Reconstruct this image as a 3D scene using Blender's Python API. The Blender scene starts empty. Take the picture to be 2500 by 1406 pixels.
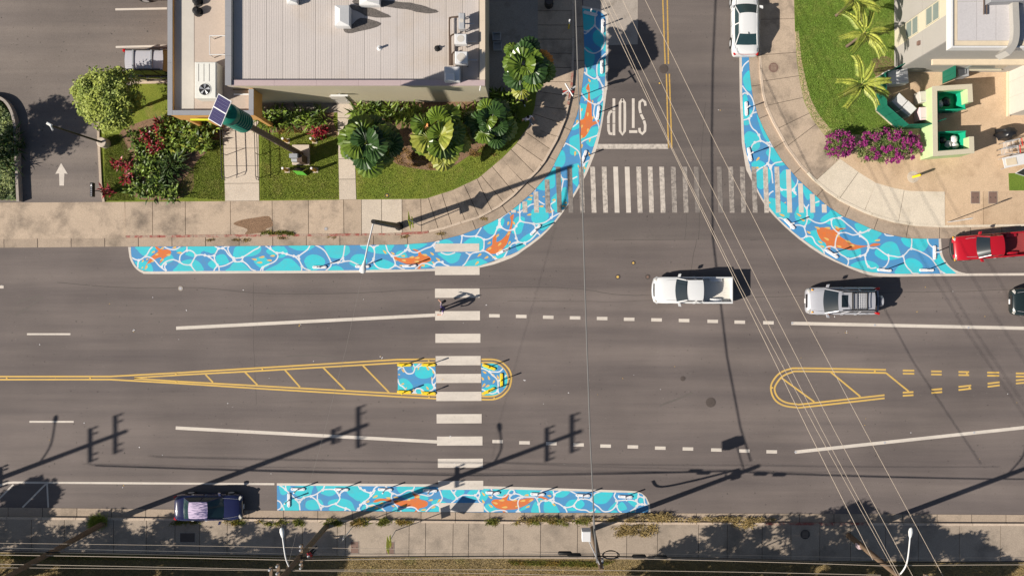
import bpy, bmesh, math, random
import numpy as np
from mathutils import Vector, Matrix, geometry
random.seed(7); RNG = np.random.default_rng(11)
PI = math.pi
scene = bpy.context.scene
C = scene.collection

# ------------------------------------------------------------------ camera, sky, sun
PXM = 36.0                      # photograph pixels per metre on the ground
HCAM = 54.0
NADX, NADY = 1310.0, 693.0      # pixel straight below the drone
SUN_EL, SUN_AZ = math.radians(33.5), math.radians(20.5)
def G(px, py, z=0.0): return ((px-1250.0)/PXM, (703.0-py)/PXM, z)
CX, CY, _ = G(NADX, NADY)
cam = bpy.data.cameras.new('camera'); camo = bpy.data.objects.new('camera', cam); C.objects.link(camo)
camo.location = (CX, CY, HCAM); camo.rotation_euler = (0, 0, 0)
WID = 2500/PXM
cam.sensor_width = 36; cam.lens = 36*HCAM/WID
cam.shift_x = -CX/WID; cam.shift_y = -CY/WID
cam.clip_end = 600
scene.camera = camo
world = bpy.data.worlds.new('World'); scene.world = world; world.use_nodes = True
wn = world.node_tree.nodes; wl = world.node_tree.links
sky = wn.new('ShaderNodeTexSky'); sky.sky_type = 'NISHITA'; sky.sun_disc = False
sky.sun_elevation = SUN_EL
ldir = Vector((math.cos(SUN_AZ)*math.cos(SUN_EL), math.sin(SUN_AZ)*math.cos(SUN_EL), -math.sin(SUN_EL)))
sky.sun_rotation = math.atan2(-ldir.x, -ldir.y)
bg = wn['Background']; wl.new(sky.outputs[0], bg.inputs[0]); bg.inputs[1].default_value = 0.05
sl = bpy.data.lights.new('sun', 'SUN'); sl.energy = 5.0; sl.angle = math.radians(0.53); sl.color = (1.0, 0.93, 0.83)
so = bpy.data.objects.new('sun', sl); C.objects.link(so)
so.rotation_euler = ldir.to_track_quat('-Z', 'Y').to_euler(); so.location = (-30, -12, 40)
vs = scene.view_settings; vs.view_transform = 'Standard'; vs.look = 'None'; vs.exposure = 0.45; vs.gamma = 1.0

# ------------------------------------------------------------------ helpers
def P(px, py, h):
    """world point at height h that the drone sees at photograph pixel (px, py)"""
    gx, gy, _ = G(px, py); k = (HCAM-h)/HCAM
    return (CX+(gx-CX)*k, CY+(gy-CY)*k, h)
def g2(px, py): a = G(px, py); return (a[0], a[1])
def tag(o, label=None, cat=None, group=None, kind=None):
    if label: o['label'] = label
    if cat: o['category'] = cat
    if group: o['group'] = group
    if kind: o['kind'] = kind
    return o
def thing(name, label, cat, loc=(0,0,0), rz=0.0, group=None):
    o = bpy.data.objects.new(name, None); C.objects.link(o); o.empty_display_size = .3
    o.location = loc; o.rotation_euler = (0, 0, rz)
    return tag(o, label, cat, group)
def link(name, me, parent=None, m=None):
    o = bpy.data.objects.new(name, me); C.objects.link(o)
    if m is not None and not me.materials: me.materials.append(M[m])
    if parent is not None: o.parent = parent
    return o
class MB:
    """collects faces, builds one mesh object"""
    def __init__(s): s.v = []; s.f = []
    def add(s, vs_, fs):
        n = len(s.v); s.v += [tuple(p) for p in vs_]; s.f += [tuple(i+n for i in f) for f in fs]; return s
    def quad(s, a, b, c, d): return s.add([a,b,c,d], [(0,1,2,3)])
    def box(s, x0, x1, y0, y1, z0, z1):
        return s.add([(x0,y0,z0),(x1,y0,z0),(x1,y1,z0),(x0,y1,z0),(x0,y0,z1),(x1,y0,z1),(x1,y1,z1),(x0,y1,z1)],
              [(3,2,1,0),(4,5,6,7),(0,1,5,4),(1,2,6,5),(2,3,7,6),(3,0,4,7)])
    def obox(s, c, sx, sy, sz, ang=0, b=0.0):
        """box centred c (z = base), rotated ang about z, small top bevel b"""
        ca, sa = math.cos(ang), math.sin(ang)
        def T(x, y, z): return (c[0]+x*ca-y*sa, c[1]+x*sa+y*ca, c[2]+z)
        hx, hy = sx/2, sy/2
        if b <= 0:
            vs_ = [T(-hx,-hy,0),T(hx,-hy,0),T(hx,hy,0),T(-hx,hy,0),T(-hx,-hy,sz),T(hx,-hy,sz),T(hx,hy,sz),T(-hx,hy,sz)]
            return s.add(vs_, [(3,2,1,0),(4,5,6,7),(0,1,5,4),(1,2,6,5),(2,3,7,6),(3,0,4,7)])
        vs_ = []
        for (d, z) in ((0,0),(0,sz-b),(b,sz)):
            vs_ += [T(-hx+d,-hy+d,z),T(hx-d,-hy+d,z),T(hx-d,hy-d,z),T(-hx+d,hy-d,z)]
        fs = [(3,2,1,0),(8,9,10,11)]
        for k in (0,4):
            for i in range(4): fs.append((k+i, k+(i+1)%4, k+4+(i+1)%4, k+4+i))
        return s.add(vs_, fs)
    def prism(s, poly, z0, z1, bottom=False):
        if area(poly) < 0: poly = poly[::-1]
        n = len(poly)
        vs_ = [(x,y,z0) for x,y in poly]+[(x,y,z1) for x,y in poly]
        fs = [tuple(range(n,2*n))]+[(i,(i+1)%n,n+(i+1)%n,n+i) for i in range(n)]
        if bottom: fs.append(tuple(range(n-1,-1,-1)))
        return s.add(vs_, fs)
    def poly(s, poly, z):
        if area(poly) < 0: poly = poly[::-1]
        return s.add([(x,y,z) for x,y in poly], [tuple(range(len(poly)))])
    def ribbon(s, pts, w, z):
        a, b = offs(pts, w/2), offs(pts, -w/2); n = len(pts)
        return s.add([(x,y,z) for x,y in b]+[(x,y,z) for x,y in a], [(i,i+1,n+i+1,n+i) for i in range(n-1)])
    def tube(s, pts, r, n=8, cap=True):
        pts = [Vector(p) for p in pts]; rs = r if isinstance(r,(list,tuple)) else [r]*len(pts)
        vs_, fs = [], []; up = Vector((0,0,1))
        for i, p in enumerate(pts):
            d = (pts[min(i+1,len(pts)-1)]-pts[max(i-1,0)])
            if d.length < 1e-9: d = Vector((0,0,1))
            d.normalize(); a = d.cross(up)
            if a.length < .05: a = d.cross(Vector((0,1,0)))
            a.normalize(); b = d.cross(a)
            for k in range(n):
                t = 2*PI*k/n; vs_.append(p+(a*math.cos(t)+b*math.sin(t))*rs[i])
        for i in range(len(pts)-1):
            for k in range(n): fs.append((i*n+k, (i+1)*n+k, (i+1)*n+(k+1)%n, i*n+(k+1)%n))
        if cap: fs += [tuple(range(n)), tuple(range(len(pts)*n-1,(len(pts)-1)*n-1,-1))]
        return s.add(vs_, fs)
    def cyl(s, c, r, z0, z1, n=16, r1=None): return s.tube([(c[0],c[1],z0),(c[0],c[1],z1)], [r, r if r1 is None else r1], n)
    def lathe(s, c, prof, n=20):
        vs_, fs = [], []
        for r, z in prof:
            for k in range(n): t = 2*PI*k/n; vs_.append((c[0]+r*math.cos(t), c[1]+r*math.sin(t), c[2]+z))
        for i in range(len(prof)-1):
            for k in range(n): fs.append((i*n+k, i*n+(k+1)%n, (i+1)*n+(k+1)%n, (i+1)*n+k))
        fs.append(tuple(range((len(prof)-1)*n, len(prof)*n)))
        return s.add(vs_, fs)
    def loft(s, secs, cap=True, closed=True):
        n = len(secs[0]); vs_ = [p for q in secs for p in q]; fs = []
        for i in range(len(secs)-1):
            for k in range(n if closed else n-1):
                fs.append((i*n+k, i*n+(k+1)%n, (i+1)*n+(k+1)%n, (i+1)*n+k))
        if cap: fs += [tuple(range(n-1,-1,-1)), tuple(range((len(secs)-1)*n, len(secs)*n))]
        return s.add(vs_, fs)
    def mesh(s, name, m=None, smooth=None, loc=(0,0,0)):
        me = bpy.data.meshes.new(name)
        me.from_pydata([(x-loc[0],y-loc[1],z-loc[2]) for x,y,z in s.v], [], s.f)
        if m: me.materials.append(M[m])
        if smooth is not None: me.shade_smooth(); me.set_sharp_from_angle(angle=math.radians(smooth))
        me.update(); return me
    def build(s, name, m, parent=None, smooth=None, local=False):
        """parent without rotation unless local=True: coordinates given in the world"""
        loc = (0,0,0) if (parent is None or local) else world_loc(parent)
        o = bpy.data.objects.new(name, s.mesh(name, m, smooth, loc)); C.objects.link(o)
        if parent is not None: o.parent = parent
        return o
def world_loc(o):
    l = Vector(o.location)
    while o.parent is not None: o = o.parent; l += Vector(o.location)
    return l
def area(p): return sum(p[i-1][0]*p[i][1]-p[i][0]*p[i-1][1] for i in range(len(p)))/2
def offs(pts, d):
    out = []; n = len(pts)
    for i in range(n):
        if i == 0: t = (pts[1][0]-pts[0][0], pts[1][1]-pts[0][1])
        elif i == n-1: t = (pts[-1][0]-pts[-2][0], pts[-1][1]-pts[-2][1])
        else:
            a = Vector((pts[i][0]-pts[i-1][0], pts[i][1]-pts[i-1][1])); b = Vector((pts[i+1][0]-pts[i][0], pts[i+1][1]-pts[i][1]))
            a = a.normalized() if a.length else b; b = b.normalized() if b.length else a; t = a+b
        l = math.hypot(*t) or 1; out.append((pts[i][0]-t[1]/l*d, pts[i][1]+t[0]/l*d))
    return out
def crom(pts, n=4, closed=False):
    p = [tuple(q) for q in pts]
    if len(p) < 3: return p
    out = []; m = len(p)
    for i in range(m if closed else m-1):
        p1, p2 = p[i], p[(i+1)%m]
        p0 = p[(i-1)%m] if closed or i > 0 else p1
        p3 = p[(i+2)%m] if closed or i < m-2 else p2
        for k in range(n):
            t = k/n; a, b, c = t, t*t, t*t*t
            out.append(tuple(.5*((2*p1[j])+(-p0[j]+p2[j])*a+(2*p0[j]-5*p1[j]+4*p2[j]-p3[j])*b+(-p0[j]+3*p1[j]-3*p2[j]+p3[j])*c) for j in range(len(p1))))
    if not closed: out.append(p[-1])
    return out
def nums(s): a = [float(t) for t in s.split()]; return list(zip(a[0::2], a[1::2]))
def GP(pts): return [g2(*p) for p in pts]
def dense(pts, step):
    out = []
    for a, b in zip(pts, pts[1:]):
        l = math.hypot(b[0]-a[0], b[1]-a[1]); n = max(1, int(l/step))
        out += [(a[0]+(b[0]-a[0])*k/n, a[1]+(b[1]-a[1])*k/n) for k in range(n)]
    return out+[pts[-1]]
def nearest(p, pts):
    best = None
    for a, b in zip(pts, pts[1:]):
        dx, dy = b[0]-a[0], b[1]-a[1]; l2 = dx*dx+dy*dy or 1e-9
        t = max(0, min(1, ((p[0]-a[0])*dx+(p[1]-a[1])*dy)/l2)); q = (a[0]+dx*t, a[1]+dy*t)
        d = (q[0]-p[0])**2+(q[1]-p[1])**2
        if best is None or d < best[0]: best = (d, q)
    return best[1]
ORD = ['first','second','third','fourth','fifth','sixth','seventh','eighth','ninth','tenth','eleventh','twelfth','thirteenth','fourteenth','fifteenth','sixteenth']

# ------------------------------------------------------------------ materials
M = {}
def nd(nt, t, **k):
    n = nt.nodes.new(t)
    for a, b in k.items(): setattr(n, a, b)
    return n
def mixc(nt, fac, a, b, mode='MIX'):
    n = nd(nt, 'ShaderNodeMix', data_type='RGBA', blend_type=mode)
    for sock, v in ((n.inputs['Factor'], fac), (n.inputs[6], a), (n.inputs[7], b)):
        if hasattr(v, 'links'): nt.links.new(v, sock)
        else: sock.default_value = v if not isinstance(v, tuple) else (v+(1,) if len(v) == 3 else v)
    return n.outputs[2]
def noise(nt, vec, scale, detail=3, rough=.6):
    n = nd(nt, 'ShaderNodeTexNoise'); n.inputs['Scale'].default_value = scale; n.inputs['Detail'].default_value = detail; n.inputs['Roughness'].default_value = rough
    nt.links.new(vec, n.inputs['Vector']); return n.outputs['Fac']
def ramp(nt, fac, p0, p1, c0=(0,0,0,1), c1=(1,1,1,1)):
    n = nd(nt, 'ShaderNodeValToRGB'); e = n.color_ramp.elements
    e[0].position, e[1].position = p0, p1; e[0].color, e[1].color = c0, c1
    nt.links.new(fac, n.inputs[0]); return n.outputs[0]
def scalevec(nt, vec, s):
    n = nd(nt, 'ShaderNodeMapping'); n.inputs['Scale'].default_value = s; nt.links.new(vec, n.inputs['Vector']); return n.outputs[0]
def base(name, rough=.7, metal=0, spec=.3):
    m = bpy.data.materials.new(name); m.use_nodes = True; nt = m.node_tree; b = nt.nodes['Principled BSDF']
    b.inputs['Roughness'].default_value = rough; b.inputs['Metallic'].default_value = metal; b.inputs['Specular IOR Level'].default_value = spec
    M[name] = m; g = nd(nt, 'ShaderNodeNewGeometry')
    return m, nt, b, g
def bumpit(nt, b, h, strength, dist):
    n = nd(nt, 'ShaderNodeBump'); n.inputs['Strength'].default_value = strength; n.inputs['Distance'].default_value = dist
    nt.links.new(h, n.inputs['Height']); nt.links.new(n.outputs[0], b.inputs['Normal'])
def mk(name, col, rough=.6, var=.12, sc=2.5, fine=30, fvar=.08, metal=0, spec=.3, island=0, objr=0, bump=0, c2=None, c2lo=.5, c2hi=.7, c2sc=.6):
    m, nt, b, g = base(name, rough, metal, spec); pos = g.outputs['Position']
    d = tuple(max(0, c*(1-var)) for c in col); u = tuple(min(1, c*(1+var)) for c in col)
    c = mixc(nt, noise(nt, pos, sc, 4), d, u)
    if c2: c = mixc(nt, ramp(nt, noise(nt, pos, c2sc, 5, .65), c2lo, c2hi), c, c2)
    if fvar:
        f = noise(nt, pos, fine, 2); c = mixc(nt, 1.0, c, ramp(nt, f, .3, .7, (1-fvar,)*3+(1,), (1+fvar,)*3+(1,)), 'MULTIPLY')
        if bump: bumpit(nt, b, f, bump, .02)
    if island: c = mixc(nt, 1.0, c, ramp(nt, g.outputs['Random Per Island'], 0, 1, (1-island,)*3+(1,), (1+island,1+island,1+island*.5,1)), 'MULTIPLY')
    if objr:
        oi = nd(nt, 'ShaderNodeObjectInfo'); c = mixc(nt, 1.0, c, ramp(nt, oi.outputs['Random'], 0, 1, (1-objr,)*3+(1,), (1+objr,)*3+(1,)), 'MULTIPLY')
    nt.links.new(c, b.inputs['Base Color']); return m
def asphalt(name, col, worn):
    m, nt, b, g = base(name, .85, 0, .25); pos = g.outputs['Position']
    big = noise(nt, pos, .12, 5, .6); track = noise(nt, scalevec(nt, pos, (.05, .9, 1)), 1.0, 4, .6)
    d = tuple(c*.84 for c in col); u = tuple(c*1.16 for c in col)
    c = mixc(nt, ramp(nt, big, .3, .7), d, u)
    c = mixc(nt, 1.0, c, ramp(nt, track, .3, .7, (.78,.78,.80,1), (1.13,1.12,1.1,1)), 'MULTIPLY')
    tr2 = noise(nt, scalevec(nt, pos, (.02, .42, 1)), 1.0, 3, .5); c = mixc(nt, 1.0, c, ramp(nt, tr2, .35, .65, (.88,.88,.89,1), (1.07,1.07,1.06,1)), 'MULTIPLY')
    fine = noise(nt, pos, 22, 3, .75); c = mixc(nt, 1.0, c, ramp(nt, fine, .25, .75, (.74,.74,.74,1), (1.26,1.25,1.23,1)), 'MULTIPLY')
    sp = noise(nt, pos, 5.5, 2, .5); c = mixc(nt, ramp(nt, sp, .70, .74), c, tuple(x*.45 for x in col))
    st = noise(nt, pos, .9, 6, .7); c = mixc(nt, ramp(nt, st, .66, .80), c, tuple(x*.6 for x in col))
    v = nd(nt, 'ShaderNodeTexVoronoi'); v.inputs['Scale'].default_value = 2.2; nt.links.new(pos, v.inputs['Vector'])
    c = mixc(nt, ramp(nt, v.outputs['Distance'], .03, .045, (worn,worn,worn,1), (0,0,0,1)), c, (.6,.57,.5))
    nt.links.new(c, b.inputs['Base Color']); bumpit(nt, b, fine, .4, .01); return m
asphalt('asphalt', (.156,.131,.122), .3)
asphalt('asphalt_side', (.140,.119,.110), .12)
asphalt('asphalt_lot', (.185,.157,.14), .25)
def concrete(name, col, stain=(.14,.115,.09), lo=.54, hi=.78, objr=.07):
    return mk(name, col, .9, .12, 1.3, 16, .14, c2=stain, c2lo=lo, c2hi=hi, c2sc=.55, objr=objr, bump=.2)
concrete('concrete_walk', (.43,.335,.25), (.17,.135,.105), .47, .72)
concrete('concrete_gutter', (.37,.29,.22), (.18,.145,.11), .5, .75)
concrete('concrete_light', (.62,.54,.43), (.48,.41,.31), .55, .8, .03)
concrete('concrete_path', (.53,.45,.365), (.38,.31,.25), .6, .85, .03)
concrete('concrete_tan', (.53,.385,.255), (.40,.28,.18), .5, .75, .05)
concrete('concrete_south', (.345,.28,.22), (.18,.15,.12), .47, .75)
concrete('kerb_top', (.50,.40,.31), (.28,.22,.17), .55, .8)
concrete('concrete_dark', (.34,.295,.255))
mk('joint', (.10,.08,.065), .95, .2, 4)
mk('kerb_red', (.30,.095,.075), .85, .25, 3, 18, .25, c2=(.36,.27,.21), c2lo=.42, c2hi=.56, c2sc=2.5)
mk('crack', (.085,.074,.067), .95)
mk('patch_dark', (.128,.11,.10), .9, .12, 3)
mk('soil', (.21,.13,.08), .95, .35, 3, 14, .4, bump=.5)
def lawn(name, c1, c2, c3):
    m, nt, b, g = base(name, .9, 0, .1); pos = g.outputs['Position']
    c = mixc(nt, ramp(nt, noise(nt, pos, .5, 5, .65), .35, .65), c1, c2)
    c = mixc(nt, ramp(nt, noise(nt, pos, .8, 4, .6), .58, .75), c, c3)
    f = noise(nt, pos, 14, 4, .8); c = mixc(nt, 1.0, c, ramp(nt, f, .25, .75, (.55,.58,.5,1), (1.4,1.38,1.3,1)), 'MULTIPLY')
    nt.links.new(c, b.inputs['Base Color']); bumpit(nt, b, f, .9, .06); return m
lawn('lawn', (.21,.235,.04), (.14,.19,.03), (.29,.25,.08))
lawn('lawn_east', (.165,.235,.04), (.115,.185,.03), (.24,.26,.075))
lawn('dry_grass', (.30,.225,.125), (.22,.16,.09), (.14,.145,.05))
def paint(name, col, bare, lo, hi, sc=9, dirt=0):
    m, nt, b, g = base(name, .75, 0, .25); pos = g.outputs['Position']
    c = mixc(nt, noise(nt, pos, 1.2, 3), tuple(x*.93 for x in col), tuple(min(1,x*1.05) for x in col))
    w = noise(nt, pos, sc, 6, .75); c = mixc(nt, ramp(nt, w, lo, hi, (1,1,1,1), (0,0,0,1)), c, bare)
    if dirt:
        dn = noise(nt, scalevec(nt, pos, (.35,1.2,1)), 1.1, 6, .7); c = mixc(nt, ramp(nt, dn, .42, .72, (0,0,0,1), (dirt,dirt,dirt,1)), c, (.20,.18,.165))
        fn = noise(nt, pos, 30, 3, .8); c = mixc(nt, ramp(nt, fn, .24, .36, (.55*dirt+.1,)*3+(1,), (0,0,0,1)), c, AS)
    nt.links.new(c, b.inputs['Base Color']); return m
AS = (.165,.145,.132)
paint('paint_white', (.62,.555,.485), (.50,.44,.385), .30, .46, 6, .28)
paint('paint_worn', (.56,.495,.43), AS, .28, .56, 4)
paint('paint_faded', (.44,.385,.335), AS, .38, .66, 4)
paint('paint_ghost', (.30,.262,.23), AS, .42, .75, 4)
paint('paint_yellow', (.62,.40,.105), (.45,.32,.14), .28, .42, 6, .25)
paint('paint_yellow_old', (.54,.335,.085), AS, .32, .5)
paint('mural_blue', (.064,.262,.52), (.085,.255,.44), .3, .55, 4, .18)
paint('mural_cyan', (.042,.525,.60), (.07,.46,.53), .3, .55, 4, .18)
paint('mural_white', (.66,.67,.70), (.54,.56,.59), .3, .45, 6, .28)
paint('mural_orange', (.66,.165,.035), (.52,.175,.07), .3, .55, 4, .3)
paint('mural_yellow', (.66,.42,.13), (.58,.4,.17), .3, .4)
mk('post_white', (.70,.69,.70), .5, .06, 5); mk('post_yellow', (.80,.57,.02), .5, .08, 5)
mk('reflect_grey', (.42,.42,.45), .4)
mk('black', (.012,.012,.013), .6); mk('rubber', (.018,.018,.018), .8); mk('dark_metal', (.03,.028,.027), .5)
mk('grey_metal', (.36,.37,.39), .45, metal=.3); mk('galv', (.50,.50,.51), .4, metal=.3)
mk('white_metal', (.64,.63,.62), .45, .05); mk('ac_white', (.70,.685,.62), .5, .06)
mk('chrome', (.6,.6,.62), .15, metal=1)
mk('iron', (.085,.068,.06), .7, .25, 6); mk('iron_brown', (.19,.12,.095), .75, .2, 6); mk('valve_yellow', (.62,.40,.10), .7)
mk('wood_pole', (.17,.115,.075), .9, .25, 1.5, 20, .2); mk('steel_brown', (.10,.065,.045), .6, .15)
mk('pole_black', (.020,.018,.017), .55)
mk('roof_panel', (.51,.46,.43), .8, .05, .7, 12, .05, c2=(.47,.39,.315), c2lo=.5, c2hi=.72, c2sc=.13, objr=.02)
mk('roof_seam', (.22,.19,.17), .9)
mk('roof_wing', (.47,.385,.32), .85, .08, .8, 10, .05, c2=(.45,.36,.29), c2lo=.55, c2hi=.8, c2sc=.5)
mk('roof_wet', (.12,.105,.095), .55, .4, 5, 14, .3)
mk('cap_grey', (.27,.27,.285), .6, .06, objr=.04); mk('cap_pink', (.43,.335,.33), .7, .06, objr=.03); mk('cap_tan', (.62,.52,.40), .7, .06)
mk('wall_olive', (.50,.445,.32), .85, .06, .8); mk('wall_orange', (.66,.36,.12), .8, .06); mk('wall_white', (.52,.48,.425), .85, .08)
mk('wall_grey', (.355,.33,.30), .85, .05, .5, objr=.03); mk('wall_cream', (.52,.47,.355), .8, .05); mk('wall_warm', (.36,.34,.31), .85, .05)
mk('roof_white', (.50,.475,.475), .8, .06, .7, 10, .06, objr=.03); mk('trim_tan', (.62,.52,.38), .8)
mk('enclosure_green', (.46,.60,.30), .8, .08, 1.2, c2=(.36,.44,.24), c2lo=.5, c2hi=.75, c2sc=.9); mk('fence_green', (.008,.12,.075), .6, .12, 2); mk('dumpster_green', (.01,.34,.19), .5, .12, 2)
mk('siren_green', (.006,.14,.095), .45, .1); mk('siren_dark', (.003,.045,.035), .5)
mk('solar_cell', (.045,.04,.11), .6, .1, 4, spec=.1); mk('sign_lime', (.60,.66,.03), .5); mk('sign_green', (.13,.47,.06), .5)
mk('sign_red', (.5,.02,.02), .5); mk('sign_black', (.02,.02,.022), .5); mk('bollard_wood', (.60,.33,.09), .7, .15)
mk('glass', (.012,.018,.022), .06, .2, 2, spec=.8, fvar=0); mk('glass_teal', (.02,.045,.05), .07, .3, 2, spec=.8, fvar=0)
mk('window_glass', (.20,.235,.22), .1, .1, 2, spec=.6, fvar=0)
mk('lamp_white', (.68,.68,.66), .4, .04); mk('headlight', (.50,.48,.44), .15, .05, spec=.6); mk('amber', (.75,.33,.02), .3); mk('taillight', (.45,.01,.012), .25)
def carpaint(name, col, rough=.28, coat=.6, metal=0):
    m = mk(name, col, rough, .03, 1, 40, .02, metal, .5); m.node_tree.nodes['Principled BSDF'].inputs['Coat Weight'].default_value = coat
    m.node_tree.nodes['Principled BSDF'].inputs['Coat Roughness'].default_value = .08; return m
carpaint('car_white', (.68,.68,.675)); carpaint('car_silver', (.46,.46,.49), .35, .5, .2); carpaint('car_roof_sheen', (.46,.45,.48), .35, .5); carpaint('car_red', (.40,.008,.018)); carpaint('car_black', (.012,.013,.015), .2, 1)  # pale SUV roof colour imitates sheen reflected off its glossy black paint
carpaint('car_green_black', (.012,.02,.02), .2, 1); carpaint('car_blue', (.014,.017,.065), .25, .8)
mk('bed_white', (.66,.63,.57), .6); mk('bed_red', (.27,.05,.05), .6)
m_, nt_, b_, g_ = base('roof_peeled', .5)   # clear coat peeling in streaks along the car
tc_ = nd(nt_, 'ShaderNodeTexCoord'); st_ = noise(nt_, scalevec(nt_, tc_.outputs['Object'], (1.2, 14, 1)), 1.6, 5, .7)
gr_ = nd(nt_, 'ShaderNodeSeparateXYZ'); nt_.links.new(tc_.outputs['Object'], gr_.inputs[0])
mm_ = nd(nt_, 'ShaderNodeMath', operation='MULTIPLY_ADD'); nt_.links.new(gr_.outputs[0], mm_.inputs[0]); mm_.inputs[1].default_value = -.12; nt_.links.new(st_, mm_.inputs[2])
nt_.links.new(mixc(nt_, ramp(nt_, mm_.outputs[0], .47, .56), (.03,.03,.12), (.55,.44,.60)), b_.inputs['Base Color'])
def leafm(name, col, c2, rough=.5, island=.35, trans=.0):
    m = mk(name, col, rough, .2, 1.6, 9, .15, island=island, spec=.35, c2=c2, c2lo=.48, c2hi=.62, c2sc=1.1); return m
leafm('leaf_tree', (.30,.345,.06), (.19,.25,.04), .6, .2); leafm('leaf_dark', (.045,.085,.014), (.03,.06,.012)); leafm('leaf_fan', (.105,.155,.022), (.06,.105,.014), .3)
leafm('leaf_fan_dark', (.035,.075,.02), (.022,.05,.014), .35); leafm('leaf_yellow', (.25,.26,.045), (.17,.21,.035), .45); leafm('leaf_orange', (.46,.16,.02), (.4,.2,.03), .5)
leafm('leaf_strap', (.14,.20,.028), (.05,.095,.014), .5, .55); leafm('leaf_palm', (.36,.385,.075), (.22,.28,.05), .5, .35); leafm('leaf_red', (.20,.012,.022), (.34,.03,.05), .4, .4)
leafm('leaf_cover', (.16,.19,.06), (.09,.135,.04), .6, .5); leafm('petal', (.27,.022,.17), (.30,.05,.19), .6, .35); leafm('weed', (.16,.17,.03), (.30,.20,.05), .8, .4)
leafm('weed_gold', (.36,.265,.12), (.24,.18,.09), .8, .4); leafm('grass_blade', (.22,.265,.045), (.29,.29,.08), .8, .3); leafm('grass_blade_east', (.155,.245,.04), (.22,.27,.06), .8, .3); leafm('litter', (.28,.17,.06), (.16,.09,.03), .9, .5)
mk('bark', (.17,.12,.085), .95, .25, 4); mk('stem', (.25,.22,.08), .8)
mk('skin', (.50,.27,.19), .6); mk('cloth_purple', (.10,.07,.20), .85, .2, 8); mk('cloth_black', (.015,.014,.015), .9); mk('cloth_lilac', (.62,.56,.64), .85)
mk('cloth_red', (.4,.03,.035), .85); mk('cloth_white', (.72,.70,.70), .85); mk('cloth_pink', (.66,.50,.52), .85); mk('hair', (.02,.013,.01), .6); mk('cloth_blue', (.08,.11,.16), .9)
mk('plastic_bag', (.66,.62,.63), .35, .2, 6); mk('tarp', (.014,.014,.016), .35, .3, 6, spec=.5); mk('cardboard', (.50,.30,.12), .9)
mk('wire_light', (.46,.38,.30), .6); mk('wire_faint', (.22,.2,.18), .6); mk('wire_black', (.018,.017,.016), .6); mk('wire_grey', (.16,.155,.15), .6)
# ------------------------------------------------------------------ ground, kerbs, pavements (photograph pixels on the ground)
NWg = nums('-400 607 -200 606 0 605 313 602 500 601 700 599.5 880 598 980 597 1040 592.5 1060 589.6 1126.6 573 1175 554.4 1220 532 1248.5 514 1275.5 491 1302.5 467 1326.7 438.5 1343.8 420 1357 392 1375 357 1395.7 314 1409 280 1418 235 1422 200 1426.6 163.6 1425 82 1421 15 1418 -150 1417 -400')
NWk = nums('-400 586 -200 585 0 584 310 581 640 578 940 575.5 1035 571 1085 560 1132 545 1166 535 1188 524 1220 506 1253 480 1281 451 1312 420 1330 397 1360 344 1381 292 1390 255 1397 220 1400 180 1402 115 1402 15 1400 -150 1399 -400')
NWi = nums('-400 498 -200 497 250 494 550 492 635 491 870 488 1000 487 1040 486 1106 465 1168 436 1224 389 1260 353 1290 310 1305 265 1312 215 1313 100 1313 -150 1313 -400')
NEg = nums('1825 -400 1826 -150 1827 0 1828.5 140 1830 169 1834 208 1838.7 239.5 1849 277 1864.5 314.7 1887 357 1909.5 392.6 1928 414 1948 437 1970.7 458 1999 484 2016.6 500 2056 527 2093 542.6 2126.7 558 2153 567.7 2183 575 2217 581.6 2249 582.5 2297 582.5 2500 580 2700 579 2900 578')
NEk = nums('1847 -400 1848 -150 1850 0 1852 136 1855 193 1860 232 1868 263 1886 302 1905 336 1918 360 1951 405 1985 441 2015 467 2049.5 491 2080 506 2111 521 2145 533 2182.6 544 2231 552 2305 556 2500 553 2700 552 2900 551')
NEi = nums('1936 -400 1936 -150 1937 0 1939 77 1944.5 154 1952 205 1962 251 1983 294 2014 335 2049 389 2098 424 2136.5 447.5 2180 460 2218 467 2300 469 2500 468 2700 468 2900 468')
Sg = nums('-400 1234 -200 1236 0 1238 620 1245 1250 1251 1880 1253 2500 1256 2700 1257 2900 1258')
Sk = nums('-400 1256 -200 1258 0 1260 620 1265 1250 1271 1880 1274 2500 1276 2700 1277 2900 1278')
Si = nums('-400 1342 -200 1344 0 1346 620 1352 1250 1360 1880 1366 2500 1369 2700 1370 2900 1371')

road = tag(MB().box(-90, 90, -80, 80, -.4, 0).build('road', 'asphalt'), kind='structure')
def sheet(name, pts, z, m, parent=None):
    o = MB().prism(GP(pts), z-.06 if parent is None else z-.003, z).build(name, m, parent)
    if parent is None: tag(o, kind='structure')
    return o
sheet('side_street_surface', nums('1421 -400 1826 -400 1826 0 1830 170 1840 250 1862 312 1905 390 1960 455 2010 500 2060 535 2100 560 2000 584 1700 586 1400 588 1180 580 1250 520 1330 440 1380 350 1415 240 1424 150 1421 15'), .003, 'asphalt_side', road)
sheet('concrete_apron', nums('1421 -200 1557 -200 1557 109 1425 113'), .0045, 'concrete_dark', road)
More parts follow.
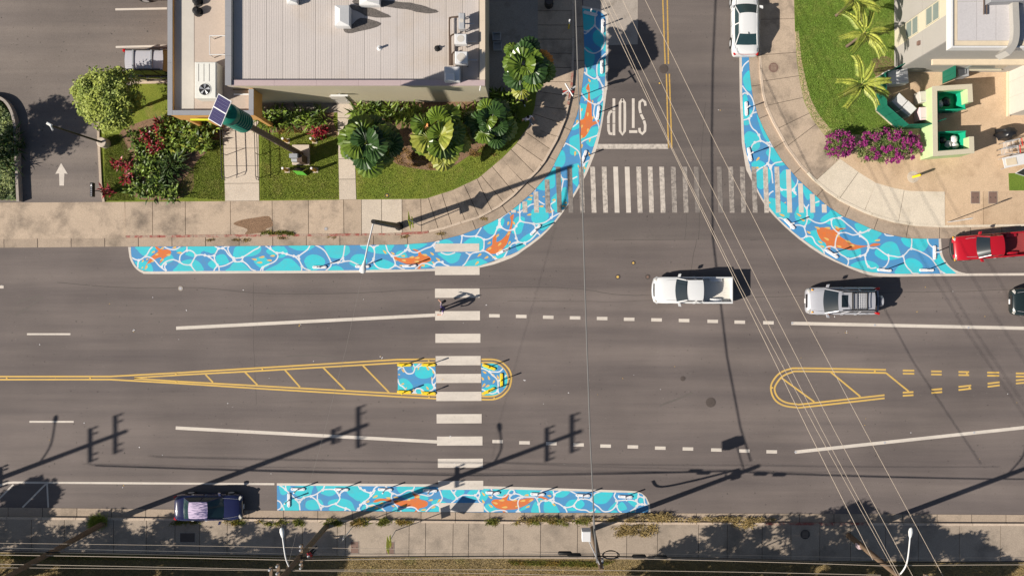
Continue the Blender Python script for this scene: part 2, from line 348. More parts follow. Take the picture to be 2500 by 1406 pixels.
# seams and cracks in the asphalt
def crack(s, w=.03, m='crack', z=.0022):
    pts = crom(nums(s), 5); pts = [(x+random.uniform(-1,1), y+random.uniform(-.8,.8)) for x, y in pts]
    MB().ribbon(GP(pts), w*.65 if m == 'crack' else w, z).build('crack', m, road)
crack('140 690 300 702 480 703 660 717 850 716 1000 708 1180 704 1300 700 1420 706 1500 718 1600 722 1800 726 1960 722 2200 714 2320 712 2500 706', .045)
crack('1240 735 1340 735 1500 736 1600 733', .03)
crack('1700 585 1690 640 1680 690', .03, z=.0052)
crack('1675 500 1676 540 1672 586', .03, z=.0052); crack('1722 250 1716 330 1710 420 1708 520 1706 586', .04, z=.0052)
crack('1830 586 1900 583 2000 583', .05); crack('620 690 618 800 622 900 626 990', .03); crack('1500 586 1700 584', .03, z=.0052)
for s in ('1890 560 1915 572 1935 590', '1955 600 1985 606 2010 612', '700 870 760 868 830 872'):
    crack(s, .09, 'patch_dark')
for s in ('40 742 58 732 100 722', '36 770 70 750 105 725', '1610 990 1650 975 1690 958', '1020 690 1030 680 1042 672'):
    crack(s, .14, 'patch_dark')

def slabs(parent, A, K, joints, m, z0, z1, gap=.6, name='slab', mats=None, zk=None, step=14):
    """pieces between kerb line K and line A; joints = distances along K in px; zk = lower height at the K side"""
    Kd = dense(K, step); cum = [0]
    for a, b in zip(Kd, Kd[1:]): cum.append(cum[-1]+math.hypot(b[0]-a[0], b[1]-a[1]))
    def at(d):
        for i in range(len(Kd)-1):
            if cum[i+1] >= d: t = (d-cum[i])/(cum[i+1]-cum[i] or 1); return (Kd[i][0]+(Kd[i+1][0]-Kd[i][0])*t, Kd[i][1]+(Kd[i+1][1]-Kd[i][1])*t)
        return Kd[-1]
    for i, (a, b) in enumerate(zip(joints, joints[1:])):
        a2, b2 = a+gap, b-gap
        ks = [at(a2)]+[Kd[j] for j in range(len(Kd)) if a2+3 < cum[j] < b2-3]+[at(b2)]
        As = [nearest(k, A) for k in ks]; n = len(ks)
        kw, aw = GP(ks), GP(As); dz = random.uniform(-.004, .004); zz = z1 if zk is None else zk
        vs_ = [(x,y,zz+dz) for x,y in kw]+[(x,y,z1+dz) for x,y in aw]+[(x,y,z0) for x,y in kw]+[(x,y,z0) for x,y in aw]
        fs = [(j,j+1,n+j+1,n+j) for j in range(n-1)]+[(2*n+j,2*n+j+1,j+1,j) for j in range(n-1)]+[(n+j,n+j+1,3*n+j+1,3*n+j) for j in range(n-1)]
        fs += [(0,n,3*n,2*n),(n-1,3*n-1,4*n-1,2*n-1)]
        mb = MB().add(vs_, fs)
        o = mb.build(name, mats(at((a+b)/2)) if mats else m, parent)
        bm = bmesh.new(); bm.from_mesh(o.data); bmesh.ops.recalc_face_normals(bm, faces=bm.faces); 
        if sum(f.normal.z*f.calc_area() for f in bm.faces if abs(f.normal.z) > .5) < 0: bmesh.ops.reverse_faces(bm, faces=bm.faces)
        bm.to_mesh(o.data); bm.free()
def plen(K): return sum(math.hypot(b[0]-a[0], b[1]-a[1]) for a, b in zip(K, K[1:]))
def bands(K, A): return GP(K)+GP(A)[::-1]
def inner(K, w, sgn): return offs(K, w*sgn)
# north-west pavement
nwk5 = offs(NWk, -5.5); nek5 = offs(NEk, -5.5); sk5 = offs(Sk, 5.5)
def jl(xs): return [x+400 for x in xs]
nw = tag(MB().prism(bands(nwk5, NWi), -.05, .028).build('sidewalk', 'joint'), kind='structure')
apron_end = 310
slabs(nw, NWi, NWk, jl([-400,-230,0,308]), 'concrete_walk', .02, .14, mats=lambda p: 'concrete_walk', zk=.035)
jx = [308,375,455,565,667,755,841,884,933,983,1030]; L0 = plen(NWk)
rest = list(np.arange(1437+34, L0-60, 34.5))
lightset = (884, 933)
slabs(nw, NWi, nwk5, jl(jx)+rest+[plen(nwk5)-2], 'concrete_walk', .02, .14, mats=lambda p: 'concrete_path' if 884 < p[0] < 983 else 'concrete_walk')
gut = tag(MB().prism(bands(NWg, NWk), -.05, .004).build('gutter', 'joint'), kind='structure')
slabs(gut, NWg, NWk, list(np.arange(0, L0, 82))+[L0-2], 'concrete_gutter', -.02, .016, .8, 'gutter_slab')
def kerbs(K, K5, joints, name, mats):
    kb = bpy.data.objects.new(name, None); C.objects.link(kb); tag(kb, kind='structure')
    slabs(kb, K5, K, joints, 'kerb_top', -.05, .155, .5, 'kerb_stone', mats)
kerbs(NWk, nwk5, [x for x in np.arange(710, L0-60, 82)]+[L0-2], 'kerb', lambda p: 'kerb_red' if (312 < p[0] < 1030 or (p[1] < 265 and p[1] > 190)) else 'kerb_top')
# north-east pavement
L1 = plen(NEk)
ne = tag(MB().prism(bands(nek5, NEi), -.05, .10).build('sidewalk', 'joint'), kind='structure')
def nemat(p): return 'concrete_light' if 1988 < p[0] < 2303 and p[1] > 430 else ('concrete_tan' if p[0] > 2300 else 'concrete_walk')
cuts = [0,80,160,240,320,400,450,536,600,660,722,770]
kd = dense(nek5, 4); cc = 0; big = []
for a, b in zip(kd, kd[1:]):
    cc += math.hypot(b[0]-a[0], b[1]-a[1])
    for xj in (1990, 2048, 2108, 2190, 2303, 2395, 2498, 2600, 2750):
        if a[0] < xj <= b[0]: big.append(cc)
slabs(ne, NEi, nek5, [c for c in cuts if c < big[0]-30]+big+[plen(nek5)-2], 'concrete_walk', .02, .14, mats=nemat)
gut2 = tag(MB().prism(bands(NEg, NEk), -.05, .004).build('gutter', 'joint'), kind='structure')
slabs(gut2, NEg, NEk, list(np.arange(0, L1, 76))+[L1-2], 'concrete_gutter', -.02, .016, .8, 'gutter_slab')
kerbs(NEk, nek5, list(np.arange(0, L1, 95))+[L1-2], 'kerb', lambda p: 'concrete_light' if p[0] > 1985 else 'kerb_top')
# south pavement
L2 = plen(Sk)
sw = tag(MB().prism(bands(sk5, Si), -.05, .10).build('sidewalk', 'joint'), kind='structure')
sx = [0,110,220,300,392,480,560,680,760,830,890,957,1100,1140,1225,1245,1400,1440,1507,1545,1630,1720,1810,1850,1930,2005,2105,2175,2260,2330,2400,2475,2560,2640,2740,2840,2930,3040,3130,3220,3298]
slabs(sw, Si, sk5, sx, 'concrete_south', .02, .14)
gut3 = tag(MB().prism(bands(Sg, Sk), -.05, .004).build('gutter', 'joint'), kind='structure')
slabs(gut3, Sg, Sk, list(np.arange(0, L2, 84))+[L2-2], 'concrete_gutter', -.02, .016, .8, 'gutter_slab')
kerbs(Sk, sk5, list(np.arange(0, L2, 84))+[L2-2], 'kerb', lambda p: 'kerb_red' if 1900 < p[0] < 2090 else 'kerb_top')
sheet('verge', [(-400,1700)]+Si+[(2900,1700)], .118, 'dry_grass')
# blocks behind the pavements
sheet('parking_lot', nums('-400 498 -200 497 256 494 244 320 300 212 340 205 640 205 640 -400 -400 -400'), .125, 'asphalt_lot')
sheet('lawn', nums('257 494 552 492 546 200 330 205 246 300 244 322'), .15, 'lawn')
sheet('lawn', nums('635 491 830 488.5 826 240 632 240'), .15, 'lawn')
sheet('lawn', [(871,488)]+[p for p in NWi if 1000 <= p[0] and p[1] > 200]+[(1300,225),(1195,230),(863,235)], .15, 'lawn')
for pts in ('552 492 545 235 632 235 635 491', '830 488.5 825 240 863 240 871 488'):
    pp = nums(pts); o = sheet('path', pp, .153, 'joint')
    n = 6 if pp[0][0] < 600 else 5
    for k in range(n):
        a, b = (k+.012)/n, (k+1-.012)/n
        def ip(u, t): 
            l = (pp[0][0]+(pp[1][0]-pp[0][0])*t, pp[0][1]+(pp[1][1]-pp[0][1])*t); r = (pp[3][0]+(pp[2][0]-pp[3][0])*t, pp[3][1]+(pp[2][1]-pp[3][1])*t)
            return (l[0]+(r[0]-l[0])*u, l[1]+(r[1]-l[1])*u)
        MB().prism(GP([ip(0,a),ip(1,a),ip(1,b),ip(0,b)]), .10, .172).build('slab', 'concrete_path', o)
for pts in ('636 258 800 258 815 300 826 335 780 328 720 318 660 325 640 300', '868 250 1190 250 1215 300 1195 345 1140 385 1085 415 1010 412 960 395 930 350 880 320', '300 320 420 280 540 290 545 340 480 400 470 470 400 490 330 480 310 420 305 370'):
    sheet('soil_bed', crom(nums(pts), 4, True), .158, 'soil')
hole = sheet('soil_bed', crom(nums('572 548 590 538 625 532 655 528 664 536 668 552 650 560 655 568 628 570 600 572 606 560'), 3, True), .146, 'soil')
sheet('gravel_strip', nums('633 250 825 250 825 276 700 282 640 290'), .162, 'concrete_dark')
yard = sheet('service_yard', nums('1195 -400 1313 -400 1313 100 1312 215 1302 240 1195 262'), .142, 'concrete_dark')
sheet('lawn', [p for p in NEi if p[1] < 340 and p[0] < 2020]+nums('2060 330 2200 330 2190 318 2137 272 2133 190 2190 170 2190 -400'), .15, 'lawn_east')
sheet('concrete_yard', [p for p in NEi if p[1] > 330]+nums('2900 -400 2190 -400 2190 170 2133 190 2137 272 2190 318 2200 330 2060 330'), .138, 'concrete_tan')
sheet('lawn', nums('2459 424 2560 424 2560 466 2461 466'), .15, 'lawn_east')
sheet('soil_bed', nums('1939 80 1948 78 1955 150 1966 200 1978 245 2000 285 2030 322 2014 334 1984 295 1963 252 1953 206 1945.5 155'), .156, 'concrete_tan')
sheet('soil_bed', crom(nums('2125 150 2165 140 2185 165 2180 195 2140 192'), 4, True), .155, 'soil')
# kerb strips round the parking lot
def strip(name, pts, w, z0, z1, m, parent=None):
    a, b = offs(GP(pts), w/2), offs(GP(pts), -w/2)
    o = MB().prism(a+b[::-1], z0, z1).build(name, m, parent)
    if parent is None: tag(o, kind='structure')
    return o
strip('kerb', nums('244 300 244 330 250 450 257 494'), .16, .05, .23, 'kerb_top')
strip('kerb', nums('322 204 420 203 540 202'), .16, .05, .23, 'kerb_top')
strip('kerb', crom(nums('-30 236 0 240 22 250 38 272 47 305 50 360 53 430 56 494'), 4), .18, .05, .55, 'concrete_dark')
# ------------------------------------------------------------------ painted markings on the road
ZM = .007
def line(pts, wpx, m='paint_white', name='lane_line', z=ZM): return MB().ribbon(GP(pts), wpx/PXM, z).build(name, m, road)
for s in ('430 801 1062 769', '429 1044 1068 1078', '1932 789 2520 801.5', '1941 1103 2520 1041'): line(nums(s), 8)
for s in ('66 815.5 172 815.5', '72 1029 180 1029'): line(nums(s), 4.5, name='lane_dash')
line(nums('-100 700.5 9 700.5'), 7, name='lane_dash')
for i, (x, y) in enumerate(nums('1207 770.5 1272.5 772 1338.5 774 1404 775.5 1470 777 1536 779 1603 780.5 1670 782 1740 784 1806 786 1876 787.5 1215 1077 1280.5 1080 1346 1082 1412.5 1085 1478.5 1088 1545 1090 1612 1093 1679.5 1095 1749 1097.5 1817 1100 1884 1102')):
    line([(x-13, y), (x+13, y+.4)], 8, name='lane_dash')
line(crom(nums('-30 1192 0 1184 14 1179 32 1177'), 4)+[(670,1181)], 5, name='parking_line')
for s in ('-4 1219 33 1182', '55 1238 113 1180', '118 1238 115 1180'): line(nums(s), 4, name='parking_line')
for s in ('284 25.5 410 23', '285 117 410 114'): MB().ribbon(GP(nums(s)), 5/PXM, .132).build('stall_line', 'paint_white', road)
line(nums('2360 670.5 2520 669.5'), 6, name='parking_line')
Y = 'paint_yellow'
for s in ('-100 919 269 918.6 430 910 640 897.4 971 877.5 1063 876.4', '328 922 430 915.5 640 904.6 971 885.5 1063 884', '-100 926.4 269 926 430 935 640 948.6 971 967.8 1065 972.6', '328 923.5 430 930.5 640 942 971 960.5 1065 965'):
    line(nums(s), 3.9, Y, 'median_line')
line([p for p in crom(nums('1175.5 877 1203.7 877.4 1221 882 1235 892.5 1245 906 1248.5 924 1244 945 1235 958 1221.6 969 1203 974.7 1175.5 974.7'), 4)], 4.2, Y, 'median_line')
line([p for p in crom(nums('1175.5 884.7 1202 885 1218 890 1229 899 1237 911 1240 924 1237 941 1229 952 1217 961.5 1201 967 1175.5 967'), 4)], 4.2, Y, 'median_line')
for s in ('502 914 520 933', '598 907.6 628.6 939.6', '695.5 902.5 732.6 944.7', '789 897 842.7 951', '886 892 950 957.5', '1905 920 1988 980.6', '2027.7 907.6 2100.6 967.8', '2163 910 2218.4 955'):
    line(nums(s), 4, Y, 'hatch_line', .0085)
line(crom(nums('2163 902.5 1962 898.6 1926.6 901 1901 912.7 1884 935.8 1883 956 1893 976.7 1913.8 989.5 1944.5 993.9 1970 992.8 2159.5 971.6'), 5), 4.2, Y, 'median_line')
line(crom(nums('2163 910 1962 906 1931.7 909 1908.6 920 1893 941 1892 956 1901 971.6 1919 982 1944.5 986 1970 985 2159.5 964'), 5), 4.2, Y, 'median_line')
for a, b, y in ((2204,2232,904),(2273,2299,906),(2340,2366,907.5),(2410,2439.5,909),(2480,2512,911)):
    line([(a,y),(b,y+.3)], 4.2, Y, 'median_dash'); line([(a,y+7.6),(b,y+7.9)], 4.2, Y, 'median_dash')
for a, b, y0, y1 in ((2204,2230,958,956.5),(2274,2300,951,949),(2340,2371,944,940.5),(2411,2440.5,936,932.5),(2480,2512,928,925.5)):
    line([(a,y0),(b,y1)], 4.2, Y, 'median_dash'); line([(a,y0+7.7),(b,y1+7.5)], 4.2, Y, 'median_dash')
for s in ('1618 -60 1618 0 1624 157', '1629 -60 1629 0 1632 157', '1627 181 1630 300 1632 362', '1634 181 1638 300 1640 362'): line(nums(s), 3.4, 'paint_yellow_old', 'centre_line', .0085)
MB().prism(GP(nums('1457.5 352 1631.5 352 1631.5 364 1455.5 364')), .002, .0085).build('stop_line', 'paint_worn', road)
# raised markers and bits of litter on the asphalt
for x, y in nums('17 922.5 220.5 922.5 430 912.5 430 932 641 900.5 1047 880 1048 969 1244 924 1207 971 2136 906 1905 910 1886 946 2361 911 2367 945'):
    p = G(x, y); MB().obox((p[0],p[1],.006), .11, .11, .018, 0, .006).build('road_stud', 'paint_yellow', road)
for x, y in nums('1934 788.5 2135.5 793.5 2364 799.5 1942 1103 2160 1080 2378 1055.5'):
    p = G(x, y); MB().cyl((p[0],p[1]), .07, .006, .02, 8).build('road_stud', 'reflect_grey', road)
for k in range(70):
    x, y = random.uniform(0,2500), random.uniform(680,1160); p = G(x,y); r = random.uniform(.015,.05)
    if k < 26: x, y = random.choice(((732,794),(931,872),(328,807),(2065,810),(1280,927),(1100,1067),(300,1187),(2404,775),(1756,270),(557,987))); p = G(x+random.uniform(-3,3), y+random.uniform(-3,3)); r = random.uniform(.03,.055)
    MB().obox((p[0],p[1],.006), r*1.6, r, .012, random.uniform(0,3)).build('litter_scrap', 'cloth_white' if k%3 else 'valve_yellow', road)
# main crosswalk
cw = thing('crosswalk', 'wide zebra crossing of fresh white bars over the main road', 'crosswalk', G(1120,900))
for b in ((1062,595,1170,615),(1062,650,1171,671.5),(1062,704.5,1171,727),(1062.5,759.5,1172,782),(1063,814.5,1173,836.7),(1063.5,869,1173.5,891.5),(1064.5,912.5,1174.5,934.5),(1065,956,1175.5,978.5),(1066,1010.5,1176,1033),(1067,1065,1178,1087),(1069,1119,1179,1141),(1070,1173,1180,1195),(1072,1227,1181,1249)):
    MB().prism(GP([(b[0],b[1]),(b[2],b[1]-.4),(b[2],b[3]-.4),(b[0],b[3])]), .004, .0135).build('bar', 'paint_white', cw)
# side street crosswalk
cw2 = thing('crosswalk', 'worn ladder crossing of thin scuffed bars over the side street', 'crosswalk', G(1630,465))
tops = {0:512.5, 1:492, 2:468, 3:438.5, 24:414, 25:448, 26:474, 27:499}
wear = {0:'paint_white',1:'paint_worn',2:'paint_worn',3:'paint_faded',4:'paint_ghost',5:'paint_ghost',6:'paint_faded',7:'paint_worn',8:'paint_worn',9:'paint_white',10:'paint_white',11:'paint_worn',12:'paint_worn',13:'paint_worn',14:'paint_faded',15:'paint_faded',16:'paint_ghost',17:'paint_ghost',18:'paint_ghost',19:'paint_faded',20:'paint_faded',21:'paint_faded',22:'paint_worn',23:'paint_worn',24:'paint_white',25:'paint_white',26:'paint_white',27:'paint_white'}
for i in range(28):
    if i == 17: continue
    t = tops.get(i, 407.5); x = 1248+28.1*i; d = 3.8*(519.5-t)/112
    MB().prism(GP([(x,519.5),(x+11.6,519.5),(x+11.6-d,t),(x-d,t)]), .004, .0135).build('bar', wear[i], cw2)
# STOP on the road, read from the north
st = thing('stop_lettering', 'white STOP lettering painted upside down on the side street', 'road marking', G(1530,286))
def strokes(x0, x1, y0, y1, paths, w):
    mb = MB()
    for p in paths:
        q = [(x1-(x1-x0)*u, y0+(y1-y0)*v) for u, v in p]        # letters turned by 180 degrees
        mb.ribbon(GP(q), w/PXM, .0095)
    return mb
strokes(1482,1503,241,331,[[(.2,.0),(.2,.33)],[(.2,.345),(.2,.67)],[(.2,.685),(.2,1)],[(.4,.96),(.7,.95),(.82,.86),(.84,.7)],[(.84,.68),(.84,.5),(.7,.38),(.42,.34)]],6.6).build('letter','paint_white',st)
strokes(1510,1529,241,331,[[(.5,.02),(.2,.12),(.18,.5),(.2,.88),(.5,.98),(.8,.88),(.82,.5),(.8,.12),(.5,.02)]],6.4).build('letter','paint_white',st)
strokes(1536,1556,241,331,[[(.5,0),(.5,.8)],[(0,.9),(1,.9)]],6.6).build('letter','paint_white',st)
st.children[-1].data.transform(Matrix.Identity(4))
strokes(1557.5,1579,241,331,[[(.15,.2),(.2,.1),(.5,.04),(.8,.1),(.82,.26),(.7,.4)],[(.66,.43),(.36,.57)],[(.32,.6),(.18,.72),(.2,.88),(.5,.96),(.8,.9),(.84,.8)]],6.4).build('letter','paint_white',st)
ar = thing('direction_arrow', 'white straight arrow painted on the parking lot entrance', 'road marking', G(152,426))
MB().poly(GP(nums('152 399 168 425.5 160 424.5 159 454 148 454 147 424.5 138 425.5')), .131).build('arrow', 'paint_white', ar)
ar.children[0].location.z = .001

# ------------------------------------------------------------------ murals
class Zone:
    def __init__(s, x0, y0, sc, L='', B='', F='', K=''):
        T = lambda q: [(x0+a/sc, y0+b/sc) for a, b in q]
        sp = lambda t: [nums(k) for k in t.split('/') if k.strip()]
        s.L = [crom(T(q), 4) for q in sp(L)]; s.B = [crom(T(q), 4, True) for q in sp(B)]; s.F = [crom(T(q), 3, True) for q in sp(F)]
        s.K = []
        for q in K.split('/'):
            if not q.strip(): continue
            a, b = T(nums(q)); s.K.append(fleck(a, b))
def fleck(a, b):
    d = Vector((b[0]-a[0], b[1]-a[1])); l = d.length; d.normalize(); n = Vector((-d.y, d.x)); w = min(2.6, l*.24)
    return [(a[0]+d.x*l*t+n.x*w*k, a[1]+d.y*l*t+n.y*w*k) for t, k in ((0,0),(.3,.6),(.65,1),(.92,.7),(1,0),(.92,-.7),(.65,-1),(.3,-.6))]
def inpoly(pts, poly):
    x, y = pts[:,0], pts[:,1]; c = np.zeros(len(pts), bool); q = np.array(poly); n = len(q)
    for i in range(n):
        x1, y1 = q[i-1]; x2, y2 = q[i]
        if y1 == y2: continue
        k = ((y1 > y) != (y2 > y)) & (x < (x2-x1)*(y-y1)/(y2-y1)+x1); c ^= k
    return c
def segdist(pts, line_):
    best = np.full(len(pts), 1e9); q = np.array(line_)
    for a, b in zip(q, q[1:]):
        d = b-a; l2 = (d@d) or 1e-9; t = np.clip(((pts-a)@d)/l2, 0, 1); r = pts-(a+t[:,None]*d); best = np.minimum(best, (r*r).sum(1))
    return np.sqrt(best)
LW = 3.1
def mural(label, zones, interior, border, loc):
    t = thing('street_mural', label, 'street mural', G(*loc))
    L = [q for z in zones for q in z.L]; B = [q for z in zones for q in z.B]; F = [q for z in zones for q in z.F]; K = [q for z in zones for q in z.K]
    discs = []
    for i, q in enumerate(L):
        for e in (q[0], q[-1]):
            near = 0
            for j, r in enumerate(L):
                if j == i: continue
                ds = [(e[0]-p[0])**2+(e[1]-p[1])**2 for p in r]; k_ = ds.index(min(ds))
                if ds[k_] < 20: near += 1 if k_ in (0, len(r)-1) else 2
            if near >= 2: discs.append(e)
    discs = [d for k, d in enumerate(discs) if all((d[0]-e[0])**2+(d[1]-e[1])**2 > 9 for e in discs[:k])]
    V, E = [], []
    def path(p, closed):
        n = len(V); V.extend(p); E.extend((n+i, n+i+1) for i in range(len(p)-1))
        if closed: E.append((n+len(p)-1, n))
    path(interior, True)
    for q in B+F+K: path(q, True)
    for q in L: path(offs(q, LW/2)+offs(q, -LW/2)[::-1], True)
    DR = 3.5
    for d in discs: path([(d[0]+DR*math.cos(a*PI/5), d[1]+DR*math.sin(a*PI/5)) for a in range(10)], True)
    ov, oe, of, *_ = geometry.delaunay_2d_cdt([Vector(p) for p in V], E, [], 0, 1e-4)
    ov = np.array([tuple(p) for p in ov]); of = np.array(of); cen = ov[of].mean(1)
    keep = inpoly(cen, interior); of = of[keep]; cen = cen[keep]
    lay = np.zeros(len(of), int)
    for q in B: lay[inpoly(cen, q)] = 1
    for q in F: lay[inpoly(cen, q)] = 2
    for q in K: lay[inpoly(cen, q)] = 3
    lo, hi = cen.min(0), cen.max(0)
    for q in L:
        a = np.array(q); m = ((cen > a.min(0)-5) & (cen < a.max(0)+5)).all(1); ix = np.where(m)[0]
        if len(ix): lay[ix[segdist(cen[ix], q) < LW/2*1.02]] = 4
    for d in discs: lay[((cen-np.array(d))**2).sum(1) < DR*DR] = 4
    wv = [(*g2(*p), .0075) for p in ov]; tl = t.location
    for k, (nm, m) in enumerate((('base_coat','mural_blue'),('light_patch','mural_cyan'),('koi','mural_orange'),('fleck','mural_yellow'),('line_work','mural_white'))):
        fs = of[lay == k]
        if not len(fs): continue
        used, inv = np.unique(fs, return_inverse=True); inv = inv.reshape(fs.shape)
        pv = [tuple(wv[i]) for i in used]; ff = []
        for a, b, c in inv.tolist():
            A, B_, C_ = pv[a], pv[b], pv[c]
            cr = (B_[0]-A[0])*(C_[1]-A[1])-(B_[1]-A[1])*(C_[0]-A[0])
            ff.append((a,b,c) if cr > 0 else (a,c,b))
        if k == 4: tag(MB().add(pv, ff).build(nm, m, t), kind='stuff'); continue
        par = list(range(len(ff))); edge = {}
        def root(i):
            while par[i] != i: par[i] = par[par[i]]; i = par[i]
            return i
        for i, q in enumerate(ff):
            for a, b in ((q[0],q[1]),(q[1],q[2]),(q[2],q[0])):
                e = (min(a,b), max(a,b))
                if e in edge: par[root(i)] = root(edge[e])
                else: edge[e] = i
        comp = {}
        for i, q in enumerate(ff): comp.setdefault(root(i), []).append(q)
        for qs in comp.values():
            ar_ = sum(abs((pv[q[1]][0]-pv[q[0]][0])*(pv[q[2]][1]-pv[q[0]][1])-(pv[q[1]][1]-pv[q[0]][1])*(pv[q[2]][0]-pv[q[0]][0]))/2 for q in qs)
            if ar_ < .0012: continue
            us = sorted({i for q in qs for i in q}); ix = {u: j for j, u in enumerate(us)}
            MB().add([pv[u] for u in us], [tuple(ix[i] for i in q) for q in qs]).build(nm, m, t)
    for bd in border: MB().prism(GP(bd), .003, .0095).build('border_line', 'paint_white', t)
    return t
ZA = Zone(310,590,12.5,
 L='780 155 700 240 640 350 575 450/150 490 260 545 350 560 430 540 520 480 575 455 660 465 760 510 860 590 960 710 1060 800 1200 900/355 570 335 680 330 790/1060 770 1130 660 1240 590 1400 550 1500 575 1600 620 1720 690 1830 710 1930 705 1985 640 2050 520 2110 430 2200 405 2320 405 2500 450/1180 680 1150 780 1210 890/1600 610 1620 450 1680 370 1770 305 1830 275 1940 275 2040 330 2100 420/1830 150 1830 275/1140 155 1250 215 1400 245 1490 235 1570 190 1630 150/1950 710 2010 810 2090 905',
 B='270 160 330 270 440 390 560 450 700 460 800 350 880 230 830 160/240 620 330 620 440 600 600 600 740 700 800 850 760 910 500 900 350 800/1000 720 1080 580 1300 400 1360 400 1440 530 1380 600 1210 680 1100 740/1490 290 1600 200 1800 150 1770 250 1680 320/1880 150 2500 140 2500 330 2380 280 2260 330 2250 420 2130 420 2020 310 1860 230/1780 380 1880 310 1980 300 2060 400 2050 470 1900 440/1440 910 1500 780 1580 680 1720 580 1900 540 2080 550 2220 640 2300 750 2280 900',
 F='850 155 930 260 950 300 740 470 640 620 570 740 530 860 620 690 740 640 860 540 1010 480 1060 530 980 670 1100 580 1140 490 1290 420 1350 340 1320 270 1220 235 1080 240 990 200 930 160',
 K='1010 230 1130 180/740 340 860 300/850 420 960 370/1190 410 1330 400/1370 200 1510 170/1510 340 1680 345/1000 570 1120 540/730 620 830 580/580 570 650 510/450 640 510 550/560 860 620 730/440 830 490 770')
ZB = Zone(500,590,12.5,
 L='0 415 100 440 200 440 290 410 350 330 390 250 420 215 310 140/420 210 540 200 620 155 700 140/540 200 640 270 720 390 830 490 880 540/700 210 740 330 830 460 880 500/740 140 700 210/290 430 300 540 340 640 410 730 430 760 530 750 640 720 760 660 870 600 920 590/100 440 200 520 300 610 380 710/400 740 320 810 275 895/430 760 440 890/880 510 980 505 1110 490 1200 450 1330 370 1500 260 1640 190 1690 130/890 510 890 600 1000 615 1100 600 1150 540 1150 480/1140 590 1250 660 1340 750 1420 840 1560 895/1850 130 1960 200 2080 280 2180 350 2230 420 2210 510 2140 600 2030 660 1900 710 1770 780 1720 830 1700 890/2000 130 2000 210/1770 790 1770 890/2200 350 2350 345 2500 380',
 B='0 145 310 145 360 250 320 340 200 360 100 320 0 290/340 480 380 420 520 380 620 410 690 500 740 620 700 660 540 710 420 700 350 600/90 690 200 570 300 620 370 720 300 820 240 820/870 450 880 300 960 150 1300 120 1680 130 1720 250 1660 350 1500 430 1300 460 1180 470 1000 490/1500 600 1560 500 1700 460 1850 490 1970 620 1960 730 1820 810 1680 790 1560 690/650 895 760 790 860 660 1000 620 1150 650 1300 780 1340 890/1880 270 1980 220 2180 370 2160 420 2000 400 1900 340/2040 200 2200 130 2400 170 2500 240 2500 340 2300 330 2150 310/2240 480 2300 400 2400 360 2500 390 2400 480 2300 500/1850 890 2200 700 2500 520 2500 890',
 K='1420 525 1590 555/1640 490 1830 455/1570 640 1760 635/1980 440 2140 430/1880 565 2050 575')
ZC = Zone(690,590,12.5,
 L='0 345 120 380 250 420 400 450 480 440 600 360 740 260 800 180 830 120/340 440 440 510 520 600 570 700 620 780 720 840 850 880/490 440 500 530/590 760 580 880/1000 110 1150 180 1280 280 1360 400 1430 530 1480 630 1530 660 1680 630 1770 560 1830 500 1860 380 1880 250 1900 110/1480 650 1470 740 1400 820 1320 880/1690 640 1800 630 1920 600 2050 590 2150 630 2320 710/1840 500 1860 590',
 B='0 150 90 200 160 320 130 400 0 470/210 120 300 210 450 265 600 275 780 270 880 220 945 120/0 570 150 510 280 540 400 640 500 750 570 880 0 890/660 620 700 500 800 420 930 390 1100 420 1250 510 1300 610 1260 700 1050 860 800 870 740 780/1310 120 1310 240 1380 380 1450 470 1580 510 1750 500 1950 420 2050 330 2050 240 1950 120/1410 880 1480 780 1620 735 1770 770 1850 840 1840 880/2040 640 2090 500 2200 400 2350 380 2500 410 2500 650 2300 780 2180 760 2060 690/2360 110 2420 200 2500 230 2500 110')
ZD = Zone(880,580,12.5,
 L='0 230 240 235 340 270 400 330 430 420 425 540 400 650 330 750 220 820/410 300 470 260 560 230/400 650 410 760 460 850 560 930 700 960 850 970 960 920 1040 860 1060 780 1030 680 980 580 900 500 830 410 800 310 770 215/960 560 1090 560 1200 520 1330 430 1420 380 1500 400 1600 450 1720 460 1830 410 2000 330 2150 280 2240 200 2300 140 2370 120/1370 400 1440 310 1465 200/1465 200 1470 300 1500 400/1060 850 1150 890 1250 940 1360 975/1670 960 1760 880 1870 800 2000 790 2120 830 2230 880 2280 920/2230 880 2270 800 2370 740 2500 750/2220 240 2270 340',
 B='0 240 250 240 400 300 410 460 200 400 50 320/430 310 560 230 780 220 810 350 850 430 830 510 700 500 440 470/810 220 1030 220 980 330 930 410 860 400/0 520 100 530 180 640 200 750 100 800 0 780/280 990 380 860 560 680 720 670 1000 780 1030 850 900 950 600 990/1360 210 1500 360 1620 370 1800 330 1950 260 2010 180/1080 530 1120 440 1230 400 1330 430 1410 520 1430 600 1260 620 1120 600/1870 920 1900 820 2050 760 2170 720 2200 830 2060 900/2390 480 2500 480 2500 620/2350 180 2500 90 2500 190',
 F='1000 570 1150 610 1300 630 1550 610 1750 560 1760 500 1720 430 1590 370 1640 350 1740 380 1840 450 1870 500 2030 550 2120 600 2160 660 2120 720 2000 770 1860 860 1820 960 1730 960 1800 840 1640 800 1450 810 1280 770 1120 700 1030 640',
 K='680 380 790 490/920 440 1040 520/1230 560 1370 565/1480 610 1640 590/1640 640 1810 610/1250 690 1390 705/1630 730 1790 730/1870 510 2040 545/2120 440 2240 540/2290 610 2430 710/2170 730 2260 790/1170 850 1300 860/1830 860 1970 850/1040 660 1110 710')
